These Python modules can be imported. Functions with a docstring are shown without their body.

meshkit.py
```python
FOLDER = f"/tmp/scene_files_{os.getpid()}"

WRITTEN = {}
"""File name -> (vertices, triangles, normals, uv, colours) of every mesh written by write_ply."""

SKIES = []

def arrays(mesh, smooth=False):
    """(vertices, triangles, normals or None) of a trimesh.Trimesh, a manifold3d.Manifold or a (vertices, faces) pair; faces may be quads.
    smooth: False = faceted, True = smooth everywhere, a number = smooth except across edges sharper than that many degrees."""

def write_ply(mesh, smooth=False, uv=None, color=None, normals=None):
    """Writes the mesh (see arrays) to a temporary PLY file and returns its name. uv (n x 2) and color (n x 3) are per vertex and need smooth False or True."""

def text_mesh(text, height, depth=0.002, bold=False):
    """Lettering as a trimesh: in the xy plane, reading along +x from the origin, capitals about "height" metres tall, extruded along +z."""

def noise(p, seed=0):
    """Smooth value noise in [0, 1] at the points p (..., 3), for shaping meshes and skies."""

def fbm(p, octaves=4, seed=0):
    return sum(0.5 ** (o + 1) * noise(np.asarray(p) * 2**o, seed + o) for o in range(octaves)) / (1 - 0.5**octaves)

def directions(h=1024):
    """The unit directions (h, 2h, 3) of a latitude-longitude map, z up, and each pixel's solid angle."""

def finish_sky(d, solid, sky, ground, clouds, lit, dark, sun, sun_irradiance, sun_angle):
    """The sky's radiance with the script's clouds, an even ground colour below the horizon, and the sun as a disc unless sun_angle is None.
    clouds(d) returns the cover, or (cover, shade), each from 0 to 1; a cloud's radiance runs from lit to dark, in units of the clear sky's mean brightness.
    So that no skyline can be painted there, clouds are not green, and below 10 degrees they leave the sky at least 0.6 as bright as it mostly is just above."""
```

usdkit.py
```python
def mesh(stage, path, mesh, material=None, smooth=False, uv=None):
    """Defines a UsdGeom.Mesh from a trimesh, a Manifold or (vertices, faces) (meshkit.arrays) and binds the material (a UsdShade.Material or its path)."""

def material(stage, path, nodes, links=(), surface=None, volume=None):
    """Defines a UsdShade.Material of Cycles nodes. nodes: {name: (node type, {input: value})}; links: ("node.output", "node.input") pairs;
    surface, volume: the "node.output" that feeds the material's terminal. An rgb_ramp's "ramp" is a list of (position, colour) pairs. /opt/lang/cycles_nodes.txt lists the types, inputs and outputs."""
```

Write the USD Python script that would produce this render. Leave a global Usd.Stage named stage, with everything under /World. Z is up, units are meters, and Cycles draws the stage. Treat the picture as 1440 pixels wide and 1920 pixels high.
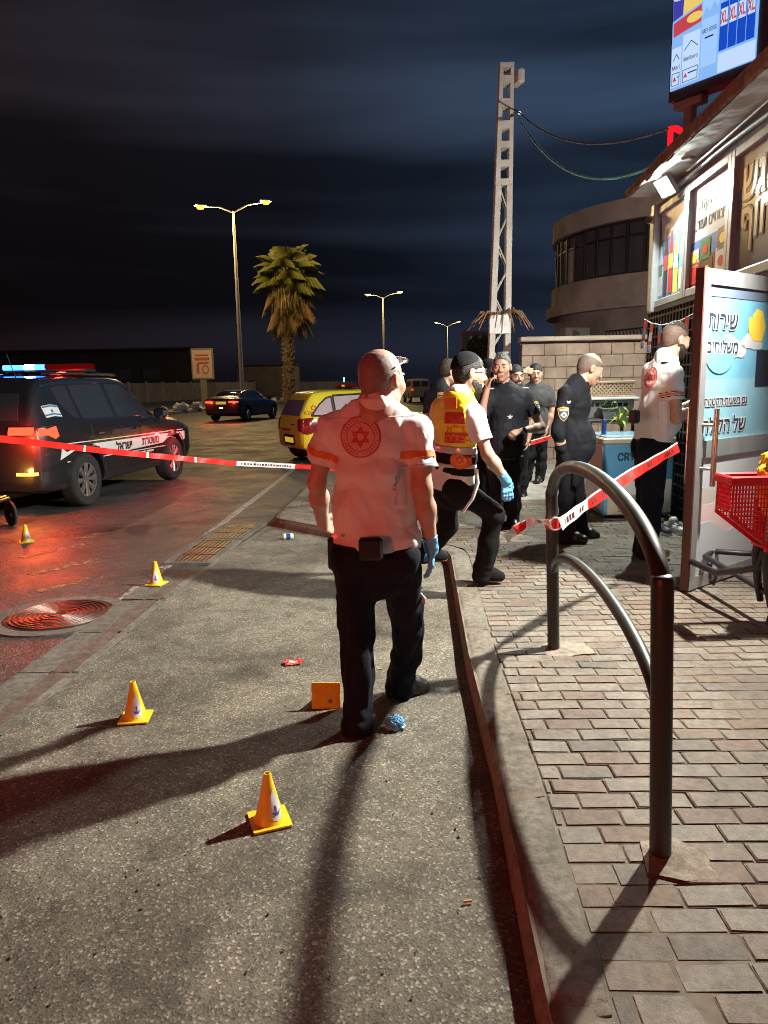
import math, glob, random
import numpy as np, trimesh, usdkit, meshkit
import manifold3d as m3, shapely
from shapely.geometry import Polygon, box as sbox, Point, LineString, MultiPolygon
from shapely import affinity, union_all
from pxr import Usd, UsdGeom, UsdLux, UsdShade, Gf, Sdf

rng = np.random.default_rng(7); random.seed(7)
stage = Usd.Stage.CreateInMemory()
UsdGeom.SetStageUpAxis(stage, UsdGeom.Tokens.z); UsdGeom.SetStageMetersPerUnit(stage, 1.0)
UsdGeom.Xform.Define(stage, '/World'); UsdGeom.Scope.Define(stage, '/World/Looks')
PI = math.pi

# ------------------------------------------------------------------ camera, sky, moon, exposure
F, CX, CY, EYE = 1380., 720., 960., 1.62
PITCH, ROLL = math.atan(242 / 1380), math.radians(1.1)
_f = np.array([0, math.cos(PITCH), -math.sin(PITCH)]); _r0 = np.array([1., 0, 0]); _u0 = np.array([0, math.sin(PITCH), math.cos(PITCH)])
_r = _r0 * math.cos(ROLL) - _u0 * math.sin(ROLL); _u = _u0 * math.cos(ROLL) + _r0 * math.sin(ROLL)
CAM = np.array([0, 0, EYE])
cam = UsdGeom.Camera.Define(stage, '/World/camera')
mx = np.eye(4); mx[0, :3], mx[1, :3], mx[2, :3], mx[3, :3] = _r, _u, -_f, CAM
cam.AddTransformOp().Set(Gf.Matrix4d(mx.tolist()))
cam.CreateHorizontalApertureAttr(27.0); cam.CreateVerticalApertureAttr(36.0); cam.CreateFocalLengthAttr(27.0 * F / 1440)
cam.CreateClippingRangeAttr(Gf.Vec2f(0.05, 3000)); cam.CreateExposureAttr(0.0)

def at(u, v, y):
    "the point seen at photo pixel (u, v) that lies y metres ahead"
    d = _f + _r * (u - CX) / F - _u * (v - CY) / F
    return CAM + d * (y / d[1])
def ground(u, v, z=0.):
    d = _f + _r * (u - CX) / F - _u * (v - CY) / F
    return CAM + d * ((z - EYE) / d[2])

SUN_EL, SUN_ROT = -0.05, 0.9
dome = UsdLux.DomeLight.Define(stage, '/World/sky')
sky_mat = usdkit.material(stage, '/World/Looks/night_sky', {
    'tc': ('texture_coordinate', {}),
    'sky': ('sky_texture', {'sky_type': 'single_scattering', 'sun_disc': False, 'sun_elevation': SUN_EL, 'sun_rotation': SUN_ROT}),
    'dim': ('mix_color', {'blend_type': 'multiply', 'fac': 1.0, 'b': (0.00, 0.00, 0.00)}),
    'sep': ('separate_xyz', {}),
    'side': ('map_range', {'from_min': -0.55, 'from_max': 0.55, 'to_min': 0, 'to_max': 1, 'clamp': True}),
    'tint': ('rgb_ramp', {'ramp': [(0, (0.0130, 0.0070, 0.0080)), (0.40, (0.0105, 0.0125, 0.0195)), (0.75, (0.017, 0.030, 0.056)), (1, (0.024, 0.048, 0.092))]}),  # slight red at the left end paints in lens flare
    'hgt': ('rgb_ramp', {'ramp': [(0, (0.45, 0.36, 0.36)), (0.16, (0.6, 0.58, 0.58)), (0.36, (1.2, 1.2, 1.2)), (0.75, (0.8, 0.8, 0.8)), (1, (0.6, 0.6, 0.6))]}),
    'mul': ('mix_color', {'blend_type': 'multiply', 'fac': 1.0}),
    'map': ('mapping', {'rotation': (0.0, 0.20, 0.0), 'scale': (0.9, 0.7, 9.0)}),
    'noi': ('noise_texture', {'scale': 1.15, 'detail': 3, 'roughness': 0.45, 'distortion': 0.25}),
    'cld': ('map_range', {'from_min': 0.42, 'from_max': 0.72, 'to_min': 0.55, 'to_max': 2.4, 'clamp': True}),
    'cmul': ('mix_color', {'blend_type': 'multiply', 'fac': 1.0, 'use_clamp': False}),
    'add': ('mix_color', {'blend_type': 'add', 'fac': 1.0, 'use_clamp': False}),
    'bg': ('background_shader', {'strength': 1.0}),
}, [('sky.color', 'dim.a'), ('tc.generated', 'sep.vector'), ('sep.x', 'side.value'), ('side.result', 'tint.fac'), ('sep.z', 'hgt.fac'),
    ('tint.color', 'mul.a'), ('hgt.color', 'mul.b'), ('tc.generated', 'map.vector'), ('map.vector', 'noi.vector'), ('noi.fac', 'cld.value'),
    ('mul.result', 'cmul.a'), ('cld.result', 'cmul.b'), ('cmul.result', 'add.a'), ('dim.result', 'add.b'), ('add.result', 'bg.color')], surface='bg.background')
UsdShade.MaterialBindingAPI.Apply(dome.GetPrim()).Bind(sky_mat)
dome.GetPrim().SetCustomDataByKey('kind', 'structure')

# ------------------------------------------------------------------ scene helpers
_used = {}
def _path(parent, name):
    base = (str(parent.GetPath()) if parent else '/World') + '/' + name
    n = _used.get(base, -1) + 1; _used[base] = n
    return base if n == 0 else f'{base}_{n:03d}'
_frames = {}
def thing(name, label, cat, loc=(0, 0, 0), rotz=0., group=None):
    x = UsdGeom.Xform.Define(stage, _path(None, name))
    x.AddTranslateOp().Set(Gf.Vec3d(*map(float, loc))); x.AddRotateZOp().Set(math.degrees(rotz))
    o = x.GetPrim(); tag(o, label, cat, group); _frames[o.GetPath()] = (np.array(loc, float), rotz)
    return o
def tag(o, label=None, cat=None, group=None, kind=None):
    o = o.GetPrim()
    for k, v in (('label', label), ('category', cat), ('group', group), ('kind', kind)):
        if v: o.SetCustomDataByKey(k, v)
    return o
def rz(v, a):
    c, s = math.cos(a), math.sin(a); v = np.asarray(v, float)
    return np.stack([v[..., 0] * c - v[..., 1] * s, v[..., 0] * s + v[..., 1] * c, v[..., 2]], -1)
def frame_of(p):
    while p and p.GetPath() not in _frames: p = p.GetParent() if str(p.GetPath()) != '/World' else None
    return _frames.get(p.GetPath()) if p else None
def obj(name, mesh, material, parent=None, smooth=False, world=False, label=None, kind=None):
    "one Mesh prim; world=True: vertices are given in world coordinates"
    if isinstance(mesh, list): mesh = join(mesh)
    v, f, n = meshkit.arrays(mesh, smooth)
    if world and parent is not None and (fr := frame_of(parent)):
        v = rz(v - fr[0], -fr[1]); n = None if n is None else rz(n, -fr[1])
    path = _path(parent, name)
    m = usdkit.mesh(stage, path, trimesh.Trimesh(v, f, process=False), M[material])
    if n is not None:
        from pxr import Vt
        m.CreateNormalsAttr(Vt.Vec3fArray.FromNumpy(n.astype(np.float32))); m.SetNormalsInterpolation('vertex')
    p = m.GetPrim(); tag(p, label, kind=kind)
    return p
def struct(name, mesh, material, **k):
    p = obj(name, mesh, material, **k); tag(p, kind='structure'); return p
def single(name, mesh, material, label, cat, smooth=False, group=None):
    "a thing that is one mesh: origin at its base"
    if isinstance(mesh, list): mesh = join(mesh)
    v, f, n = meshkit.arrays(mesh)
    c = np.array([(v[:, 0].min() + v[:, 0].max()) / 2, (v[:, 1].min() + v[:, 1].max()) / 2, v[:, 2].min()])
    p = obj(name, trimesh.Trimesh(v - c, f, process=False), material, smooth=smooth)
    UsdGeom.Xformable(p).AddTranslateOp().Set(Gf.Vec3d(*c.tolist())); tag(p, label, cat, group); return p
def dup(root, loc, rotz, label, group=None):
    r = thing(root.GetName(), label, root.GetCustomData()['category'], loc, rotz, group or root.GetCustomData().get('group'))
    r.GetReferences().AddInternalReference(root.GetPath()); r.SetInstanceable(True); return r
def light(path_parent, name, pos, radius, color, intensity):
    l = UsdLux.SphereLight.Define(stage, _path(path_parent, name))
    l.CreateRadiusAttr(radius); l.CreateColorAttr(Gf.Vec3f(*color)); l.CreateIntensityAttr(intensity)
    l.AddTranslateOp().Set(Gf.Vec3d(*map(float, pos))); return l

# ------------------------------------------------------------------ shape helpers
def join(ms):
    vs, fs, n = [], [], 0
    for m in ms:
        v, f, _ = meshkit.arrays(m); vs.append(v); fs.append(f + n); n += len(v)
    return trimesh.Trimesh(np.vstack(vs), np.vstack(fs), process=False)
def bx(c, s, rot=0.):
    m = trimesh.creation.box(s); m.vertices = rz(m.vertices, rot) + np.asarray(c, float); return m
def rbx(c, s, r=0.01, rot=0.):
    "box with chamfered edges"
    s = np.asarray(s, float) / 2; r = min(r, s.min() * .95); P = []
    for a in (-1, 1):
        for b in (-1, 1):
            for d in (-1, 1):
                for k in range(3):
                    q = s - r; q = q.copy(); q[k] = s[k]; P.append(q * (a, b, d))
    h = m3.Manifold.hull_points(np.array(P)).to_mesh()
    return trimesh.Trimesh(rz(h.vert_properties[:, :3], rot) + np.asarray(c, float), h.tri_verts, process=False)
def tube(pts, rad, n=10, caps=True):
    p = np.asarray(pts, float); rad = np.broadcast_to(np.asarray(rad, float), (len(p),))
    t = np.gradient(p, axis=0); t /= np.linalg.norm(t, axis=1, keepdims=True) + 1e-12
    ref = np.array([0, 0, 1.]) if abs(t[0, 2]) < .9 else np.array([1., 0, 0])
    a = np.cross(t[0], ref); a /= np.linalg.norm(a); A = []
    for i in range(len(p)):
        a = a - t[i] * (a @ t[i]); a /= np.linalg.norm(a) + 1e-12; A.append(a)
    A = np.array(A); B = np.cross(t, A); g = np.arange(n) * 2 * PI / n
    v = (p[:, None] + rad[:, None, None] * (np.cos(g)[None, :, None] * A[:, None] + np.sin(g)[None, :, None] * B[:, None])).reshape(-1, 3)
    i, j = np.meshgrid(np.arange(len(p) - 1), np.arange(n), indexing='ij')
    q = np.stack([i * n + j, i * n + (j + 1) % n, (i + 1) * n + (j + 1) % n, (i + 1) * n + j], -1).reshape(-1, 4)
    f = np.vstack([q[:, [0, 1, 2]], q[:, [0, 2, 3]]])
    if caps:
        k = len(v); v = np.vstack([v, p[0], p[-1]]); jj = np.arange(n); e = (len(p) - 1) * n
        f = np.vstack([f, np.stack([np.full(n, k), (jj + 1) % n, jj], 1), np.stack([np.full(n, k + 1), e + jj, e + (jj + 1) % n], 1)])
    return trimesh.Trimesh(v, f, process=False)
def cyl(a, b, r, r2=None, n=16): return tube([a, np.asarray(b, float)], [r, r if r2 is None else r2], n)
def lathe(prof, n=24, c=(0, 0, 0)):
    "prof: (radius, z) pairs"
    p = np.asarray(prof, float); g = np.arange(n) * 2 * PI / n
    v = np.stack([p[:, None, 0] * np.cos(g), p[:, None, 0] * np.sin(g), np.broadcast_to(p[:, None, 1], (len(p), n))], -1).reshape(-1, 3)
    i, j = np.meshgrid(np.arange(len(p) - 1), np.arange(n), indexing='ij')
    q = np.stack([i * n + j, i * n + (j + 1) % n, (i + 1) * n + (j + 1) % n, (i + 1) * n + j], -1).reshape(-1, 4)
    return trimesh.Trimesh(v + np.asarray(c, float), np.vstack([q[:, [0, 1, 2]], q[:, [0, 2, 3]]]), process=False)
def geoms(g): return [x for x in getattr(g, 'geoms', [g]) if x.geom_type == 'Polygon' and x.area > 1e-9]
def prism(poly, h, z=0.):
    "shapely polygon extruded up from z"
    out = []
    for g in geoms(poly):
        m = trimesh.creation.extrude_polygon(g, h, engine='earcut'); m.apply_translation([0, 0, z]); out.append(m)
    return join(out)
def plate(poly, o, U, N, t=0.003, V=(0, 0, 1)):
    "flat 2-D shape (u, v) set up at o along U (right) and V (up), thickness t towards N"
    U, V, N, o = (np.asarray(x, float) for x in (U, V, N, o))
    m = prism(poly, t); q = m.vertices
    v = o + q[:, :1] * U + q[:, 1:2] * V + q[:, 2:] * N
    f = m.faces if np.cross(U, V) @ N > 0 else m.faces[:, ::-1]
    return trimesh.Trimesh(v, f, process=False)
from PIL import Image, ImageDraw, ImageFont
_fonts = {}
def text(s, height, font='Inter', bold=0, width=None):
    "lettering as a shapely shape, capitals about height tall, centred on the origin; Hebrew is given in reading order"
    if font == 'Hebrew':
        s = s[::-1]
    key = (font, 72)
    if key not in _fonts:
        _fonts[key] = ImageFont.truetype(glob.glob('/opt/blender-*/*/datafiles/fonts/' + {'Inter': 'Inter.woff2', 'Hebrew': 'NotoSansHebrew-Regular.woff2'}[font])[0], 72)
    ft = _fonts[key]
    x0, y0, x1, y1 = ft.getbbox(s, anchor='ls', stroke_width=bold)
    im = Image.new('L', (int(x1 - x0 + 8), int(y1 - y0 + 8)))
    ImageDraw.Draw(im).text((4 - x0, 4 - y0), s, 255, ft, anchor='ls', stroke_width=bold)
    on = np.pad(np.asarray(im) > 127, ((0, 0), (1, 1))).astype(np.int8)
    rows, st = np.nonzero(np.diff(on, axis=1) == 1); en = np.nonzero(np.diff(on, axis=1) == -1)[1]
    sh = union_all(shapely.box(st, -rows - 1, en, -rows)).buffer(.6).buffer(-.6).simplify(.8)
    k = height / 52.
    sh = affinity.scale(sh, k, k, origin=(0, 0)); b = sh.bounds
    sh = affinity.translate(sh, -(b[0] + b[2]) / 2, -(b[1] + b[3]) / 2)
    if width: sh = affinity.scale(sh, width / (b[2] - b[0]), 1, origin=(0, 0))
    return sh
def sh(s, x, y): return affinity.translate(s, x, y)

def drape(mesh, poly, o, U, V, N, off=0.002, res=0.03, behind=None):
    "a thin skin shaped poly (u, v around o) laid along -N on to mesh, with a rim that sinks into it"
    U, V, N, o = (np.asarray(x, float) for x in (U, V, N, o))
    mv, mf, _ = meshkit.arrays(mesh)
    q = mv - o; UV = np.stack([q @ U, q @ V], 1); D = q @ N
    x0, y0, x1, y1 = poly.bounds
    T = UV[mf]; fn = np.cross(mv[mf[:, 1]] - mv[mf[:, 0]], mv[mf[:, 2]] - mv[mf[:, 0]]) @ N
    ok = (fn > 1e-12) & (T[:, :, 0].max(1) >= x0) & (T[:, :, 0].min(1) <= x1) & (T[:, :, 1].max(1) >= y0) & (T[:, :, 1].min(1) <= y1)
    if behind is not None: ok &= D[mf].max(1) > behind
    T, TD = T[ok], D[mf][ok]
    if not len(T): return None
    out, T_, TD_ = [], T, TD
    for g in geoms(poly):
        x0, y0, x1, y1 = g.bounds; ok = (T_[:, :, 0].max(1) >= x0) & (T_[:, :, 0].min(1) <= x1) & (T_[:, :, 1].max(1) >= y0) & (T_[:, :, 1].min(1) <= y1); T, TD = T_[ok], TD_[ok]
        if not len(T): continue
        a, b, c = T[:, 0], T[:, 1], T[:, 2]
        det = (b[:, 1] - c[:, 1]) * (a[:, 0] - c[:, 0]) + (c[:, 0] - b[:, 0]) * (a[:, 1] - c[:, 1]); det = np.where(np.abs(det) < 1e-14, 1e-14, det)
        xs, ys = np.arange(x0, x1, res), np.arange(y0, y1, res); X, Y = np.meshgrid(xs, ys); X, Y = X.ravel(), Y.ravel()
        if len(X) == 1: cs = [g]
        else:
            shapely.prepare(g); bxs = shapely.box(X, Y, X + res, Y + res); bxs = bxs[shapely.intersects(g, bxs)]; cs = [c for q in shapely.intersection(g, bxs) for c in geoms(q)]
        PV, PF, n_ = [], [], 0
        for q_ in cs:
            try: pv, pf = trimesh.creation.triangulate_polygon(q_, engine='earcut')
            except Exception: continue
            PV.append(pv); PF.append(pf + n_); n_ += len(pv)
        if not PV: continue
        PV = np.vstack(PV); _, ix, inv = np.unique(np.round(PV / 1e-5).astype(np.int64), axis=0, return_index=True, return_inverse=True); P = PV[ix]; pf = inv.ravel()[np.vstack(PF)]
        pf = pf[(pf[:, 0] != pf[:, 1]) & (pf[:, 1] != pf[:, 2]) & (pf[:, 0] != pf[:, 2])]; a2 = np.cross(P[pf[:, 1]] - P[pf[:, 0]], P[pf[:, 2]] - P[pf[:, 0]]); pf = np.where((a2 < 0)[:, None], pf[:, ::-1], pf)
        h = np.full(len(P), -1e9); a_, b_, c_, det_, TD__ = a, b, c, det, TD; Tx0, Tx1, Ty0, Ty1 = T[:, :, 0].min(1), T[:, :, 0].max(1), T[:, :, 1].min(1), T[:, :, 1].max(1)
        od = np.argsort(np.floor(P[:, 0] / res / 4) * 1e4 + P[:, 1]); P_ = P; 
        for i in range(0, len(P), 64):
            ii = od[i:i + 64]; p = P_[ii]; k = (Tx0 <= p[:, 0].max()) & (Tx1 >= p[:, 0].min()) & (Ty0 <= p[:, 1].max()) & (Ty1 >= p[:, 1].min())
            if not k.any(): continue
            a, b, c, det, TD = a_[k], b_[k], c_[k], det_[k], TD__[k]
            w0 = ((b[:, 1] - c[:, 1]) * (p[:, None, 0] - c[:, 0]) + (c[:, 0] - b[:, 0]) * (p[:, None, 1] - c[:, 1])) / det
            w1 = ((c[:, 1] - a[:, 1]) * (p[:, None, 0] - c[:, 0]) + (a[:, 0] - c[:, 0]) * (p[:, None, 1] - c[:, 1])) / det
            w2 = 1 - w0 - w1; ins = (w0 > -1e-6) & (w1 > -1e-6) & (w2 > -1e-6)
            dd = np.where(ins, w0 * TD[:, 0] + w1 * TD[:, 1] + w2 * TD[:, 2], -1e9); h[ii] = dd.max(1)
        good = h > -1e8; pf = pf[good[pf].all(1)]
        if not len(pf): continue
        e = np.sort(np.vstack([pf[:, [0, 1]], pf[:, [1, 2]], pf[:, [2, 0]]]), 1); ue, ct = np.unique(e, axis=0, return_counts=True); rim = {tuple(x) for x in ue[ct == 1]}
        n = len(P); top = o + P[:, :1] * U + P[:, 1:] * V + (np.where(good, h, 0) + off)[:, None] * N; bot = top - N * (off + .004)
        F2 = list(pf)
        for t in pf:
            for x, y in ((t[0], t[1]), (t[1], t[2]), (t[2], t[0])):
                if (min(x, y), max(x, y)) in rim: F2 += [(x, x + n, y + n), (x, y + n, y)]
        F2 = np.array(F2)
        if np.cross(U, V) @ N < 0: F2 = F2[:, ::-1]
        out.append(trimesh.Trimesh(np.vstack([top, bot]), F2, process=False))
    return join(out) if out else None

# ------------------------------------------------------------------ materials
M = {}
def mat(name, color, rough=.6, metal=0., var=0., vscale=8., bump=0., bscale=60., coat=0., spec=.5, col2=None, sheen=0., trans=0., alpha=None):
    nodes = {'p': ('principled_bsdf', {'base_color': color, 'roughness': rough, 'metallic': metal, 'coat_weight': coat, 'specular_ior_level': spec, 'sheen_weight': sheen, 'transmission_weight': trans})}
    links = []
    if var or col2 is not None or bump: nodes['tc'] = ('texture_coordinate', {})
    if var or col2 is not None:
        c = np.array(color); d = np.array(col2) if col2 is not None else c * (1 - var)
        nodes['n'] = ('noise_texture', {'scale': vscale, 'detail': 6, 'roughness': .62})
        nodes['r'] = ('rgb_ramp', {'ramp': [(0.3, tuple(np.clip(d, 0, 1))), (0.7, tuple(np.clip(c * (1 + var * .35), 0, 1)))]})
        nodes['rr'] = ('map_range', {'from_min': .3, 'from_max': .7, 'to_min': min(1, rough * 1.15), 'to_max': rough * .85})
        links += [('tc.object', 'n.vector'), ('n.fac', 'r.fac'), ('r.color', 'p.base_color'), ('n.fac', 'rr.value'), ('rr.result', 'p.roughness')]
    if bump:
        nodes['bn'] = ('noise_texture', {'scale': bscale, 'detail': 4}); nodes['b'] = ('bump', {'strength': bump, 'distance': .01})
        links += [('tc.object', 'bn.vector'), ('bn.fac', 'b.height'), ('b.normal', 'p.normal')]
    M[name] = usdkit.material(stage, '/World/Looks/' + name, nodes, links, surface='p.BSDF')
def glow(name, color, strength):
    M[name] = usdkit.material(stage, '/World/Looks/' + name, {'e': ('emission', {'color': color, 'strength': strength})}, surface='e.emission')
def asphalt(name, dark, mid, pale, scale, rough0, rough1, stain, bump=.9):
    M[name] = usdkit.material(stage, '/World/Looks/' + name, {
        'tc': ('texture_coordinate', {}),
        'v': ('voronoi_texture', {'scale': scale, 'feature': 'f1'}), 'vd': ('voronoi_texture', {'scale': scale * .37}),
        'sepc': ('separate_color', {}),
        'r': ('rgb_ramp', {'ramp': [(0, dark), (.45, mid), (.84, mid), (.93, pale), (1, tuple(min(1, x * 1.35) for x in pale))]}),
        'n': ('noise_texture', {'scale': 1.1, 'detail': 7, 'roughness': .68, 'distortion': .6}),
        'nr': ('map_range', {'from_min': .36, 'from_max': .62, 'to_min': stain, 'to_max': 1.12, 'clamp': True}),
        'n2': ('noise_texture', {'scale': 5.5, 'detail': 5, 'roughness': .7}),
        'nr2': ('map_range', {'from_min': .3, 'from_max': .55, 'to_min': .62, 'to_max': 1.06, 'clamp': True}),
        'vs': ('voronoi_texture', {'scale': 1.7}), 'nd': ('noise_texture', {'scale': 4., 'detail': 5, 'roughness': .7}), 'va': ('mix_vector', {'fac': .22}), 'vsr': ('map_range', {'from_min': .05, 'from_max': .26, 'to_min': .42, 'to_max': 1., 'clamp': True}), 'm3': ('mix_color', {'blend_type': 'multiply', 'fac': .85}),
        'm1': ('mix_color', {'blend_type': 'multiply', 'fac': 1.}), 'm2': ('mix_color', {'blend_type': 'multiply', 'fac': 1.}),
        'ro': ('map_range', {'from_min': .35, 'from_max': .65, 'to_min': rough0, 'to_max': rough1, 'clamp': True}),
        'h': ('math', {'math_type': 'multiply_add', 'value2': .6}),
        'b': ('bump', {'strength': bump, 'distance': .004}),
        'p': ('principled_bsdf', {'roughness': .8})},
        [('tc.object', 'v.vector'), ('tc.object', 'vd.vector'), ('tc.object', 'n.vector'), ('tc.object', 'n2.vector'), ('v.color', 'sepc.color'), ('sepc.r', 'r.fac'),
         ('n.fac', 'nr.value'), ('n2.fac', 'nr2.value'), ('r.color', 'm1.a'), ('nr.result', 'm1.b'), ('m1.result', 'm2.a'), ('nr2.result', 'm2.b'), ('m2.result', 'm3.a'), ('tc.object', 'nd.vector'), ('tc.object', 'va.a'), ('nd.color', 'va.b'), ('va.result', 'vs.vector'), ('vs.distance', 'vsr.value'), ('vsr.result', 'm3.b'), ('m3.result', 'p.base_color'),
         ('n.fac', 'ro.value'), ('ro.result', 'p.roughness'), ('sepc.r', 'h.value1'), ('v.distance', 'h.value3'), ('h.value', 'b.height'), ('b.normal', 'p.normal')], surface='p.BSDF')
def glass(name, tint, mixw=.12):
    M[name] = usdkit.material(stage, '/World/Looks/' + name, {
        't': ('transparent_bsdf', {'color': tint}), 'g': ('glossy_bsdf', {'roughness': .03, 'color': (1, 1, 1)}), 'f': ('fresnel', {'IOR': 1.5}), 'm': ('mix_closure', {})},
        [('f.fac', 'm.fac'), ('t.BSDF', 'm.closure1'), ('g.BSDF', 'm.closure2')], surface='m.closure')

def stone(name, c_lo, c_hi, rough, bump=.7, big=1.6, dirt=.62):
    "stone or concrete seen close: broad stains, dirt spots and fine grain in world coordinates"
    M[name] = usdkit.material(stage, '/World/Looks/' + name, {
        'g': ('geometry', {}), 'n': ('noise_texture', {'scale': big, 'detail': 6, 'roughness': .65}), 'r': ('rgb_ramp', {'ramp': [(.3, c_lo), (.68, c_hi)]}),
        'n2': ('noise_texture', {'scale': 26., 'detail': 6, 'roughness': .75}), 'r2': ('map_range', {'from_min': .30, 'from_max': .62, 'to_min': dirt, 'to_max': 1.1, 'clamp': True}),
        'n3': ('noise_texture', {'scale': 260., 'detail': 3, 'roughness': .7}), 'r3': ('map_range', {'from_min': .3, 'from_max': .7, 'to_min': .72, 'to_max': 1.22}),
        'v': ('voronoi_texture', {'scale': 9.}), 'vr': ('map_range', {'from_min': .03, 'from_max': .075, 'to_min': .35, 'to_max': 1., 'clamp': True}),
        'm1': ('mix_color', {'blend_type': 'multiply', 'fac': 1.}), 'm2': ('mix_color', {'blend_type': 'multiply', 'fac': 1.}), 'm3': ('mix_color', {'blend_type': 'multiply', 'fac': .8}),
        'h': ('math', {'math_type': 'multiply_add', 'value2': .5}), 'b': ('bump', {'strength': bump, 'distance': .004}), 'p': ('principled_bsdf', {'roughness': rough, 'specular_ior_level': .35})},
        [('g.position', 'n.vector'), ('g.position', 'n2.vector'), ('g.position', 'n3.vector'), ('g.position', 'v.vector'), ('n.fac', 'r.fac'), ('n2.fac', 'r2.value'), ('n3.fac', 'r3.value'), ('v.distance', 'vr.value'),
         ('r.color', 'm1.a'), ('r2.result', 'm1.b'), ('m1.result', 'm2.a'), ('r3.result', 'm2.b'), ('m2.result', 'm3.a'), ('vr.result', 'm3.b'), ('m3.result', 'p.base_color'), ('n3.fac', 'h.value1'), ('n2.fac', 'h.value3'), ('h.value', 'b.height'), ('b.normal', 'p.normal')], surface='p.BSDF')
def worn(name, color, under, keep, scale=22., rough=.6):
    "worn road paint"
    M[name] = usdkit.material(stage, '/World/Looks/' + name, {'g': ('geometry', {}), 'n': ('noise_texture', {'scale': scale, 'detail': 6, 'roughness': .8}), 'r': ('rgb_ramp', {'ramp': [(keep - .06, color), (keep + .05, under)]}),
        'b': ('bump', {'strength': .5, 'distance': .004}), 'n3': ('noise_texture', {'scale': 180., 'detail': 3}), 'p': ('principled_bsdf', {'roughness': rough})},
        [('g.position', 'n.vector'), ('g.position', 'n3.vector'), ('n.fac', 'r.fac'), ('r.color', 'p.base_color'), ('n3.fac', 'b.height'), ('b.normal', 'p.normal')], surface='p.BSDF')
asphalt('apron_asphalt', (.078, .070, .055), (.158, .138, .100), (.29, .26, .20), 135, .82, .95, .46, .42)
asphalt('road_asphalt', (.030, .028, .026), (.062, .058, .053), (.15, .14, .13), 110, .42, .66, .7, .55)
mat('soil', (.06, .05, .04), .95, var=.5, vscale=.6)
mat('concrete', (.34, .31, .26), .85, var=.45, vscale=3.5, bump=.5, bscale=45)
stone('kerb_concrete', (.13, .11, .085), (.25, .22, .175), .85, .9, 2.2, .4)
stone('gutter_concrete', (.11, .10, .08), (.20, .18, .15), .8, .9, 2.6, .4)
stone('gutter_red', (.11, .085, .068), (.19, .13, .10), .8, .9, 2.6, .4)
mat('joint_sand', (.17, .135, .095), .95, var=.4, vscale=9)
for i, c in enumerate([(.245, .20, .155), (.225, .165, .125), (.26, .225, .18), (.195, .165, .135)]):
    stone(f'paver_{"abcd"[i]}', tuple(.55 * x for x in c), c, .78)
stone('patch_cement', (.20, .155, .115), (.36, .30, .235), .9, 1., 9., .5)
worn('paint_white', (.42, .40, .36), (.06, .056, .05), .50)
worn('paint_yellow', (.46, .32, .07), (.055, .05, .045), .44, 14.)
mat('cast_iron', (.10, .085, .075), .38, metal=.75, var=.5, vscale=12, bump=.4, bscale=60)
mat('plaster', (.58, .56, .53), .9, var=.4, vscale=1.8, bump=.8, bscale=14)
mat('fascia_brown', (.22, .12, .075), .85, var=.5, vscale=6, bump=.7, bscale=25)
mat('aluminium', (.48, .50, .51), .38, metal=.7, var=.25, vscale=6)
mat('aluminium_dark', (.10, .10, .10), .45, metal=.5)
mat('door_edge_redlit', (.09, .032, .024), .55, var=.3)  # red light on the door edge is put into this base colour
mat('steel', (.55, .5, .42), .25, metal=1.)
mat('black_metal', (.018, .018, .02), .45, metal=.2)
mat('black_rubber', (.02, .02, .02), .8)
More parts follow.
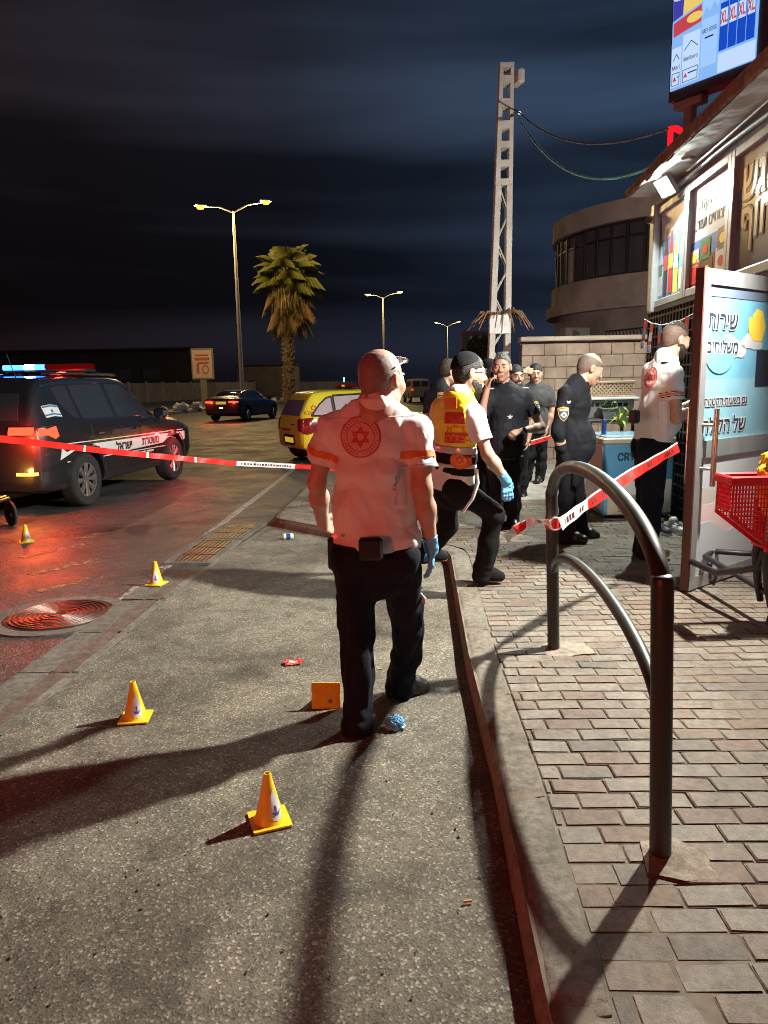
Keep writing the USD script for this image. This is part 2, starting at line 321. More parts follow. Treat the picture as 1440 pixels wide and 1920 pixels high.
mat('post_green', (.013, .024, .019), .46, var=.55, vscale=14, coat=.05, spec=.4, col2=(.030, .022, .014))
mat('pole_concrete', (.56, .53, .47), .8, var=.25, vscale=3)
mat('block_stone', (.33, .26, .20), .9, var=.4, vscale=3, bump=.6, bscale=25)
mat('block_stone_b', (.30, .235, .18), .9, var=.4, vscale=3, bump=.6, bscale=25)
mat('render_beige', (.44, .37, .30), .9, var=.35, vscale=1.3, bump=.3, bscale=12)
mat('render_dark', (.30, .245, .20), .9, var=.35, vscale=1.3)
mat('window_dark', (.085, .085, .09), .12, spec=.6, var=.3, vscale=1.2)
mat('curtain', (.5, .47, .42), .8, var=.3, vscale=12)
mat('wood', (.30, .17, .09), .7, var=.35, vscale=9)
mat('white_board', (.66, .65, .62), .5, var=.15, vscale=5)
mat('rail_grey', (.30, .26, .22), .8, var=.3, vscale=.8)

# ------------------------------------------------------------------ ground, road, apron
def ring(c, r0, r1): return Point(c).buffer(r1, 24).difference(Point(c).buffer(r0, 24))
struct('ground', [bx((0, 150, -.08), (900, 900, .1))], 'soil')
KERB = [(.27, -1.5), (.36, 1.62), (.41, 2.65), (.44, 3.95), (.56, 6.30), (.545, 6.45), (.47, 6.57), (-.57, 7.61), (-1.16, 8.20), (-1.25, 8.32), (-1.27, 8.48), (-1.15, 11.3), (-.1, 20), (1.1, 30)]
walk = Polygon(KERB + [(30, 30), (30, -1.5)])
GUT_A = [(-2.1, -1.5), (-1.83, 3.24), (-1.72, 4.6), (-1.67, 5.74), (-1.33, 8.25), (-1.3, 8.6), (-1.2, 11.3), (-.15, 20), (1.05, 30)]
road = Polygon([(-2.1, -30), (-2.1, -1.5)] + GUT_A[1:] + [(6, 60), (40, 160), (-30, 160), (-22, 60), (-24, -30)])
struct('road', prism(road, .01, -.01), 'road_asphalt')
apron = Polygon(GUT_A[:5] + [(-1.25, 8.32), (-1.16, 8.2), (-.57, 7.61), (.47, 6.57), (.56, 6.3), (.44, 3.95), (.41, 2.65), (.36, 1.62), (.27, -1.5)])
def bumpy(poly, z, amp, res, seed=0, freq=1.3):
    pv, pf = trimesh.creation.triangulate_polygon(poly, engine='earcut')
    v, f = trimesh.remesh.subdivide_to_size(np.c_[pv, np.zeros(len(pv))], pf, res, max_iter=14)
    m = trimesh.Trimesh(v, f, process=True); w = np.array(m.vertices)
    w[:, 2] = z + amp * (meshkit.fbm(np.c_[w[:, :2] * freq, np.zeros(len(w))], 4, seed) - .5)
    f = np.array(m.faces); n = np.cross(w[f[:, 1]] - w[f[:, 0]], w[f[:, 2]] - w[f[:, 0]])[:, 2]
    f[n < 0] = f[n < 0][:, ::-1]; return trimesh.Trimesh(w, f, process=False)
struct('parking_apron', bumpy(apron, .012, .014, .18, 3), 'apron_asphalt', smooth=True)
struct('far_carriageway', prism(Polygon([(-19.6, 30), (-38, 20), (-30, 160), (-5, 160)]), .01, -.012), 'road_asphalt')

# gutter strip: cracked concrete slabs
gut = struct('gutter', prism(LineString(GUT_A[1:6]).buffer(.05), .012, -.004), 'joint_sand')
ls = LineString(GUT_A[:6]); L = ls.length; s = 3.2; k = 0
while s < L - .2:
    ln = .62 + .3 * rng.random(); e = min(L, s + ln)
    a, b = np.array(ls.interpolate(s).coords[0]), np.array(ls.interpolate(e - .012).coords[0]); d = (b - a) / np.linalg.norm(b - a); n = np.array([-d[1], d[0]])
    mid = (a + b) / 2
    if not (6.35 < mid[1] < 8.45):
        for j, (o0, o1, mt) in enumerate([(.0, .05, 'kerb_concrete'), (.056, .17, 'gutter_red'), (.178, .36, 'gutter_concrete')]):
            q = Polygon([a + n * o0, b + n * (o0 + .008 * rng.standard_normal()), b + n * (o1 + .006 * rng.standard_normal()), a + n * (o1 + .006 * rng.standard_normal())])
            m = bumpy(q.buffer(-.002), .02 - .003 * j + .004 * rng.random(), .012, .09, k * 3 + j, 6); v0 = np.array(m.vertices)
            obj('gutter_slab', join([m, prism(q.buffer(-.002), .016, -.004)]), mt, gut, smooth=25); k += 1
    s = e
# grates in the gutter
def grate(corners, label):
    c = np.array(corners, float); o = c.mean(0); t = thing('drain_grate', label, 'drain grate', (*o, .0), 0, 'drain grates in the gutter')
    q = Polygon(c - o); obj('frame', prism(q.buffer(.045, join_style=2).difference(q.buffer(-.02, join_style=2)), .024, 0), 'gutter_concrete', t, smooth=False)
    obj('pit_shade', prism(q.buffer(-.021), .004, 0.004), 'black_rubber', t)  # black sheet in place of the shade down in the drain
    A, B, Cc, D = c - o
    for r in range(3):
        for i in range(9):
            u0, u1 = (i + .12) / 9, (i + .80) / 9
            P = lambda u, v: (A + (B - A) * u) * (1 - v) + (D + (Cc - D) * u) * v
            v0, v1 = r / 3 + .03, r / 3 + .30
            obj('bar', prism(Polygon([P(u0, v0), P(u1, v0), P(u1, v1), P(u0, v1)]), .012, .010), 'cast_iron', t)
    for r in range(4):
        v = [.012, .333, .667, .988][r]; obj('cross_bar', prism(Polygon([P(.02, v - .012), P(.98, v - .012), P(.98, v + .012), P(.02, v + .012)]), .015, .010), 'cast_iron', t)
g0 = [(-2.0, 6.66), (-1.63, 6.63), (-1.55, 7.55), (-1.94, 7.64)]; g1 = [(-1.935, 7.75), (-1.54, 7.68), (-1.44, 8.50), (-1.83, 8.55)]
grate(g0, 'nearer of the two iron drain grates in the gutter, catching pink light'); grate(g1, 'farther of the two iron drain grates, by the corner of the paved island')
# manhole
mhc = (-2.37, 5.14)
t = thing('manhole_cover', 'round iron manhole cover with concentric ridges lit red on the road', 'manhole cover', (*mhc, 0))
obj('collar', join([prism(ring((0, 0), .375, .47), .012, 0)]), 'gutter_concrete', t)
obj('plate', prism(Point(0, 0).buffer(.368, 32), .012, 0), 'cast_iron', t)
for r in np.arange(.06, .36, .034):
    obj('ridge', lathe([(r - .009, .012), (r - .006, .019), (r + .006, .019), (r + .009, .012)], 56), 'cast_iron', t, smooth=40)
# road paint, thin pale strips, and an amber reflection drawn in yellow
def strip(a, b, w, mt, name, z=.0):
    a, b = np.array(a[:2], float), np.array(b[:2], float); d = (b - a) / np.linalg.norm(b - a); n = np.array([-d[1], d[0]]) * w / 2
    struct(name, prism(Polygon([a - n, b - n, b + n, a + n]), .004, z), mt)
strip(ground(0, 1318), ground(262, 1100), .10, 'paint_white', 'pale_strip'); strip(ground(285, 1082), ground(566, 868), .09, 'paint_white', 'pale_strip')  # two long thin pale strips running along the road
for a, b in (((300, 862), (420, 846)), ((335, 800), (392, 798)), ((500, 812), (545, 806)), ((150, 1010), (190, 1000))):
    strip(ground(*a), ground(*b), .12, 'paint_yellow', 'lane_line')
for k in range(0, 5, 2):  # yellow strips painted in place of the amber lamp's reflection on the road
    u0 = 15 + 22 * k; a, b = ground(40 + 8 * k, 1046 + 16 * k), ground(172 + 4 * k, 1016 + 16 * k)
    strip(a, b, .10, 'paint_yellow', 'amber_reflection')

# ------------------------------------------------------------------ sidewalk: base, kerb stones, pavers
side = struct('sidewalk', prism(walk.buffer(-.02), .166, -.05), 'joint_sand')
kl = LineString(KERB)
kerb = struct('kerb', prism(kl.buffer(.02).intersection(walk), .02, -.02), 'joint_sand')
prof = np.array([(.0, -.06), (.004, .05), (.012, .095), (.028, .115), (.055, .123), (.165, .122), (.166, .06)])
def inward(s):
    a, b = np.array(kl.interpolate(max(0, s - .04)).coords[0]), np.array(kl.interpolate(min(kl.length, s + .04)).coords[0]); d = (b - a) / np.linalg.norm(b - a)
    return np.array([d[1], -d[0]])
s = .15
while s < kl.length - .1:
    e = min(kl.length, s + (.96 if s < 8 else .8) + .06 * rng.standard_normal())
    ss = np.linspace(s + .004, e - .004, 21); R = []
    for x in ss:
        p = np.array(kl.interpolate(x).coords[0]); n = inward(x); R.append([(*(p + n * o), z) for o, z in prof])
    R = np.array(R); e0 = np.minimum(ss - ss[0], ss[-1] - ss); R[:, 2:5, 2] -= (.02 * np.exp(-e0 / .012))[:, None]
    nz = meshkit.fbm(R.reshape(-1, 3) * 9, 4, 5).reshape(R.shape[:2]) - .5; R[..., 2] += nz * .012; R[:, 1:5, 0] += nz[:, 1:5] * .016
    n0, n1 = R.shape[:2]; i, j = np.meshgrid(np.arange(n0 - 1), np.arange(n1 - 1), indexing='ij'); q = np.stack([i * n1 + j, i * n1 + j + 1, (i + 1) * n1 + j + 1, (i + 1) * n1 + j], -1).reshape(-1, 4)
    fs = np.vstack([q[:, [0, 2, 1]], q[:, [0, 3, 2]]]); cap = [[0, k, k + 1] for k in range(1, n1 - 1)] + [[(n0 - 1) * n1, (n0 - 1) * n1 + k + 1, (n0 - 1) * n1 + k] for k in range(1, n1 - 1)]
    obj('kerb_stone', trimesh.Trimesh(R.reshape(-1, 3), np.vstack([fs, cap]), process=False), 'kerb_concrete', kerb, smooth=50); s = e
# pavers
ka = math.radians(-1.6); inner = walk.buffer(-.176); patch1 = Polygon([(.79, 2.03), (.88, 1.99), (.99, 2.0), (1.0, 2.13), (.93, 2.2), (.82, 2.18)]); patch2 = Polygon([(.89, 3.86), (1.0, 3.84), (1.16, 3.88), (1.13, 4.04), (.96, 4.06), (.88, 3.98)])
zone = inner.intersection(Polygon([(-3, .9), (3.2, .9), (3.2, 8.8), (1.2, 8.8), (-1.4, 12), (-3, 12)])).difference(patch1).difference(patch2)
def paver(poly, z, tilt):
    top = poly.buffer(-.005, join_style=2); pa = list(poly.exterior.coords)[:-1]; n = len(pa)
    tp = list(top.exterior.coords)[:-1] if top.geom_type == 'Polygon' and not top.is_empty else []
    c = np.array(poly.centroid.coords[0]); zz = lambda p, h: z + h + tilt @ (np.array(p) - c)
    if len(tp) != n: m = prism(poly, .03, z - .03); return m
    v = [(*p, z - .03) for p in pa] + [(*p, zz(p, -.0045)) for p in pa] + [(*p, zz(p, 0)) for p in tp]
    f = []
    for a in range(2):
        for i in range(n):
            j = (i + 1) % n; f += [(a * n + i, a * n + j, a * n + n + j), (a * n + i, a * n + n + j, a * n + n + i)]
    f += [(2 * n, 2 * n + i, 2 * n + i + 1) for i in range(1, n - 1)]
    return trimesh.Trimesh(np.array(v), np.array(f), process=False)
cells = []
PX, PY, GAP = .200, .0995, .0045
for r in range(0, 112):
    y = .9 + r * PY; off = (r % 2) * PX / 2 + .03 * rng.standard_normal(); x = -3.0 + off
    while x < 3.2:
        j = rng.standard_normal(4) * .0014
        c4 = np.array([(x + GAP / 2 + j[0], y + GAP / 2 + j[1]), (x + PX - GAP / 2 + j[2], y + GAP / 2 + j[3]), (x + PX - GAP / 2 + j[2], y + PY - GAP / 2 + j[1]), (x + GAP / 2 + j[0], y + PY - GAP / 2 + j[3])])
        c4 = rz(np.c_[c4, np.zeros(4)] - (0.4, 3, 0), ka)[:, :2] + (.4, 3); q = Polygon(c4)
        if zone.contains(q): cells.append(q)
        elif zone.intersects(q):
            for g in geoms(q.intersection(zone)):
                g = g.simplify(.004)
                if g.area > .002 and g.geom_type == 'Polygon' and not g.interiors: cells.append(trimesh and (g if g.exterior.is_ccw else Polygon(list(g.exterior.coords)[::-1])))
        x += PX
cells.sort(key=lambda q: q.centroid.y + .35 * abs(q.centroid.x - .9)); rest = {c: [] for c in 'abcd'}; n = 0
for q in cells:
    z = .121 + .0035 * rng.random() + .004 * math.sin(q.centroid.x * 3 + q.centroid.y * 1.7); m = paver(q, z, rng.standard_normal(2) * .012); kind = 'abcd'[rng.choice(4, p=[.36, .26, .24, .14])]
    if m is None: continue
    p = at(0, 0, 1)
    seen = q.centroid.x < .36 * q.centroid.y + .35
    if n < 300 and seen: obj('paver', m, 'paver_' + kind, side); n += 1
    else: rest[kind].append(m)
for kind, ms in rest.items():
    if ms: obj('paver_field', join(ms), 'paver_' + kind, side, kind='stuff')
for q in (patch1, patch2): obj('cement_patch_base', prism(q.buffer(.004), .008, .113), 'patch_cement', side); obj('cement_patch', bumpy(q.buffer(.004), .127, .02, .03, 9, 12), 'patch_cement', side, smooth=True)
strip((-.86, 8.75), (-.62, 9.95), .11, 'paint_white', 'bay_line', .121)
struct('terrace', [rbx((5.55, 11.45, .12), (9.2, 5.1, .16), .02)], 'concrete')
struct('terrace_step', [rbx((3.0, 8.83, .085), (4.1, .12, .11), .015)], 'gutter_red')
# ------------------------------------------------------------------ shop building (local frame: y along the facade away from the camera, -x towards the street)
W0, WA = np.array([2.64, 0, 0]), math.radians(-4)
shop = thing('shop_building', 'kiosk shop with printed window panels, peeling roof soffit and aluminium frames', 'shop', W0, WA)
wdir, wout = np.array([math.sin(-WA), math.cos(WA), 0]), np.array([-math.cos(WA), math.sin(-WA), 0])
def fac(u, v, off=0.):
    "where the pixel's ray meets the facade plane, as (y, z) in the shop's frame"
    d = _f + _r * (u - CX) / F - _u * (v - CY) / F; t = ((W0 + wout * off - CAM) @ wout) / (d @ wout); p = CAM + d * t - W0
    return np.array([p @ wdir, p[2]])
mat('wall_grey', (.33, .32, .30), .85, var=.3, vscale=2, bump=.3, bscale=30)
mat('print_white', (.44, .46, .49), .3); mat('print_paleblue', (.22, .43, .54), .3, var=.25, vscale=2.2); mat('print_blue', (.06, .15, .32), .3); mat('print_navy', (.10, .13, .19), .28)
mat('print_sky', (.14, .36, .50), .3, var=.2, vscale=2.5); mat('print_ink', (.018, .028, .045), .35); mat('print_red', (.48, .03, .035), .3); mat('print_brown', (.16, .055, .035), .3, var=.4, vscale=25)
mat('print_green', (.04, .17, .06), .3, var=.4, vscale=25); mat('print_yellow', (.75, .50, .06), .3); mat('print_cola', (.035, .012, .012), .25); mat('print_pink', (.60, .46, .45), .35); mat('print_sand', (.45, .40, .37), .35)
mat('print_cream', (.62, .5, .42), .3); mat('print_grey', (.30, .32, .34), .35); mat('print_taupe', (.27, .25, .25), .35)
YE, ZS = 9.03, 3.7
def wall(y0, y1, z0, z1): return bx((.1, (y0 + y1) / 2, (z0 + z1) / 2), (.2, y1 - y0, z1 - z0))
DOOR0, DOOR1 = 5.84, 7.02
obj('wall', join([wall(-4, DOOR0, 0, ZS), wall(DOOR0, DOOR1, 2.36, ZS), wall(DOOR1, YE, 0, ZS), bx((2.2, YE - .1, ZS / 2), (4.0, .2, ZS)), bx((4.2, 2.2, ZS / 2), (.2, 12.4, ZS))]), 'wall_grey', shop)
obj('interior', join([bx((2.1, 6.5, .13), (3.9, 3.4, .03)), bx((2.6, 6.3, 1.4), (.1, 3.4, 2.6)), bx((1.4, 4.7, 1.4), (2.3, .1, 2.6)), bx((1.4, 8.2, 1.4), (2.3, .1, 2.6)), bx((1.4, 6.3, 2.75), (2.3, 3.4, .06))]), 'white_board', shop)
# roof slab with crumbling edge
sf = bumpy(sbox(-.36, -4, 4.4, YE - .02), 0, .045, .09, 11, 4.5); v = np.array(sf.vertices); edge = np.minimum(v[:, 0] + .36, YE - .02 - v[:, 1]); v[:, 2] = ZS + v[:, 2] - .02 * np.exp(-edge / .05); sf = trimesh.Trimesh(v, sf.faces[:, ::-1], process=False)
obj('soffit', sf, 'plaster', shop, smooth=True)
fa = []
for y in np.arange(-4, YE - .02, .16):
    h = .085 + .025 * rng.random(); fa.append(rbx((-.37 + .012 * rng.random(), y + .08, ZS + h / 2 - .015), (.05, .163, h), .012))
obj('fascia', join(fa), 'fascia_brown', shop)
obj('roof', join([bx((2.0, 2.2, ZS + .08), (4.7, 12.4, .1))]), 'render_dark', shop)
obj('conduit', join([tube([(-.06, y, ZS - .10 + .015 * math.sin(y * 2)) for y in np.arange(-3, YE, .3)], .02, 8), tube([(-.10, y, ZS - .045 + .012 * math.sin(y * 1.3 + 1)) for y in np.arange(-3, 8.0, .3)], .012, 6)]), 'aluminium', shop, smooth=40)
# framed panels
def frame(y0, y1, z0, z1, w=.075, d=.06):
    fr = obj('panel_frame', join([rbx((-d / 2, y0 + w / 2, (z0 + z1) / 2), (d, w, z1 - z0), .006), rbx((-d / 2, y1 - w / 2, (z0 + z1) / 2), (d, w, z1 - z0), .006),
                                rbx((-d / 2 + .002, (y0 + y1) / 2, z0 + w / 2), (d, y1 - y0 - 2 * w, w), .006), rbx((-d / 2 + .002, (y0 + y1) / 2, z1 - w / 2), (d, y1 - y0 - 2 * w, w), .006)]), 'aluminium', shop)
    return fr
def onwall(poly, depth, t=.003, y0=0., z0=0.):
    "shape given as (along towards the camera, up) about (y0, z0)"
    return plate(poly, (-depth, y0, z0), (0, -1, 0), (-1, 0, 0), t)
ya, yb, yc = fac(1226, 480)[0], fac(1296, 440)[0], fac(1379, 400)[0]
zb1 = fac(1225, 580)[1]
PZ0, PZ1 = zb1, ZS - .17
def panel(y_far, y_near, bg): 
    frame(y_near, y_far, PZ0, PZ1); return obj('panel', onwall(sbox(.07, 0, y_far - y_near - .07, PZ1 - PZ0 - .13), .012, .004, y_far, PZ0 + .065), bg, shop)
# panel of bottles
p = panel(ya, yb, 'print_paleblue'); w, h = ya - yb, PZ1 - PZ0
def art(shape, m, y_far, lay, parent, name='print'): obj(name, onwall(shape, .016 + .002 * lay, .002, y_far, PZ0), m, parent)
art(sbox(.075, h * .62, w - .075, h - .07), 'print_white', ya, 0, p); art(sbox(.075, h * .40, w - .075, h * .66), 'print_blue', ya, 1, p)
for k in range(7): art(LineString([(.10 + .045 * k, h * .60), (.16 + .03 * k, h * .78), (.2 + .02 * k, h - .09)]).buffer(.011), 'print_ink', ya, 2, p, 'swoosh')
def bottle(x, b, hh, ww, cola, label, cap, y_far, par, lay):
    body = Polygon([(x - ww / 2, b), (x + ww / 2, b), (x + ww / 2, b + hh * .62), (x + ww * .18, b + hh * .88), (x + ww * .18, b + hh * .95), (x - ww * .18, b + hh * .95), (x - ww * .18, b + hh * .88), (x - ww / 2, b + hh * .62)])
    art(body, cola, y_far, lay, par, 'bottle_print'); art(sbox(x - ww / 2, b + hh * .38, x + ww / 2, b + hh * .6), label, y_far, lay + 1, par, 'label_print'); art(sbox(x - ww * .2, b + hh * .95, x + ww * .2, b + hh), cap, y_far, lay + 1, par, 'cap_print')
bw = (w - .2) / 6
for k, (hh, c, l, cp) in enumerate([(.46, 'print_cola', 'print_red', 'print_red'), (.52, 'print_white', 'print_green', 'print_green'), (.66, 'print_cola', 'print_red', 'print_red'), (.62, 'print_red', 'print_yellow', 'print_white'), (.60, 'print_yellow', 'print_cream', 'print_white'), (.55, 'print_cream', 'print_sky', 'print_sky')]):
    bottle(.10 + bw * (k + .5), .10 + .02 * (k % 2), h * hh, bw * .74, c, l, cp, ya, p, 3)
# panel with two lines of writing over snack boxes
p = panel(yb, yc, 'print_white'); w = yb - yc
art(sbox(.075, h * .30, w - .075, h * .47), 'print_blue', yb, 0, p); art(sbox(.075, .07, w - .075, h * .31), 'print_brown', yb, 1, p)
for k, (x, y, ww, hh, m) in enumerate([(.10, h * .25, .22, .16, 'print_cream'), (.36, h * .27, .26, .2, 'print_green'), (w - .33, h * .30, .24, .2, 'print_brown'), (.10, h * .10, .26, .2, 'print_red'), (.40, h * .08, .3, .22, 'print_brown'), (w - .36, h * .1, .27, .25, 'print_cream')]):
    art(sbox(x, y, x + ww, y + hh), m, yb, 2, p, 'box_print'); art(affinity.scale(Point(x + ww / 2, y + hh / 2).buffer(.05), 1.4, .9), 'print_red' if k % 2 else 'print_yellow', yb, 3, p, 'box_logo')
art(sh(text('שתיה קלה', .105, 'Hebrew'), w * .5, h * .76), 'print_ink', yb, 1, p, 'lettering'); art(sh(text('פיצוחים ועוד...', .105, 'Hebrew', width=w * .82), w * .5, h * .60), 'print_ink', yb, 1, p, 'lettering')
# big dark blue panel, running on out of the frame
yd = yc - 2.6
p = panel(yc, yd, 'print_navy'); w = yc - yd
art(sbox(.075, h * .66, w - .075, h - .07), 'print_taupe', yc, 0, p); art(Polygon([(.075, h * .60), (w - .075, h * .52), (w - .075, h * .68), (.075, h * .68)]), 'print_blue', yc, 1, p)
for s_, yy, hh in (('גש', h * .70, .30), ('חוף', h * .36, .30)):
    tx = text(s_, hh, 'Hebrew', bold=1); tx = affinity.translate(tx, -tx.bounds[0] + .20, yy)
    art(tx.buffer(.02), 'print_ink', yc, 2, p, 'lettering_edge'); art(tx, 'print_cream', yc, 3, p, 'lettering')
obj('corner_post', join([rbx((-.05, YE - .06, PZ1 / 2 + PZ0 / 2), (.1, .12, PZ1 - PZ0 + .1), .008)]), 'aluminium', shop)
# dark grille below the first panels
gr = obj('grille', join([bx((-.03, (ya + DOOR1) / 2, PZ0 - .03), (.05, ya - DOOR1, .05)), bx((-.012, (ya + DOOR1) / 2, PZ0 / 2 + .05), (.01, ya - DOOR1, PZ0 - .1))]), 'black_metal', shop)
obj('grille_bars', join([bx((-.035, y, PZ0 / 2 + .06), (.02, .022, PZ0 - .1)) for y in np.arange(DOOR1 + .05, ya, .105)] + [bx((-.037, (ya + DOOR1) / 2, z), (.018, ya - DOOR1 - .02, .02)) for z in np.arange(.25, PZ0 - .05, .115)]), 'black_metal', gr, kind='stuff')
obj('door_jamb', join([rbx((-.03, DOOR0 + .03, 1.24), (.07, .06, 2.24), .006), rbx((-.03, DOOR1 - .03, 1.24), (.07, .06, 2.24), .006), rbx((-.03, (DOOR0 + DOOR1) / 2, 2.33), (.07, DOOR1 - DOOR0, .06), .006)]), 'aluminium', shop)
# --- open glazed door
DA, DH = np.array([2.112, 5.02, .135]), np.array([3.035, 5.735, .135]); dU = (DH - DA) / np.linalg.norm(DH - DA); DWD = np.linalg.norm(DH - DA) + .02; dN = np.array([dU[1], -dU[0], 0]); DHH = 2.19
door = thing('shop_door', 'open aluminium shop door printed with blue sky and dark lettering', 'door', (DH[0], DH[1], .12), 0)
def dp(poly, t, back=0.): return plate(poly, DA + dN * back, dU, dN, t)
fw = .085; MID0, MID1 = .93, 1.05
obj('frame', join([dp(sbox(.012, 0, fw, DHH), .05, -.025), dp(sbox(DWD - fw, 0, DWD, DHH), .05, -.025), dp(sbox(fw, 0, DWD - fw, .09), .046, -.023), dp(sbox(fw, DHH - .10, DWD - fw, DHH), .046, -.023), dp(sbox(fw, MID0, DWD - fw, MID1), .046, -.023)]), 'aluminium', door, world=True)
obj('edge_strip', dp(sbox(-.006, 0, .011, DHH), .06, -.034), 'door_edge_redlit', door, world=True)
up = obj('upper_panel', dp(sbox(fw, MID1, DWD - fw, DHH - .10), .014, -.007), 'print_sky', door, world=True)
lo = obj('lower_panel', dp(sbox(fw, .09, DWD - fw, MID0), .014, -.007), 'print_white', door, world=True)
def dart(poly, m, lay, par, name='print'): obj(name, dp(poly, .0016, .0075 + .0016 * lay), m, par, world=True)
zo = MID1; H1 = DHH - .10 - MID1; pw = DWD - 2 * fw
dart(sbox(fw, zo, fw + pw, zo + H1 * .40), 'print_paleblue', 0, up, 'pale_sky')
def cloud(cx, cy, s_): return union_all([affinity.scale(Point(cx + a * s_, cy + b * s_).buffer(r_ * s_), 1.3, .8) for a, b, r_ in ((-.5, 0, .3), (-.1, .12, .42), (.35, .02, .36), (.75, -.06, .26))])
clip = sbox(fw + .002, zo + .002, fw + pw - .002, zo + H1 - .002)
dart(cloud(fw + .32, zo + H1 * .60, .22).intersection(clip), 'print_white', 1, up, 'cloud'); dart(cloud(fw + .62, zo + H1 * .64, .16).intersection(clip), 'print_white', 1, up, 'cloud_a')
dart(affinity.scale(Point(fw + .2, zo + H1 * .56).buffer(.16), 1.2, .8).intersection(clip), 'print_sky', 2, up, 'hill_print')
dart(sbox(fw, zo + H1 * .93, fw + pw, zo + H1), 'print_navy', 1, up, 'top_band')
def dtext(s_, hh, x0, wd, yc_):
    tx = text(s_, hh, 'Hebrew', bold=1, width=wd); tx = affinity.translate(tx, x0 - tx.bounds[0], yc_)
    dart(tx.buffer(.008).intersection(clip), 'print_white', 3, up, 'lettering_edge'); dart(tx.intersection(clip), 'print_ink', 4, up, 'lettering')
dtext('שירות', .115, fw + .005, .40, zo + H1 * .775); dtext('משלוחים', .085, fw + .005, .42, zo + H1 * .615)
dtext('גם בשעות הקטנות', .055, fw + .01, .60, zo + H1 * .245); dtext('של הלילה', .10, fw + .01, .60, zo + H1 * .10)
fig = union_all([Polygon([(.50, .60), (.54, .76), (.62, .82), (.72, .80), (.80, .66), (.74, .52), (.56, .52)]), affinity.scale(Point(.50, .66).buffer(.05), .8, 1.6)])
dart(affinity.translate(affinity.scale(fig, .75, .75, origin=(.5, .6)), fw + .10, zo + H1 * .14).intersection(clip), 'print_yellow', 2, up, 'figure_print')
dart(sbox(fw + .72, zo + H1 * .34, fw + pw, zo + H1 * .60), 'print_ink', 1, up, 'figure_legs')
for k, (yy, hh) in enumerate(((.30, .16), (.22, .22), (.1, .2))):
    xs = np.linspace(fw, fw + pw, 20); top = yy + .35 + .06 * np.sin(xs * 5 + k) + .03 * np.sin(xs * 13 + 2 * k)
    dart(Polygon([(x, y) for x, y in zip(xs, top)] + [(fw + pw, .092), (fw, .092)]), ['print_sand', 'print_pink', 'print_white'][k], k + 0, lo, 'dune_print')
hd = obj('handle', join([join([cyl(DA + dU * .12 + dN * s_ * .095 + np.array([0, 0, .74]), DA + dU * .12 + dN * s_ * .095 + np.array([0, 0, 1.27]), .019, n=14)] + [cyl(DA + dU * .075 + dN * s_ * .02 + np.array([0, 0, z]), DA + dU * .12 + dN * s_ * .095 + np.array([0, 0, z]), .012, n=10) for z in (.86, 1.16)]) for s_ in (1, -1)]), 'steel', door, smooth=40, world=True)
obj('hinge', join([cyl(DH + np.array([-.01, .02, z]), DH + np.array([-.01, .02, z + .12]), .016) for z in (.2, 1.0, 1.9)]), 'steel', door, smooth=40, world=True)
# shelf with a paper on the far side of the door
# --- flood lamps, camera, screen, neon letter on the shop
glow('lamp_white', (1, .97, .88), 60.)
def shop_pt(x, y, z): return W0 + rz(np.array([x, y, 0]), WA) + np.array([0, 0, z])
LAMPC = (1.0, .965, .87)
def flood(p, aim, label, power, tint=LAMPC):
    t = thing('flood_lamp', label, 'flood lamp', p, 0, 'flood lamps under the shop roof'); p = np.asarray(p, float)
    d = np.asarray(aim, float) - p; d /= np.linalg.norm(d); U = np.cross(d, (0, 0, 1)); U /= np.linalg.norm(U); V = np.cross(U, d)
    obj('housing', plate(sbox(-.13, -.10, .13, .10).buffer(.01), p - d * .05, U, d, .045, V), 'aluminium', t, world=True)
    obj('lens', plate(sbox(-.12, -.09, .12, .09), p - d * .004, U, d, .004, V), 'lamp_white', t, world=True)
    obj('bracket', join([tube([p - d * .03, p - d * .03 + np.array([0, 0, .06]), (p[0], p[1], ZS)], .012, 6)]), 'black_metal', t, world=True)
    l = UsdLux.DiskLight.Define(stage, _path(t, 'lamp')); l.CreateRadiusAttr(.07); l.CreateColorAttr(Gf.Vec3f(*tint)); l.CreateIntensityAttr(power)
    m = np.eye(4); m[0, :3], m[1, :3], m[2, :3], m[3, :3] = U, V, -d, d * .02
    l.AddTransformOp().Set(Gf.Matrix4d(m.tolist()))
fy = fac(1245, 352, .20)
FL1 = shop_pt(-.20, fy[0], fy[1]); FL2 = shop_pt(-.33, 4.5, 3.18)
flood(FL1, FL1 + np.array([-1.7, -.25, -1.25]), 'blazing white flood lamp under the corner of the shop roof', 5200., (.90, 1., .93))
flood(FL2, FL2 + np.array([-2.1, .02, -.5]), 'white flood lamp under the shop roof above the open door', 14500.)
FL3 = shop_pt(.5, YE + .25, 3.3)  # out of view round the corner, placed to light the wall and tower
flood(FL3, FL3 + np.array([-.7, 1.6, -.5]), 'unseen white flood lamp on the shop end wall, out of view, placed to light the block wall', 5500.)
cp = shop_pt(-.05, *fac(1222, 412, .05)); t = thing('security_camera', 'white security camera on the shop corner under the flood lamp', 'camera', cp)
obj('body', tube([cp + np.array([.0, .0, 0]), cp + np.array([-.06, -.10, -.02]), cp + np.array([-.10, -.20, -.045])], [.035, .042, .042], 12), 'white_board', t, smooth=40, world=True)
obj('visor', tube([cp + np.array([-.105, -.20, -.044]), cp + np.array([-.112, -.216, -.049])], [.036, .036], 12), 'black_metal', t, smooth=40, world=True)
obj('mount', join([bx(cp + np.array([.05, .0, 0]), (.12, .05, .06))]), 'white_board', t, world=True)
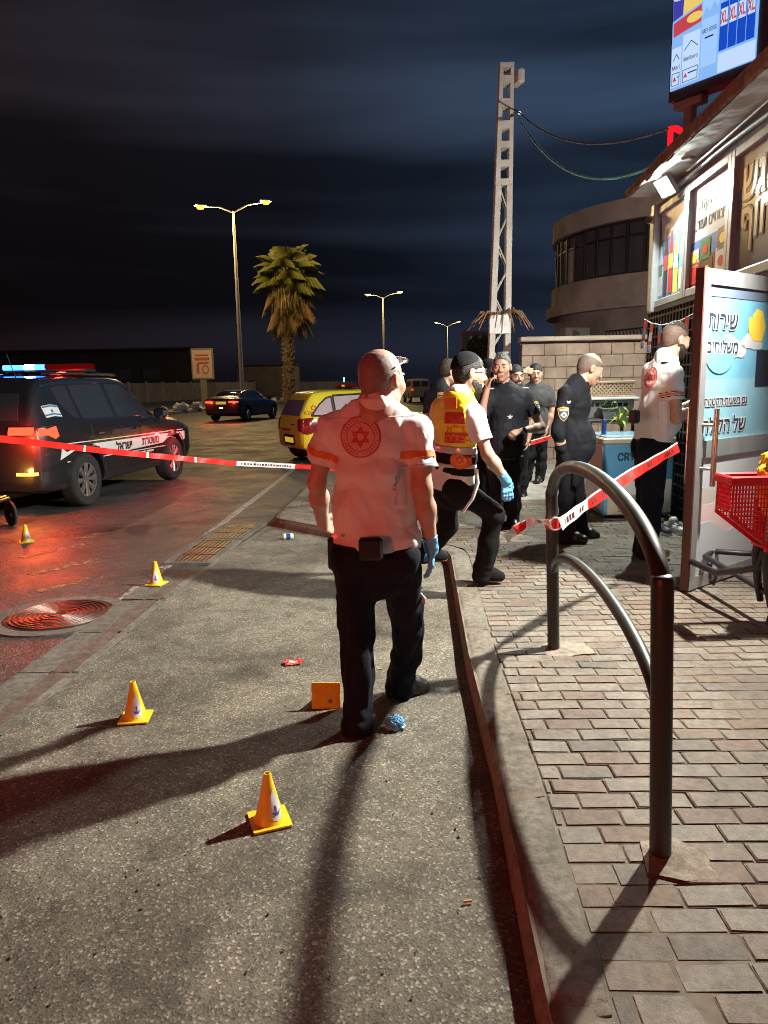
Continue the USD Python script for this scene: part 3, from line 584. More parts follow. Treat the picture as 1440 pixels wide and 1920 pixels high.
# lit advertising screen on a post
glow('scr_sky', (.22, .42, .80), 1.15); glow('scr_white', (.55, .72, 1.0), 1.0); glow('scr_blue', (.01, .07, .55), 1.0); glow('scr_red', (.55, .06, .08), 1.0); glow('scr_yellow', (.85, .60, .15), 1.0); glow('scr_ink', (.015, .03, .10), .7); glow('scr_cream', (.9, .66, .42), .95); glow('scr_purple', (.06, .05, .4), 1.); glow('scr_pale', (.30, .50, .85), 1.2)
SL = at(1256, 172, 7.6); sU = np.array([.56, -.83, 0]); sU /= np.linalg.norm(sU); sN = np.array([sU[1], -sU[0], 0.])
if sN @ (CAM - SL) < 0: sN = -sN
d_ = _f + _r * (1416 - CX) / F - _u * (112 - CY) / F; q = np.linalg.solve(np.array([[d_[0], -sU[0]], [d_[1], -sU[1]]]), SL[:2]); SWD = q[1]; SH = 1.25
scr = thing('advertising_screen', 'lit advertising screen on a post above the shop roof', 'screen', (SL[0], SL[1], ZS + .1))
def sp(poly, t_, back=0.): return plate(poly, SL + sN * back, sU, sN, t_)
obj('casing', join([sp(sbox(-.02, -.09, SWD + .09, SH + .08), .16, -.175)]), 'aluminium_dark', scr, world=True)
pn = obj('display', sp(sbox(0, 0, SWD, SH), .012, -.012), 'scr_sky', scr, world=True)
def sart(poly, m, lay, name='picture'): obj(name, sp(poly.intersection(sbox(.004, .004, SWD - .004, SH)), .002, .001 + .002 * lay), m, pn, world=True)
a = SWD
sart(Polygon([(.0, .60), (.30 * a, .66), (.32 * a, 1.0), (.0, 1.0)]), 'scr_purple', 0); sart(Polygon([(.13 * a, .62), (.36 * a, .66), (.37 * a, 1.02), (.15 * a, 1.0)]), 'scr_yellow', 1); sart(Polygon([(.02 * a, .46), (.36 * a, .50), (.36 * a, .64), (.02 * a, .58)]), 'scr_red', 2); sart(affinity.scale(Point(.28 * a, .56).buffer(.05), 1.6, .8), 'scr_yellow', 3)
for x, y in ((.26, .90), (.09, .80)): sart(affinity.scale(Point(x * a, y).buffer(.055), 1.5, .75), 'scr_white', 3, 'badge'); sart(affinity.scale(Point(x * a, y).buffer(.045), 1.5, .6), 'scr_red', 4, 'badge_ink')
sart(sh(text('במבה', .06, 'Hebrew', bold=1, width=.18 * a), .27 * a, .76), 'scr_red', 3, 'lettering')
for x0, x1, y1, s_ in ((.015, .135, .36, 'Marl'), (.15, .36, .44, 'Marlboro')):
    sart(sbox(x0 * a, .02, x1 * a, y1), 'scr_white', 4, 'packet'); sart(LineString([(x0 * a + .02, y1 * .70), ((x0 + x1) / 2 * a, y1 * .84), (x1 * a - .02, y1 * .70)]).buffer(.003), 'scr_ink', 5, 'chevron'); sart(sh(text(s_, .035, width=(x1 - x0) * a * .8), (x0 + x1) / 2 * a, y1 * .52), 'scr_ink', 5, 'lettering')
    sart(sbox(x0 * a + .01, .03, x1 * a - .01, .14).difference(sbox(x0 * a + .015, .035, x1 * a - .015, .135)), 'scr_ink', 5, 'warning_box'); sart(Polygon([(x0 * a + .02, .07), (x0 * a + .06, .07), (x0 * a + .04, .11)]), 'scr_red', 5, 'warning_mark'); sart(sbox(x0 * a + .065, .095, x1 * a - .02, .105), 'scr_ink', 5, 'warning_line')
sart(sbox(.37 * a, .10, .56 * a, .95), 'scr_pale', 1); sart(sh(text('GREY GOOSE', .035, width=.17 * a), .465 * a, .40), 'scr_ink', 3, 'lettering'); sart(Polygon([(.37 * a, .52), (.42 * a, .60), (.46 * a, .55), (.51 * a, .62), (.56 * a, .56), (.56 * a, .50), (.37 * a, .50)]), 'scr_sky', 2, 'landscape'); sart(LineString([(.42 * a, .34), (.51 * a, .34)]).buffer(.006), 'scr_ink', 3, 'small_print')
sart(sbox(.58 * a, .0, a, .16), 'scr_white', 1)
for k in range(4):
    x0 = (.585 + .10 * k) * a
    for y0 in (.18, .60):
        sart(sbox(x0, y0, x0 + .092 * a, y0 + .39), 'scr_blue', 2, 'can_picture'); sart(sbox(x0 + .008, y0 + .20, x0 + .086 * a, y0 + .34), 'scr_white', 3, 'can_label'); sart(sh(text('XL', .09, bold=2, width=.075 * a), x0 + .047 * a, y0 + .27), 'scr_red', 4, 'lettering')
sart(sh(text('MR.', .10, bold=2), .70 * a, 1.08), 'scr_ink', 3, 'lettering')
pb = SL + sU * .16 - sN * .10
obj('post', join([rbx((pb[0], pb[1], (ZS + SL[2]) / 2 - .03), (.09, .09, SL[2] - ZS), .008, .5), rbx((pb[0], pb[1], SL[2] - .13), (.3, .12, .07), .01, math.atan2(sU[1], sU[0]))]), 'rail_grey', scr, world=True)
glow('neon_red', (1., .012, .02), 1.2)
nz0, nz1 = ZS + .14, at(1250, 240, 8.25)[2]; nb = at(1250, 290, 8.25); hN = nz1 - nz0
Nsh = union_all([sbox(0, 0, .05, hN), Polygon([(0, hN), (.09, hN), (.62, 0), (.54, 0)]), sbox(.57, 0, .62, hN)])
t = thing('neon_letter', 'glowing red letter N standing on the shop roof edge', 'lit letter', (nb[0], nb[1], ZS + .1))
obj('letter', plate(Nsh, (nb[0], nb[1], nz0), (.97, -.24, 0), (-.24, -.97, 0), .06), 'neon_red', t, world=True)
obj('stand', bx((nb[0] + .02, nb[1] + .03, (ZS + nz0) / 2 + .03), (.04, .03, nz0 - ZS + .02)), 'black_metal', t, world=True)
# ------------------------------------------------------------------ barrier posts with arches
t = thing('bike_rail', 'dark green steel barrier of two posts joined by two arched tubes', 'barrier', (.90, 3.0, .12))
B1, T1, B2, T2 = ground(1238, 1600, .12), None, ground(1038, 1216, .12), None
T1 = at(1242, 1078, B1[1] - .01); T2 = at(1034, 916, B2[1] - .01)
def post(b, tp, r): 
    b, tp = np.array(b), np.array(tp); d = tp - b; return tube([b - (0, 0, .02), b, b + d * .5, b + d * .97, b + d * .992, b + d], [r, r, r, r, r * .93, r * .7], 24)
obj('post', post(B1, T1, .0335), 'post_green', t, smooth=50, world=True); obj('post', post(B2, T2, .0335), 'post_green', t, smooth=50, world=True)
def arch(f1, f2, rise, r):
    a, b = B2 + (T2 - B2) * f2, B1 + (T1 - B1) * f1; P = []
    for k in np.linspace(PI, 0, 40):
        s_ = (math.cos(k) + 1) / 2; P.append(a + (b - a) * s_ + np.array([0, 0, rise * math.sin(k) ** .85]))
    return tube(P, r, 18)
obj('outer_arch', arch(.90, .93, .27, .030), 'post_green', t, smooth=50, world=True); obj('inner_arch', arch(.45, .44, .25, .024), 'post_green', t, smooth=50, world=True)

# ------------------------------------------------------------------ far side of the road
def lamp_post(base, zt, label, arms):
    t = thing('street_lamp', label, 'street lamp', (*base[:2], 0), 0, 'double street lamps along the road'); b = np.array([*base[:2], 0.]); r = .0
    obj('pole', tube([b, b + (0, 0, zt * .5), b + (0, 0, zt)], [.17, .13, .08], 12), 'pole_concrete', t, smooth=40, world=True)
    for a in arms:
        a = np.asarray(a, float); dv = a - (b + (0, 0, zt)); mid = b + (0, 0, zt) + dv * .5 + np.array([0, 0, .12])
        obj('arm', tube([b + (0, 0, zt - .1), mid, a], .045, 8), 'pole_concrete', t, smooth=40, world=True)
        e = dv / np.linalg.norm(dv)
        obj('lamp_head', rbx(a + e * .3 + (0, 0, .05), (.8, .32, .14), .05, math.atan2(e[1], e[0])), 'pole_concrete', t, world=True)
        obj('lens', lathe([(.0, -.22), (.2, -.18), (.30, -.02), (.3, 0)], 16, a + e * .3), 'lamp_amber', t, smooth=50, world=True)
        light(t, 'lamp', a + e * .3 - b + (0, 0, -.3), .2, (1., .66, .26), 1700.)
glow('lamp_amber', (1., .47, .07), 2.3)
for (u, v, y, la, ra, lab) in ((437, 396, 52.9, (384, 388), (491, 380), 'nearest double street lamp, tall above the dark car'), (718, 558, 107., (693, 553), (746, 549), 'second double street lamp, behind the bald medic'), (839, 612, 158., (821, 606), (858, 604), 'farthest double street lamp, left of the lattice tower')):
    p = at(u, v, y); lamp_post(p, p[2], lab, [at(*la, y - .8), at(*ra, y + .8)])
for q in [(-33, -6), (8, 64)]: pass
# median kerb with stones, fence, signboard, buildings
ml = lambda y: -18.9 + .145 * y
struct('median', prism(Polygon([(ml(26), 26), (ml(130), 130), (ml(130) - 2.0, 130), (ml(26) - 2.0, 26)]), .16, 0), 'concrete')
for k in range(26):
    y = 34 + k * 2.9 + rng.random(); s_ = .28 + .25 * rng.random(); m = trimesh.creation.icosphere(1, 1.); m.vertices *= (1 + .25 * rng.standard_normal((len(m.vertices), 1))) * np.array([s_, s_, s_ * .8])
    m.apply_translation((ml(y) - .5 + .3 * rng.random(), y, .16 + s_ * .35)); single('rock', m, 'white_board', 'small white painted rock in the row along the road median', 'rock', group='white rocks along the median')
f0, f1 = np.array([-33., 40.]), np.array([-6., 190.]); fl = np.linalg.norm(f1 - f0); fd = (f1 - f0) / fl
mat('fence_dull', (.17, .14, .115), .85, var=.3, vscale=.8); t = thing('boundary_fence', 'long low pale boundary fence beyond the far carriageway', 'fence', (*f0, 0))
for k in range(40):
    a = f0 + fd * k * fl / 40; b = f0 + fd * (k + .985) * fl / 40; c = (a + b) / 2; obj('panel', rbx((*c, 1.05), (np.linalg.norm(b - a), .12, 2.1), .02, math.atan2(fd[1], fd[0])), 'fence_dull', t, world=True); obj('fence_post', rbx((*a, 1.12), (.2, .24, 2.24), .02), 'rail_grey', t, world=True)
sp0 = at(380, 690, 62.); t = thing('poster_stand', 'small framed poster stand on a post beside the far carriageway', 'poster stand', (sp0[0], sp0[1], 0))
wl, wr, zt, zb = at(358, 690, 62)[0], at(400, 690, 62)[0], at(380, 653, 62)[2], at(380, 712, 62)[2]; w_ = wr - wl
mat('poster_cream', (.62, .46, .38), .5); mat('poster_red', (.45, .12, .09), .5); mat('frame_grey', (.22, .2, .18), .5)
obj('frame', rbx((sp0[0], sp0[1], (zt + zb) / 2), (w_, .2, zt - zb), .04), 'frame_grey', t, world=True)
pn_ = obj('poster', bx((sp0[0], sp0[1] - .105, (zt + zb) / 2), (w_ * .86, .012, (zt - zb) * .88)), 'poster_cream', t, world=True)
for k, (x, z, ww, hh) in enumerate([(0, .28, .6, .05), (0, .16, .66, .09), (.05, .03, .5, .07), (-.2, -.15, .12, .3), (.14, -.18, .3, .22)]):
    obj('poster_print', plate(sbox(-ww / 2, -hh / 2, ww / 2, hh / 2) if k != 4 else ring((0, 0), .1, .15), (sp0[0] + x * w_, sp0[1] - .113, (zt + zb) / 2 + z * (zt - zb)), (w_, 0, 0), (0, -1, 0), .006, (0, 0, zt - zb)), 'poster_red', pn_, world=True)
obj('leg', bx((sp0[0], sp0[1], zb / 2), (w_ * .26, .18, zb)), 'frame_grey', t, world=True)
mat('far_wall', (.045, .035, .03), .9); mat('far_wall_pale', (.13, .11, .09), .9, var=.3, vscale=.6)
t = thing('warehouse', 'long dark flat roofed building beyond the fence at far left', 'building', (-52, 120, 0))
obj('wall', rbx((-52, 122, 3.6), (46, 14, 7.2), .1), 'far_wall', t, world=True); obj('roof', rbx((-52, 122, 7.4), (47, 15, .35), .1), 'far_wall', t, world=True)
for k in range(9): obj('window', rbx((-72 + k * 4.6, 114.95, 3.6), (2.6, .1, 1.6), .02), 'window_dark', t, world=True)
b0 = at(505, 720, 118.); t = thing('pale_shed', 'small pale block building behind the palm trunk', 'building', (b0[0], b0[1], 0))
obj('wall', rbx((b0[0], b0[1], 2.3), (9, 6, 4.6), .05), 'far_wall_pale', t, world=True); obj('roof', rbx((b0[0], b0[1], 4.7), (9.4, 6.4, .25), .05), 'far_wall', t, world=True); obj('door', rbx((b0[0] - 2, b0[1] - 3.02, 1.2), (1.2, .1, 2.4), .02), 'window_dark', t, world=True)
# ------------------------------------------------------------------ lattice tower
TY = 14.; P0, P1 = at(916, 650, TY), at(956, 650, TY); Q0, Q1 = at(936, 122, TY), at(962, 122, TY)
tw = thing('lattice_tower', 'pale lattice mast with square openings near its top and spikes round its foot', 'tower', ((P0[0] + P1[0]) / 2, TY, 0))
zt = Q0[2]; xl = lambda z: P0[0] + (Q0[0] - P0[0]) * (z - P0[2]) / (zt - P0[2]); xr = lambda z: P1[0] + (Q1[0] - P1[0]) * (z - P1[2]) / (zt - P1[2])
ZM = at(940, 350, TY)[2]; LW, DP = .105, .24
def leg_(x, s_, z0, z1): 
    a, b = np.array([x(z0) + s_ * LW / 2, TY, z0]), np.array([x(z1) + s_ * LW / 2, TY, z1]); m = rbx((0, 0, 0), (LW, DP, z1 - z0), .008); v = np.array(m.vertices); k = (v[:, 2] / (z1 - z0) + .5)[:, None]; v[:, 2] = 0; m.vertices = v + a * (1 - k) + b * k; return m
obj('leg', leg_(xl, 1, .1, ZM), 'pole_concrete', tw, world=True); obj('leg', leg_(xr, -1, .1, ZM), 'pole_concrete', tw, world=True)
n = 11; zz = np.linspace(.3, ZM, n)
for i in range(n - 1):
    a = (xl(zz[i]) + LW * .6, TY, zz[i]); b = (xr(zz[i + 1]) - LW * .6, TY, zz[i + 1])
    if i % 2: a, b = (xr(zz[i]) - LW * .6, TY, zz[i]), (xl(zz[i + 1]) + LW * .6, TY, zz[i + 1])
    for dy in (-.09, .09): obj('brace', tube([np.add(a, (0, dy, 0)), np.add(b, (0, dy, 0))], .013, 6), 'pole_concrete', tw, world=True)
hole = []
for v0, v1 in ((132, 146), (160, 189), (204, 230), (245, 268), (281, 303), (316, 338)):
    za, zb_ = at(945, v1, TY)[2], at(945, v0, TY)[2]; xa, xb = xl((za + zb_) / 2), xr((za + zb_) / 2); hole.append(sbox(xa + (xb - xa) * .26, za, xb - (xb - xa) * .24, zb_))
slab = Polygon([(xl(ZM), ZM), (xr(ZM), ZM), (xr(zt), zt), (xl(zt), zt)]).difference(union_all(hole))
obj('slotted_head', plate(slab, (0, TY + DP / 2, 0), (1, 0, 0), (0, -1, 0), DP), 'pole_concrete', tw, world=True)
lb = at(972, 146, TY - .1); obj('lamp_box', join([rbx(lb, (.13, .3, .24), .03, .3), tube([lb, at(960, 135, TY)], .02, 6)]), 'pole_concrete', tw, world=True)
obj('plate', rbx(at(937, 608, TY - .14), (.38, .03, .34), .01), 'white_board', tw, world=True)
cs = at(940, 588, TY)
for k in range(26):
    g = 2 * PI * k / 26 + .1 * rng.standard_normal(); e = np.array([math.cos(g), math.sin(g), 0]); L_ = .42 + .12 * rng.random()
    obj('spike', tube([cs + e * .12, cs + e * (.12 + L_ * .5) + (0, 0, .07 - .08 * rng.random()), cs + e * (.1 + L_) + (0, 0, -.12 - .22 * rng.random())], [.017, .015, .009], 5), 'wood', tw, world=True)
ins = at(966, 209, TY); obj('insulator', join([tube([at(958, 207, TY), ins, at(974, 212, TY - .2)], .035, 8)]), 'aluminium', tw, smooth=40, world=True)
mat('cable_grey', (.22, .22, .23), .6); mat('cable_green', (.20, .75, .68), .5)
def cable(a, b, sag, r, m, label):
    P = [a + (b - a) * k + np.array([0, 0, -4 * sag * k * (1 - k)]) for k in np.linspace(0, 1, 40)]; single('overhead_cable', tube(P, r, 6), m, label, 'cable', smooth=60)
cable(at(972, 209, TY - .1), at(1252, 242, 7.6), .30, .011, 'cable_grey', 'thin grey overhead cable from the tower to the roof')
cable(at(968, 211, TY - .1), at(1232, 308, 8.0), .50, .020, 'cable_green', 'thick sagging green overhead cable from the tower to the roof')
# dark billboard behind the tower, with a tree in front
bb = at(895, 645, 30.); t = thing('billboard', 'dark red framed billboard left of the lattice tower', 'billboard', (bb[0], bb[1], 0)); x0, x1, z0, z1 = at(866, 640, 30)[0], at(925, 640, 30)[0], at(895, 668, 30)[2], at(895, 622, 30)[2]
mat('board_red', (.30, .03, .03), .5); mat('board_dark', (.03, .02, .02), .5)
obj('frame', join([rbx(((x0 + x1) / 2, 30, z1), (x1 - x0, .12, .06), .01), rbx(((x0 + x1) / 2, 30, z0), (x1 - x0, .12, .06), .01), rbx((x0, 30, (z0 + z1) / 2), (.06, .12, z1 - z0), .01), rbx((x1, 30, (z0 + z1) / 2), (.06, .12, z1 - z0), .01)]), 'board_red', t, world=True)
obj('panel', bx(((x0 + x1) / 2, 30.03, (z0 + z1) / 2), (x1 - x0, .05, z1 - z0)), 'board_dark', t, world=True); obj('poster_print', plate(sbox(-.3, -.05, .3, .05), ((x0 + x1) / 2, 29.995, z1 - .22), (1, 0, 0), (0, -1, 0), .01), 'poster_cream', t, world=True)
obj('leg', join([bx((x0 + .3, 30.1, z0 / 2), (.1, .1, z0)), bx((x1 - .3, 30.1, z0 / 2), (.1, .1, z0))]), 'black_metal', t, world=True)
mat('leaf_dark', (.035, .045, .02), .6, var=.4, vscale=4); mat('bark', (.10, .075, .055), .9, var=.4)
def leaf_cloud(c, r, n, sz, seed):
    g = np.random.default_rng(seed); d = g.standard_normal((n, 3)); d /= np.linalg.norm(d, axis=1, keepdims=True); p = np.asarray(c) + d * (g.random((n, 1)) ** .45) * np.asarray(r) * (.75 + .5 * meshkit.noise(d * 2.2 + seed, seed)[:, None])
    a = g.standard_normal((n, 3)); a /= np.linalg.norm(a, axis=1, keepdims=True); b = np.cross(a, g.standard_normal((n, 3))); b /= np.linalg.norm(b, axis=1, keepdims=True); s_ = sz * (.6 + .8 * g.random((n, 1)))
    v = np.stack([p - a * s_, p + b * s_ * .4, p + a * s_, p - b * s_ * .4], 1).reshape(-1, 3); k = np.arange(n)[:, None] * 4; return trimesh.Trimesh(v, np.vstack([k + [0, 1, 2], k + [0, 2, 3]]), process=False)
tc = at(903, 655, 24.); t = thing('dark_tree', 'dark bushy tree in front of the red framed billboard', 'tree', (tc[0], tc[1], 0)); obj('trunk', tube([(tc[0], tc[1], 0), (tc[0] + .05, tc[1], 1.4), (tc[0], tc[1], 2.4)], [.12, .09, .05], 8), 'bark', t, world=True); obj('crown', leaf_cloud((tc[0], tc[1], tc[2]), (.5, .5, .42), 1500, .07, 3), 'leaf_dark', t, world=True)
# ------------------------------------------------------------------ block wall and round building
WY = 13.4; xa, zt = at(977, 645, WY)[0], at(977, 641, WY)[2]; xb = 6.6
wl_ = thing('block_wall', 'weathered pale stone block wall behind the people', 'wall', ((xa + xb) / 2, WY, .12))
obj('core', bx(((xa + xb) / 2, WY + .12, zt / 2), (xb - xa, .14, zt - .02)), 'joint_sand', wl_, world=True)
r_ = 0; z = .2
while z < zt - .05:
    x = xa + (0 if r_ % 2 else -.2); hh = min(.205, zt - z)
    while x < xb:
        x0, x1 = max(x, xa), min(x + .40, xb)
        if x1 - x0 > .05: obj('block', rbx(((x0 + x1) / 2, WY + .02 * rng.random() + (.0 if x < xa + .75 else .015), z + hh / 2), (x1 - x0 - .007, .18, hh - .007), .008), ['block_stone', 'block_stone_b'][int(rng.random() < .4)], wl_, world=True)
        x += .40
    z += .205; r_ += 1
obj('coping', rbx(((xa + xb) / 2, WY + .02, zt + .04), (xb - xa + .06, .30, .08), .015), 'render_beige', wl_, world=True)
RC, RR = np.array([9.1, 22.2]), 4.0
rb = thing('round_building', 'curved two storey building with a dark window band, behind the block wall', 'building', (*RC, 0))
zt_, z1, z0, zc = at(1031, 424, 22.7)[2], at(1031, 458, 22.7)[2], at(1031, 545, 22.7)[2], at(1031, 581, 22.7)[2]
def bandm(r, za, zb_): return lathe([(r - .3, za), (r, za), (r, zb_), (r - .3, zb_)], 72, (*RC, 0))
obj('parapet', bandm(RR, z1, zt_), 'render_beige', rb, smooth=40, world=True); obj('sill_band', bandm(RR, zc + .0, z0), 'render_beige', rb, smooth=40, world=True); obj('ledge', bandm(RR + .14, zc - .28, zc + .0), 'render_beige', rb, smooth=40, world=True); obj('lower_wall', bandm(RR - .1, 0, zc - .28), 'render_dark', rb, smooth=40, world=True)
obj('roof', lathe([(0.01, zt_ - .1), (RR - .28, zt_ - .1)], 48, (*RC, 0)), 'render_dark', rb, world=True)
obj('core', lathe([(RR - .42, 0.2), (RR - .42, zt_ - .15)], 48, (*RC, 0)), 'board_dark', rb, world=True)
NP = 26; ztr = z1 - (z1 - z0) * .28
for k in range(NP):
    g0, g1 = PI * .55 + k * (PI * 1.0 / NP), PI * .55 + (k + 1) * (PI * 1.0 / NP); pt = lambda g, r: np.array([RC[0] + r * math.cos(g), RC[1] + r * math.sin(g)])
    a, b = pt(g0, RR - .16), pt(g1, RR - .16); w_ = np.linalg.norm(b - a); c = (a + b) / 2; rot = math.atan2(*(b - a)[::-1]); cu = k == 13
    f_ = obj('window_frame', join([rbx((*a, (z0 + z1) / 2), (.07, .10, z1 - z0), .008, rot), rbx((*c, ztr), (w_ - .07, .06, .06), .006, rot), rbx((*c, z0 + .03), (w_ - .07, .06, .05), .006, rot), rbx((*c, z1 - .03), (w_ - .07, .06, .05), .006, rot)]), 'board_dark', rb, world=True)
    for za, zb_ in ((z0 + .06, ztr - .035), (ztr + .035, z1 - .06)): obj('pane', bx((*c, (za + zb_) / 2), (w_ - .08, .016, zb_ - za), rot), 'curtain' if cu and zb_ < ztr else 'window_dark', f_, world=True)
ac = at(1078, 631, 18.9); t = thing('air_conditioner', 'small outdoor air conditioner on the round building above the wall', 'air conditioner', ac); obj('body', rbx(ac, (.7, .3, .42), .02, .3), 'rail_grey', t, world=True); obj('fan', join([cyl(ac + np.array([-.08, -.20, 0]), ac + np.array([-.07, -.17, 0]), .15)]), 'board_dark', t, world=True)
rl = []
a, b = at(1135, 622, 17.6), at(1225, 612, 17.6)
t = thing('roof_railing', 'dark iron railing with scrolls on top of the wall by the round building', 'railing', ((a[0] + b[0]) / 2, 17.6, 2.4))
obj('rail', join([tube([a, b], .02, 6), tube([a - (0, 0, .30), b - (0, 0, .30)], .02, 6)]), 'black_metal', t, world=True); obj('scroll', join([tube([a + (b - a) * k / 14 - (0, 0, .3), a + (b - a) * (k + .5) / 14 - (0, 0, .12), a + (b - a) * k / 14], .014, 5) for k in range(15)]), 'black_metal', t, world=True)
# ------------------------------------------------------------------ palm
mat('frond_green', (.20, .21, .05), .5, var=.3, vscale=2); mat('frond_dry', (.33, .22, .10), .75, var=.35, vscale=2); mat('palm_trunk', (.16, .12, .08), .95, var=.6, vscale=5)
PYD = 63.; pb_, pc = at(541, 735, PYD), at(541, 555, PYD); pb_[2] = 0
pm = thing('palm_tree', 'fan palm with a skirt of dry fronds beside the far road', 'palm tree', pb_)
obj('trunk', tube([pb_, at(541, 690, PYD), at(538, 640, PYD), at(539, 560, PYD)], [.42, .40, .36, .4], 16), 'palm_trunk', pm, smooth=50, world=True)
sc_ = []
for k in range(380):
    f_ = rng.random(); g = rng.random() * 2 * PI; c = pb_ + (at(539, 585, PYD) - pb_) * f_; e = np.array([math.cos(g), math.sin(g), 0]); sc_.append(tube([c + e * .36, c + e * (.52 + .1 * rng.random()) + (0, 0, .16)], [.085, .02], 4))
obj('leaf_base', join(sc_), 'frond_dry', pm, world=True, kind='stuff')
def fan(base, d, L_, seed, droop):
    g = np.random.default_rng(seed); d = np.asarray(d, float); d /= np.linalg.norm(d); side_ = np.cross(d, (0, 0, 1)); side_ /= np.linalg.norm(side_) + 1e-9; up_ = np.cross(side_, d); hub = base + d * L_ * .48; ms = [tube([base, base + d * L_ * .25 + up_ * .05, hub], [.05, .04, .03], 4)]; V_, F_ = [], []
    for k in range(28):
        a = (k / 27 - .5) * 2.6; e = d * math.cos(a) + side_ * math.sin(a); l = L_ * (.62 - .1 * abs(a)) * (.9 + .2 * g.random()); w_ = np.cross(e, up_) * .034
        p1, p2 = hub + e * l * .55 + up_ * .06, hub + e * l - np.array([0, 0, droop * l]) ; n_ = len(V_); V_ += [hub, p1 + w_, p2, p1 - w_, hub + up_ * .01]; F_ += [(n_, n_ + 1, n_ + 2), (n_, n_ + 2, n_ + 3)]
    ms.append(trimesh.Trimesh(np.array(V_), np.array(F_), process=False)); return join(ms)
top = at(541, 520, PYD)
for k in range(34):
    g = k * 2.4; el = .95 - 1.25 * (k / 34) + .15 * rng.standard_normal(); obj('frond', fan(top + (0, 0, .5 - .8 * k / 34), (math.cos(g) * math.cos(el), math.sin(g) * math.cos(el), math.sin(el)), 2.5 + .5 * rng.random(), k, .25 + .3 * rng.random()), 'frond_green', pm, world=True)
for k in range(26):
    g = k * 2.4 + 1; el = -.45 - .7 * rng.random(); obj('dry_frond', fan(top + (0, 0, .4 - 2.6 * rng.random()), (math.cos(g) * math.cos(el), math.sin(g) * math.cos(el), math.sin(el)), 2.0 + .7 * rng.random(), 100 + k, .7), 'frond_green' if k % 4 == 0 else 'frond_dry', pm, world=True)
dr = []
for k in range(900):
    g = rng.random() * 2 * PI; z_ = rng.random(); r0 = .45 + 1.15 * rng.random(); a = top + np.array([math.cos(g) * r0, math.sin(g) * r0, .9 - 3.0 * z_]); l = .7 + .9 * rng.random(); b = a + np.array([math.cos(g) * .25, math.sin(g) * .25, -l]); s_ = np.array([-math.sin(g), math.cos(g), 0]) * .035
    dr.append(trimesh.Trimesh(np.array([a - s_, a + s_, b + s_ * .3 + rng.standard_normal(3) * .08]), np.array([[0, 1, 2]]), process=False))
obj('dry_skirt', join(dr), 'frond_dry', pm, world=True, kind='stuff')
# ------------------------------------------------------------------ vehicles (local frame: x right, y forward, origin on the ground under the middle of the wheelbase)
from scipy.interpolate import PchipInterpolator as PC
mat('car_black', (.012, .012, .014), .28, coat=1., spec=.5); mat('car_yellow', (.84, .73, .035), .32, coat=.8); mat('car_dark', (.014, .016, .022), .25, coat=1.); mat('car_white', (.55, .55, .53), .35, coat=.5)
mat('car_glass', (.026, .027, .031), .05, spec=.7); mat('car_glass_grey', (.16, .14, .15), .15); mat('trim_black', (.016, .016, .016), .55); mat('tyre', (.018, .017, .016), .85, var=.3); mat('rim', (.42, .40, .38), .3, metal=.85); mat('chrome', (.6, .6, .6), .12, metal=1.)
mat('print_police_white', (.62, .62, .60), .4); mat('lens_red_dull', (.22, .012, .015), .18); mat('panel_poster', (.50, .42, .44), .4)
glow('tail_red', (1., .03, .012), 7.); glow('tail_soft', (1., .03, .015), 1.6); glow('amber', (1., .42, .05), 5.); glow('beacon_blue', (.02, .10, 1.), 14.); glow('beacon_red', (1., .02, .015), .10); glow('beacon_cyan', (.35, .65, 1.), 22.); glow('glow_yellow', (1., .62, .06), .55); glow('white_led', (.9, .95, 1.), 5.)  # yellow emission makes the number plates glow by themselves
def car_body(P, n=72):
    "P: rows (y, half width, sill z, belt z, top z, roof half width) from tail to nose"
    P = np.array(P, float); y = np.linspace(P[0, 0], P[-1, 0], n); y = np.sort(np.r_[y, P[0, 0] + .015, P[0, 0] + .05, P[-1, 0] - .015, P[-1, 0] - .05]); C = [PC(P[:, 0], P[:, k])(y) for k in range(1, 6)]; S = []
    for i, yy in enumerate(y):
        w, zs, zb, zt, wr = [c[i] for c in C]; up = max(zt - zb, .02)
        half = [(0, zs), (w * .86, zs), (w * .955, zs + .04), (w * .985, zs + .14), (w, zs + (zb - zs) * .55), (w * .995, zs + (zb - zs) * .80), (w * .97, zb - .03), (w * .945, zb), (w * .935, zb + up * .03)]
        for t_ in (.35, .7, .86): half.append((w * .935 + (wr - w * .935) * t_, zb + up * t_ * .97))
        half += [(wr * .985, zb + up * .925), (wr * .93, zb + up * .972), (wr * .75, zt - up * .004), (wr * .4, zt + .006), (0, zt + .012)]
        full = half + [(-a, b) for a, b in half[::-1][1:-1]]; S.append([(a, yy, b) for a, b in full])
    S = np.array(S); m = S.shape[1]; N = len(S); i, j = np.meshgrid(np.arange(N - 1), np.arange(m), indexing='ij')
    q = np.stack([i * m + j, i * m + (j + 1) % m, (i + 1) * m + (j + 1) % m, (i + 1) * m + j], -1).reshape(-1, 4); f = np.vstack([q[:, [0, 2, 1]], q[:, [0, 3, 2]]])
    V = S.reshape(-1, 3); c0, c1 = S[0].mean(0), S[-1].mean(0); k = len(V); V = np.vstack([V, c0, c1]); jj = np.arange(m)
    f = np.vstack([f, np.stack([np.full(m, k), jj, (jj + 1) % m], 1), np.stack([np.full(m, k + 1), (N - 1) * m + (jj + 1) % m, (N - 1) * m + jj], 1)])
    t = trimesh.Trimesh(V, f, process=False)
    if t.volume < 0: t.faces = t.faces[:, ::-1]
    return t
def mani(t): return m3.Manifold(m3.Mesh(np.asarray(t.vertices, np.float32), np.asarray(t.faces, np.uint32)))
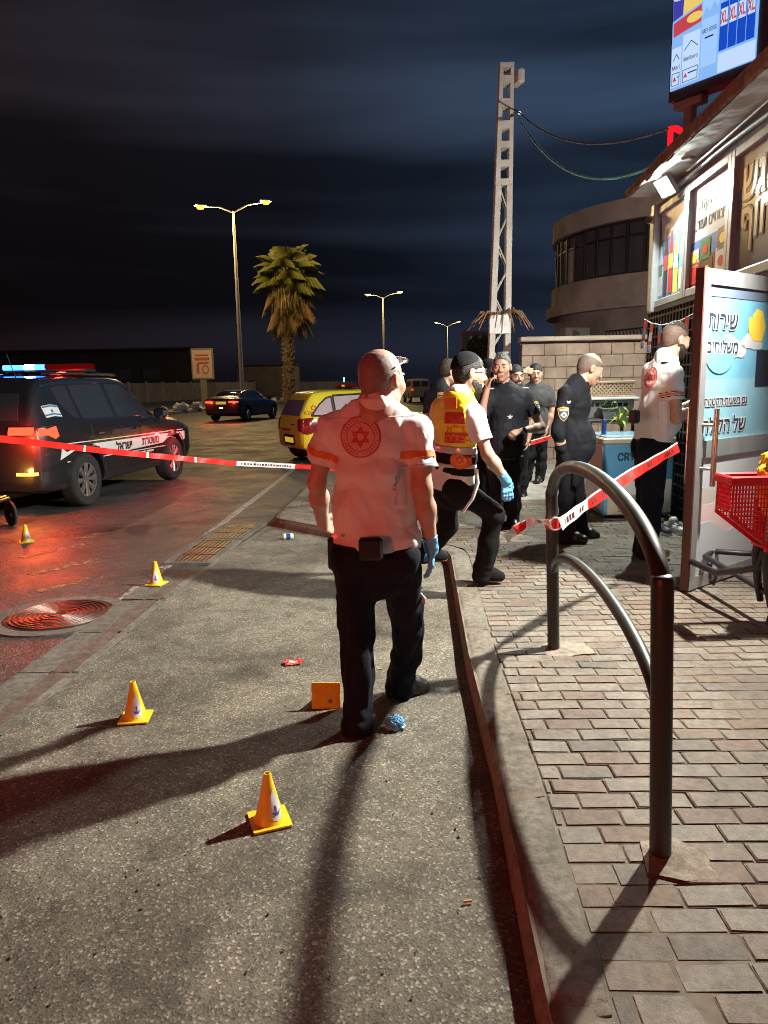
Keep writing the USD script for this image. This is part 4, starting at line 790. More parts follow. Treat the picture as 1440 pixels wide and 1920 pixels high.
def cut_arches(t, axles, r, w):
    b = mani(t)
    for y in axles:
        for s_ in (-1, 1): b -= mani(trimesh.Trimesh(*(lambda c: (c.vertices, c.faces))(cyl((s_ * (w - .26), y, r * .98), (s_ * (w + .2), y, r * .98), r * 1.17, n=36)), process=True))
    k = b.to_mesh(); return trimesh.Trimesh(k.vert_properties[:, :3], k.tri_verts, process=False)
def wheel(t, y, s_, r, w, spokes=7, tw=.23, rim_m='rim'):
    x = s_ * (w - tw / 2 - .015); T = lathe([(r * .62, -tw / 2), (r * .93, -tw / 2), (r * .985, -tw / 2 + .025), (r, -tw / 2 + .06), (r, tw / 2 - .06), (r * .985, tw / 2 - .025), (r * .93, tw / 2), (r * .66, tw / 2), (r * .63, tw / 2 - .02), (r * .62, -tw / 2)], 40)
    def turn(m): v = np.array(m.vertices); m = trimesh.Trimesh(np.c_[s_ * v[:, 2], v[:, 0] * s_, v[:, 1]] + (x, y, r), m.faces if True else 0, process=False); return m
    wh = obj('wheel', turn(T), 'tyre', t, smooth=40)
    R = [lathe([(r * .64, tw / 2 - .03), (r * .64, tw / 2 - .008), (r * .585, tw / 2 - .012), (r * .57, tw / 2 - .06)], 40), lathe([(.001, tw / 2 - .025), (r * .10, tw / 2 - .025), (r * .13, tw / 2 - .05)], 20)]
    for k in range(spokes):
        g = 2 * PI * k / spokes
        for d in (-.10, .10):
            a = np.array([r * .08 * math.cos(g), r * .08 * math.sin(g), tw / 2 - .04]); b = np.array([r * .6 * math.cos(g + d), r * .6 * math.sin(g + d), tw / 2 - .022]); R.append(tube([a, (a + b) / 2 + (0, 0, .006), b], [r * .05, r * .055, r * .06], 6))
    obj('rim', turn(join(R)), rim_m, wh, smooth=40); obj('brake_disc', turn(lathe([(.001, -.02), (r * .56, -.02)], 28)), 'trim_black', wh)
def sided(t, body, poly, m, name, s_=1, off=.004, par=None, res=.06, rot180=False):
    "poly in (y forward, z) laid on the body's side"
    d = drape(body, affinity.scale(poly, s_, 1, origin=(0, 0)) if False else poly, (0, 0, 0), (0, 1, 0), (0, 0, 1), (s_, 0, 0), off, res, behind=.2)
    return obj(name, d, m, par or t, smooth=30) if d is not None else None
def ended(t, body, poly, m, name, s_=-1, off=.006, par=None, res=.06):
    d = drape(body, poly, (0, 0, 0), (1, 0, 0), (0, 0, 1), (0, s_, 0), off, res, behind=.5); return obj(name, d, m, par or t, smooth=30) if d is not None else None
def topped(t, body, poly, m, name, off=.004, par=None):
    d = drape(body, poly, (0, 0, 0), (1, 0, 0), (0, 1, 0), (0, 0, 1), off, .08, behind=.5); return obj(name, d, m, par or t, smooth=30) if d is not None else None
R2 = lambda x0, z0, x1, z1, r=.02: sbox(x0 + r, z0 + r, x1 - r, z1 - r).buffer(r)

# --- black police off-roader
SP = (ground(150, 950) + ground(325, 897)) / 2; sh_ = math.atan2(*(ground(325, 897) - ground(150, 950))[:2]); SW = .975; AX = 1.43
sc = SP + rz(np.array([-SW + .12, 0, 0]), -sh_)
SUV_LABEL = 'black police off-roader with white side stripe, lit tail lights and a flashing roof bar'
suv = thing('police_car', SUV_LABEL, 'police car', (sc[0], sc[1], 0), -sh_)
def build_suv(t):
    b = car_body([(-2.40, .80, .46, 1.02, 1.06, .70), (-2.36, .86, .36, 1.12, 1.20, .73), (-2.26, .92, .31, 1.17, 1.45, .72), (-2.12, .95, .29, 1.19, 1.66, .70), (-1.95, .965, .28, 1.19, 1.765, .68), (-1.2, .975, .28, 1.17, 1.80, .68), (-.2, .975, .28, 1.14, 1.80, .68), (.22, .975, .28, 1.13, 1.765, .68), (.62, .975, .28, 1.12, 1.50, .70), (1.05, .97, .28, 1.10, 1.19, .76), (1.3, .965, .29, 1.07, 1.14, .78), (1.9, .945, .30, 1.00, 1.08, .76), (2.25, .90, .33, .92, 1.00, .70), (2.42, .78, .42, .80, .86, .60)])
    b = cut_arches(b, (-AX, AX), .385, SW); obj('body', b, 'car_black', t, smooth=32)
    obj('underbody', bx((0, 0, .42), (1.5, 4.2, .3)), 'trim_black', t)
    for y in (-AX, AX):
        for s_ in (-1, 1): wheel(t, y, s_, .375, SW, 8 if y else 7)
    for s_ in (1, -1):
        sided(t, b, Polygon([(-1.78, 1.64), (-1.60, 1.66), (-1.42, 1.665), (-1.42, 1.21), (-1.56, 1.25), (-1.74, 1.45)]), 'car_glass', 'quarter_window', s_)
        sided(t, b, Polygon([(-1.36, 1.67), (-.50, 1.685), (-.47, 1.195), (-1.34, 1.21)]), 'car_glass', 'rear_window', s_)
        sided(t, b, Polygon([(-.40, 1.685), (.10, 1.67), (.33, 1.56), (.80, 1.24), (.86, 1.175), (-.38, 1.19)]), 'car_glass', 'front_window', s_)
        sided(t, b, LineString([(-2.0, 1.66), (-1.45, 1.705), (-.4, 1.72), (.12, 1.70), (.36, 1.59), (.92, 1.18)]).buffer(.014), 'chrome', 'window_trim', s_, .008, res=.04)
        for yy, nm in ((-.435, 'door_gap'), (.72, 'door_gap'), (-1.22, 'door_gap')): sided(t, b, LineString([(yy, 1.17), (yy + .02, .8), (yy + (.02 if yy > -1 else .22), .42)]).buffer(.005), 'trim_black', nm, s_, .002, res=.05)
        for yy in (-1.02, .10): obj('door_handle', rbx((s_ * (SW + .012), yy, 1.0), (.035, .2, .035), .012), 'car_black', t)
        sided(t, b, LineString([(-2.3, .33), (-1.9, .31), (-.95, .33), (.95, .33), (1.9, .33)]).buffer(.075), 'trim_black', 'sill_cladding', s_, .012, res=.08)
        for y in (-AX, AX): sided(t, b, Point(y, .385).buffer(.50, 24).difference(Point(y, .385).buffer(.44, 24)).intersection(sbox(y - .6, .3, y + .6, 1.2)), 'trim_black', 'arch_trim', s_, .01, res=.06)
        st = sided(t, b, Polygon([(-2.0, .86), (-1.9, .80), (-1.6, .865), (1.93, .835), (1.93, .70), (1.72, .62), (1.3, .80), (.95, .69), (-.90, .66), (-1.1, .80), (-1.45, .865), (-1.72, .80), (-2.05, .70)]).buffer(-.004), 'print_police_white', 'white_stripe', s_, .006)
        k = 1 if s_ > 0 else -1
        for s1, yy in (('משטרת', .50), ('ישראל', -.38)):
            tx = affinity.scale(text(s1, .105, 'Hebrew', bold=3), k * 1.3, 1.15, origin=(0, 0)); sided(t, b, sh(tx, yy, .765), 'trim_black', 'lettering', s_, .0085, st, res=.05)
        sided(t, b, union_all([sbox(.16 + .034 * q, .585, .184 + .034 * q, .615) for q in range(13) if q != 5]), 'print_police_white', 'small_lettering', s_, .006, res=.05)
        for z0_ in (.885, .645): sided(t, b, LineString([(-1.9, z0_ + .02), (1.85, z0_ - .02)]).buffer(.006), 'print_police_white', 'pin_stripe', s_, .006, res=.08)
        fl = sided(t, b, affinity.translate(Polygon([(-2.02, 1.06), (-1.86, 1.075), (-1.70, 1.06), (-1.70, 1.21), (-1.86, 1.225), (-2.02, 1.21)]), -.10, .20), 'print_police_white', 'flag', s_, .006)
        for z_ in (1.09, 1.195): sided(t, b, LineString([(-2.11, z_ + .2), (-1.96, z_ + .214), (-1.81, z_ + .2)]).buffer(.010), 'print_blue', 'flag_bar', s_, .0085, fl)
        sided(t, b, Point(-1.96, 1.343).buffer(.022), 'print_blue', 'flag_star', s_, .0085, fl)
        obj('mirror', join([rbx((s_ * (SW + .12), .70, 1.20), (.24, .14, .18), .05)]), 'car_black', t); obj('side_repeater', rbx((s_ * (SW + .16), .78, 1.22), (.10, .02, .025), .008), 'amber', t)
        obj('roof_rail', tube([(s_ * .62, y, 1.835 - .02 * ((y + .8) / 1.1) ** 4) for y in np.linspace(-1.8, .15, 9)], .022, 8), 'chrome', t, smooth=50)
        sided(t, b, Polygon([(-2.42, 1.15), (-2.2, 1.12), (-2.05, 1.15), (-2.03, 1.02), (-2.10, .99), (-2.2, 1.04), (-2.42, 1.05)]), 'tail_red', 'tail_light', s_, .010)
        ended(t, b, sh(sbox(-.16, -.045, .16, .05), s_ * .66, 1.10), 'tail_red', 'tail_light', -1, .012)
        ended(t, b, sh(sbox(-.14, -.02, .14, .02), s_ * .70, .56), 'amber', 'fog_light', -1, .012)
        sided(t, b, sbox(1.30, .70, 1.42, .80), 'tail_soft', 'side_marker', s_, .012)
    sided(t, b, sbox(1.32, .83, 1.40, .88), 'tail_red', 'stripe_lamp', 1, .014)
    ended(t, b, Polygon([(-.62, 1.24), (.62, 1.24), (.56, 1.58), (-.56, 1.58)]), 'car_glass', 'tailgate_window'); ended(t, b, sbox(-.27, .74, .27, .86), 'glow_yellow', 'number_plate')
    ended(t, b, R2(-.7, .72, .7, .98, .05), 'trim_black', 'grille', 1); ended(t, b, R2(.55, .78, .80, .92, .03), 'car_glass_grey', 'headlight', 1); ended(t, b, R2(-.80, .78, -.55, .92, .03), 'car_glass_grey', 'headlight', 1)
    topped(t, b, Polygon([(-.66, .34), (.66, .34), (.74, 1.0), (-.74, 1.0)]), 'car_glass', 'windscreen')
    bar = obj('light_bar', join([rbx((0, -.62, 1.885), (1.36, .30, .045), .02), rbx((.45, -.62, 1.845), (.1, .2, .05), .01), rbx((-.45, -.62, 1.845), (.1, .2, .05), .01)]), 'trim_black', t)
    for k in range(8):
        x = -.595 + k * .17; obj('beacon', rbx((x, -.62, 1.945), (.155, .27, .075), .02), ['beacon_blue', 'beacon_blue', 'beacon_cyan', 'beacon_blue', 'beacon_red', 'beacon_red', 'beacon_red', 'beacon_red'][k], bar)
    obj('aerial', tube([(.2, -1.7, 1.79), (.2, -1.85, 2.1)], .006, 5), 'trim_black', t)
    light(t, 'blue_flash', (-.3, -.62, 2.06), .06, (.08, .2, 1.), 450.)
    light(t, 'red_flash', (.45, -.9, 2.04), .06, (1., .03, .02), 160.)
    light(t, 'side_glow', (1.25, 1.36, .80), .05, (1., .03, .03), 240.)
    light(t, 'tail_glow', (.86, -2.52, .98), .05, (1., .05, .015), 1300.); light(t, 'amber_glow', (.72, -2.5, .58), .04, (1., .40, .05), 260.)
build_suv(suv)
# --- unseen red beacon behind the camera, placed to light the medics' backs
RB = np.array([-3.9, -2.4, 1.45]); t = thing('unseen_beacon_stand', 'unseen red beacon on a tripod stand behind the camera, placed to light the medics', 'beacon', (RB[0], RB[1], 0))
obj('pole', tube([(RB[0], RB[1], .4), (RB[0], RB[1], RB[2] - .1)], .02, 8), 'steel', t, world=True)
for k in range(3):
    g = k * 2.1; obj('leg', tube([(RB[0], RB[1], .5), (RB[0] + .5 * math.cos(g), RB[1] + .5 * math.sin(g), .015)], .014, 6), 'steel', t, world=True)
obj('beacon', lathe([(.001, .10), (.06, .08), (.075, -.06), (.07, -.09), (.001, -.09)], 20, RB), 'tail_red', t, smooth=40, world=True)
light(t, 'lamp', RB + (0, 0, .14) - (RB[0], RB[1], 0), .09, (1., .10, .045), 2300.)

# --- yellow taxi-like patrol hatchback
TC = ground(585, 868); th = math.radians(62); TW = .80
ax_r = TC + rz(np.array([-TW + .1, 0, 0]), -th); c = ax_r + rz(np.array([0, 1.2, 0]), -th) + np.array([.30, .05, 0])
tx_ = thing('yellow_car', 'small yellow hatchback with a roof beacon and papered side windows', 'car', (c[0], c[1], 0), -th)
def build_taxi(t):
    b = car_body([(-1.74, .60, .50, .74, .78, .52), (-1.72, .68, .34, .86, .92, .56), (-1.64, .75, .28, .93, 1.10, .58), (-1.50, .785, .25, .96, 1.34, .575), (-1.36, .795, .24, .965, 1.455, .56), (-.8, .80, .24, .95, 1.495, .56), (-.1, .80, .24, .93, 1.49, .56), (.22, .80, .24, .92, 1.43, .56), (.6, .80, .24, .91, 1.20, .58), (1.0, .795, .24, .90, .99, .64), (1.4, .77, .25, .85, .92, .62), (1.75, .68, .29, .70, .78, .52), (1.86, .52, .36, .58, .62, .42)])
    b = cut_arches(b, (-1.2, 1.2), .30, TW); obj('body', b, 'car_yellow', t, smooth=32); obj('underbody', bx((0, 0, .36), (1.2, 3.1, .24)), 'trim_black', t)
    for y in (-1.2, 1.2):
        for s_ in (-1, 1): wheel(t, y, s_, .29, TW, 5, .17)
    for s_ in (1, -1):
        sided(t, b, Polygon([(-1.50, .99), (-1.30, 1.19), (-1.12, 1.33), (-1.02, 1.35), (-1.02, .97)]).buffer(.028), 'trim_black', 'window_seal', s_, .003); sided(t, b, Polygon([(-.96, 1.375), (-.12, 1.40), (-.10, .955), (-.96, .965)]).buffer(.028), 'trim_black', 'window_seal', s_, .003)
        q1 = sided(t, b, Polygon([(-1.47, 1.0), (-1.30, 1.19), (-1.12, 1.32), (-1.03, 1.34), (-1.03, .98)]), 'panel_poster', 'quarter_window', s_, .006); q2 = sided(t, b, Polygon([(-.95, 1.36), (-.12, 1.39), (-.10, .97), (-.95, .98)]), 'panel_poster', 'rear_window', s_, .006)
        for L_ in ([(-.82, 1.08), (-.7, 1.2), (-.66, 1.06)], [(-.6, 1.22), (-.45, 1.1), (-.4, 1.24)], [(-.34, 1.12), (-.18, 1.26)]): sided(t, b, LineString(L_).buffer(.011), 'print_navy', 'scribble', s_, .0085, q2, res=.05)
        sided(t, b, Polygon([(-.06, 1.40), (.18, 1.37), (.36, 1.28), (.80, .99), (.82, .94), (-.05, .95)]), 'car_glass', 'front_window', s_, .004)
        sided(t, b, LineString([(-.08, 1.39), (-.06, .9), (-.02, .5), (.0, .32)]).buffer(.006), 'trim_black', 'door_gap', s_, .003, res=.05); sided(t, b, LineString([(-1.0, .96), (-1.02, .7), (-.86, .45)]).buffer(.006), 'trim_black', 'door_gap', s_, .003, res=.05)
        for yy in (-.86, .06): obj('door_handle', rbx((s_ * (TW + .01), yy, .86), (.03, .16, .03), .01), 'car_yellow', t)
        obj('mirror', rbx((s_ * (TW + .09), .62, 1.02), (.2, .12, .14), .04), 'car_yellow', t)
        sided(t, b, Polygon([(-1.72, .93), (-1.50, .95), (-1.38, .80), (-1.46, .66), (-1.62, .60), (-1.72, .62)]), 'lens_red_dull', 'tail_light', s_, .014); ended(t, b, Polygon([(s_ * .50, .92), (s_ * .78, .93), (s_ * .78, .62), (s_ * .56, .68)]), 'lens_red_dull', 'tail_light', -1, .012)
        sided(t, b, union_all([sbox(-1.34 + .05 * i + .025 * (j % 2), .70 + .025 * j, -1.315 + .05 * i + .025 * (j % 2), .725 + .025 * j) for i in range(5) for j in range(4)]), 'trim_black', 'checker_band', s_, .004, res=.08); sided(t, b, Polygon([(-1.42, .66), (-1.2, .67), (-1.34, .74)]), 'print_red', 'arrow_print', s_, .004)
        k = 1 if s_ > 0 else -1
        sided(t, b, sh(affinity.scale(text('6282', .065, bold=1), k, 1, origin=(0, 0)), -1.53, 1.04), 'print_red', 'number_lettering', s_, .005, res=.05); sided(t, b, sh(affinity.scale(text('101', .05, bold=1), k, 1, origin=(0, 0)), -1.44, .86), 'print_red', 'number_lettering', s_, .005, res=.05)
        hexa = union_all([Polygon([(-1.44 + .07 * math.sin(g + k_ * PI / 3), 1.14 + .07 * math.cos(g + k_ * PI / 3)) for g in (0, 2 * PI / 3, 4 * PI / 3)]) for k_ in (0, 1)]); sided(t, b, hexa.difference(Point(-1.44, 1.14).buffer(.03)), 'print_red', 'star_emblem', s_, .005, res=.05)
    ended(t, b, Polygon([(-.54, .98), (.54, .98), (.48, 1.30), (-.48, 1.30)]), 'car_glass_grey', 'tailgate_window'); pl = ended(t, b, R2(-.32, .36, .32, .58, .08), 'trim_black', 'plate_recess'); ended(t, b, sbox(-.24, .41, .24, .52), 'glow_yellow', 'number_plate', -1, .012)
    ended(t, b, sbox(-.40, .66, .1, .70), 'print_red', 'red_sticker'); ended(t, b, sbox(.14, .785, .36, .81), 'chrome', 'badge')
    topped(t, b, Polygon([(-.54, .36), (.54, .36), (.62, .92), (-.62, .92)]), 'car_glass', 'windscreen'); ended(t, b, R2(-.6, .4, .6, .6, .06), 'trim_black', 'grille', 1)
    bn = obj('roof_bar', rbx((0, -.35, 1.535), (.9, .16, .035), .015), 'trim_black', t); obj('beacon', rbx((.22, -.35, 1.575), (.36, .15, .05), .02), 'beacon_red', bn); obj('beacon', rbx((-.22, -.35, 1.575), (.36, .15, .05), .02), 'beacon_red', bn); obj('beacon_lamp', rbx((-.02, -.43, 1.575), (.12, .03, .04), .01), 'glow_yellow', bn)
    obj('aerial', tube([(0, -1.25, 1.48), (0, -1.36, 1.62)], .008, 5), 'trim_black', t)
build_taxi(tx_)
# --- dark saloon driving off, far jeep
cc = ground(500, 783); dh = math.radians(17)
dc = thing('dark_saloon', 'dark saloon car driving away with its tail lights lit', 'car', (at(459, 780, 36.)[0], 36., 0), -dh)
def build_saloon(t):
    b = car_body([(-2.25, .70, .5, .95, .98, .60), (-2.2, .84, .32, 1.04, 1.06, .66), (-1.9, .90, .25, 1.03, 1.12, .62), (-1.3, .92, .22, 1.0, 1.33, .58), (-.5, .92, .22, .97, 1.44, .56), (.2, .92, .22, .95, 1.42, .56), (.9, .92, .22, .93, 1.05, .66), (1.6, .90, .23, .86, .94, .66), (2.2, .78, .28, .70, .78, .56), (2.35, .6, .4, .6, .64, .5)])
    b = cut_arches(b, (-1.38, 1.38), .34, .92); obj('body', b, 'car_dark', t, smooth=32)
    for y in (-1.38, 1.38):
        for s_ in (-1, 1): wheel(t, y, s_, .33, .92, 5, .2)
    for s_ in (1, -1):
        sided(t, b, Polygon([(-1.4, 1.06), (-1.0, 1.27), (-.5, 1.34), (.2, 1.34), (.75, 1.04)]), 'car_glass', 'side_window', s_); ended(t, b, sbox(min(s_ * .40, s_ * .84), .86, max(s_ * .40, s_ * .84), .94), 'tail_red', 'tail_light'); obj('mirror', rbx((s_ * 1.02, .7, 1.02), (.2, .12, .13), .04), 'car_dark', t)
        light(t, 'tail_glow', (s_ * .6, -2.42, .88), .05, (1., .05, .02), 220.)
    ended(t, b, sbox(-.26, .80, .26, .92), 'glow_yellow', 'number_plate'); topped(t, b, Polygon([(-.56, -1.75), (.56, -1.75), (.52, -1.05), (-.52, -1.05)]), 'car_glass', 'rear_screen'); ended(t, b, sbox(-.75, .42, .75, .47), 'chrome', 'bumper_trim'); ended(t, b, sbox(-.1, .60, .06, .66), 'white_led', 'reversing_lamp')
build_saloon(dc)
jp = at(780, 735, 62.); jc = thing('parked_jeep', 'boxy pale jeep parked far down the road', 'car', (jp[0], 62., 0), math.radians(8))
b = car_body([(-2.1, .8, .5, 1.1, 1.3, .72), (-2.0, .85, .4, 1.2, 1.85, .72), (.2, .86, .4, 1.15, 1.9, .72), (.55, .86, .4, 1.13, 1.75, .72), (.95, .86, .4, 1.1, 1.2, .76), (1.9, .82, .42, 1.05, 1.12, .72), (2.0, .7, .5, .95, 1.0, .6)]); b = cut_arches(b, (-1.25, 1.25), .38, .86); obj('body', b, 'rail_grey', jc, smooth=32)
for y in (-1.25, 1.25):
    for s_ in (-1, 1): wheel(jc, y, s_, .37, .86, 5, .22)
ended(jc, b, R2(-.62, 1.28, -.05, 1.72, .04), 'car_glass', 'rear_window'); ended(jc, b, R2(.05, 1.28, .62, 1.72, .04), 'car_glass', 'rear_window'); ended(jc, b, R2(-.8, .95, -.6, 1.12, .03), 'tail_soft', 'tail_light'); ended(jc, b, R2(.6, .95, .8, 1.12, .03), 'tail_soft', 'tail_light')
for s_ in (1, -1): sided(jc, b, R2(-1.8, 1.28, .3, 1.7, .05), 'car_glass', 'side_window', s_)
gl = at(645, 712, 150.); t = thing('signal_light', 'small green signal light far down the road', 'signal', (gl[0], gl[1], 0)); obj('pole', tube([(gl[0], gl[1], 0), gl], .1, 6), 'black_metal', t, world=True); glow('signal_green', (.2, 1., .75), 2.5); obj('lens', rbx(gl, (.35, .2, 1.0), .1), 'signal_green', t, world=True)
# ------------------------------------------------------------------ people: smooth distance fields turned into one continuous surface each
def nets(Fd, o, h):
    "surface nets of a field on a grid"
    s = Fd < 0; c = np.zeros(np.array(Fd.shape) - 1, np.int8); nx, ny, nz = c.shape
    for a in (0, 1):
        for b in (0, 1):
            for d in (0, 1): c += s[a:nx + a, b:ny + b, d:nz + d]
    act = (c > 0) & (c < 8); idx = np.argwhere(act); vid = np.full(c.shape, -1, np.int64); vid[act] = np.arange(len(idx))
    P, W = np.zeros((len(idx), 3)), np.zeros((len(idx), 1)); co = [np.array([a, b, d]) for a in (0, 1) for b in (0, 1) for d in (0, 1)]
    val = [Fd[tuple((idx + k).T)] for k in co]
    for i in range(8):
        for j in range(i + 1, 8):
            if np.abs(co[i] - co[j]).sum() != 1: continue
            m = (val[i] < 0) != (val[j] < 0); t = val[i][m] / (val[i][m] - val[j][m]); P[m] += co[i] + t[:, None] * (co[j] - co[i]); W[m] += 1
    V = o + (idx + P / np.maximum(W, 1)) * h; Q = []
    for ax in range(3):
        u, w = (ax + 1) % 3, (ax + 2) % 3; n = np.array(Fd.shape); sl0 = [slice(0, n[k]) for k in range(3)]; sl0[ax] = slice(0, n[ax] - 1); sl1 = list(sl0); sl1[ax] = slice(1, n[ax])
        for k in (u, w): sl0[k] = slice(1, n[k] - 1); sl1[k] = slice(1, n[k] - 1)
        a, b = s[tuple(sl0)], s[tuple(sl1)]; e = np.argwhere(a != b)
        if not len(e): continue
        fl = a[tuple(e.T)]; e[:, u] += 1; e[:, w] += 1; eu, ew = np.eye(3, dtype=int)[u], np.eye(3, dtype=int)[w]
        g = [vid[tuple((e - x).T)] for x in (eu * 0, eu, eu + ew, ew)]; q = np.stack(g, 1); q = np.where(fl[:, None], q, q[:, ::-1]); Q.append(q[(q >= 0).all(1)])
    Q = np.vstack(Q); return trimesh.Trimesh(V, np.vstack([Q[:, [0, 1, 2]], Q[:, [0, 2, 3]]]), process=False)
nrm = lambda v: np.asarray(v, float) / (np.linalg.norm(v) + 1e-12)
class Fld:
    "a field built from rounded cones and ellipsoids; h = grid step"
    def __init__(s, h): s.h, s.P, s.cut, s.noise = h, [], [], []
    def cap(s, a, b, ra, rb=None, k=.03, flat=None, sub=False):
        a, b = np.array(a, float), np.array(b, float); s.P.append(('c', a, b, ra, ra if rb is None else rb, k, flat, sub)); return s
    def chain(s, pts, rad, k=.03):
        for i in range(len(pts) - 1): s.cap(pts[i], pts[i + 1], rad[i], rad[i + 1], k)
        return s
    def ell(s, c, R, r, k=.03, sub=False): s.P.append(('e', np.array(c, float), np.array(R, float), np.array(r, float), k, sub)); return s
    def clip(s, p, n): s.cut.append((np.array(p, float), nrm(n))); return s          # keeps the side that n points away from
    def folds(s, amp, freq, seed=0, box=None): s.noise.append((amp, np.array(freq, float), seed, box)); return s
    def mesh(s):
        lo, hi = np.full(3, 1e9), np.full(3, -1e9)
        for p in s.P:
            if p[-1]: continue
            if p[0] == 'c': m = max(p[3], p[4]) * (1.0) + .02; lo = np.minimum(lo, np.minimum(p[1], p[2]) - m); hi = np.maximum(hi, np.maximum(p[1], p[2]) + m)
            else: m = np.max(p[3]) + .02; lo = np.minimum(lo, p[1] - m); hi = np.maximum(hi, p[1] + m)
        h = s.h; lo = np.floor(lo / h) * h - 2 * h; n = np.ceil((hi - lo) / h).astype(int) + 3; Fd = np.full(n, .06, np.float32)
        ax = [lo[i] + np.arange(n[i]) * h for i in range(3)]
        for p in s.P:
            k = p[-2] if p[0] == 'e' else p[5]; pad = max(k, .012) + .055
            if p[0] == 'c': m = max(p[3], p[4]) + pad; l2, h2 = np.minimum(p[1], p[2]) - m, np.maximum(p[1], p[2]) + m
            else: m = np.max(p[3]) + pad; l2, h2 = p[1] - m, p[1] + m
            i0 = np.clip(np.floor((l2 - lo) / h).astype(int), 0, n); i1 = np.clip(np.ceil((h2 - lo) / h).astype(int) + 1, 0, n)
            if (i1 <= i0).any(): continue
            sl = tuple(slice(a, b) for a, b in zip(i0, i1)); X = np.stack(np.meshgrid(*[ax[i][sl[i]].astype(np.float32) for i in range(3)], indexing='ij'), -1)
            if p[0] == 'c':
                _, a, b, ra, rb, k, flat, sub = p; a, b = a.astype(np.float32), b.astype(np.float32); ab = b - a; t = np.clip(((X - a) @ ab) / (ab @ ab + 1e-12), 0, 1); v = X - a - t[..., None] * ab; r = ra + (rb - ra) * t
                if flat is None: d = np.sqrt(np.einsum('...i,...i', v, v)) - r
                else:
                    f, sc = flat; f = nrm(f).astype(np.float32); c = v @ f; v1 = v + (c / sc - c)[..., None] * f; v2 = v + (c / sc ** 2 - c)[..., None] * f; k0 = np.sqrt(np.einsum('...i,...i', v1, v1)) / r; k1 = np.sqrt(np.einsum('...i,...i', v2, v2)) / r ** 2; d = k0 * (k0 - 1) / np.maximum(k1, 1e-6)
            else:
                _, c, R, r, k, sub = p; q = (X - c.astype(np.float32)) @ R.T.astype(np.float32); q = q / r.astype(np.float32); k0 = np.sqrt(np.einsum('...i,...i', q, q)); q = q / r.astype(np.float32); k1 = np.sqrt(np.einsum('...i,...i', q, q)); d = k0 * (k0 - 1) / np.maximum(k1, 1e-6)
            F0 = Fd[sl]; d = d.astype(np.float32)
            if sub: d = -d; hh = np.maximum(k - np.abs(F0 - d), 0) / max(k, 1e-4); Fd[sl] = np.maximum(F0, d) + hh * hh * k * .25
            else: hh = np.maximum(k - np.abs(F0 - d), 0) / max(k, 1e-4); Fd[sl] = np.minimum(F0, d) - hh * hh * k * .25
        if s.noise:
            I = np.argwhere(np.abs(Fd) < .035); X = lo + I * h; add = np.zeros(len(I))
            for amp, fr, seed, bb in s.noise:
                nz = (1 - np.abs(2 * meshkit.fbm(X * fr, 2, seed) - 1) * 2) * amp
                if bb is not None: nz = nz * np.clip(1 - np.linalg.norm((X - bb[0]) / bb[1], axis=1), 0, 1) * 1.5
                add += nz
            Fd[tuple(I.T)] += add.astype(np.float32)
        for p, nn in s.cut:
            D = (ax[0] - p[0])[:, None, None] * nn[0] + (ax[1] - p[1])[None, :, None] * nn[1] + (ax[2] - p[2])[None, None, :] * nn[2]; Fd = np.maximum(Fd, D.astype(np.float32))
        return nets(Fd, lo, h)
mat('skin', (.46, .27, .19), .5, var=.15, vscale=18); mat('skin_tan', (.36, .20, .135), .5, var=.15, vscale=18); mat('lips', (.30, .12, .10), .45); mat('eye_white', (.34, .31, .29), .3); mat('iris', (.03, .018, .012), .15)
mat('hair_grey', (.085, .083, .08), .7, var=.6, vscale=90, bump=.9, bscale=160); mat('hair_black', (.013, .011, .010), .6, var=.4, vscale=90, bump=.9, bscale=160); mat('hair_brown', (.030, .018, .011), .65, var=.5, vscale=90, bump=.9, bscale=160); mat('stubble', (.12, .072, .052), .7, var=.5, vscale=120); mat('seam_grey', (.52, .50, .49), .8); mat('stubble_pale', (.23, .165, .135), .65, var=.3, vscale=120); mat('hair_cropped', (.15, .115, .095), .7, var=.5, vscale=120)
mat('shirt_white', (.70, .69, .68), .75, var=.08, vscale=4, bump=.12, bscale=35, sheen=.1); mat('navy_cloth', (.0085, .010, .018), .9, var=.3, vscale=6, bump=.15, bscale=60, spec=.2); mat('police_cloth', (.0095, .0105, .015), .85, var=.3, vscale=6, bump=.15, bscale=60, spec=.25); mat('black_cloth', (.007, .007, .008), .9, var=.3, bump=.15, spec=.2); mat('grey_tee', (.032, .032, .034), .85, var=.2)
mat('leather', (.012, .011, .010), .4, var=.3, bump=.2, bscale=80); mat('shoe_tan', (.30, .25, .18), .75, var=.4, vscale=15); mat('sole', (.16, .13, .09), .85); mat('nitrile', (.13, .40, .70), .38, var=.15, vscale=15, bump=.3, bscale=45)
mat('hi_vis', (.80, .72, .03), .6, var=.1); mat('vest_red', (.62, .05, .03), .6, var=.25, vscale=20); mat('vest_orange', (.72, .22, .03), .6); mat('reflective', (.55, .55, .54), .3, metal=.3); mat('emblem_red', (.50, .055, .045), .6); mat('emblem_pale', (.62, .40, .36), .7); mat('braid_orange', (.66, .17, .03), .45); mat('braid_navy', (.03, .03, .09), .6); mat('badge_gold', (.55, .36, .05), .5); mat('badge_blue', (.03, .05, .14), .5); mat('badge_silver', (.5, .5, .52), .4); mat('phone_black', (.008, .008, .009), .15); mat('watch_face', (.02, .02, .025), .1)

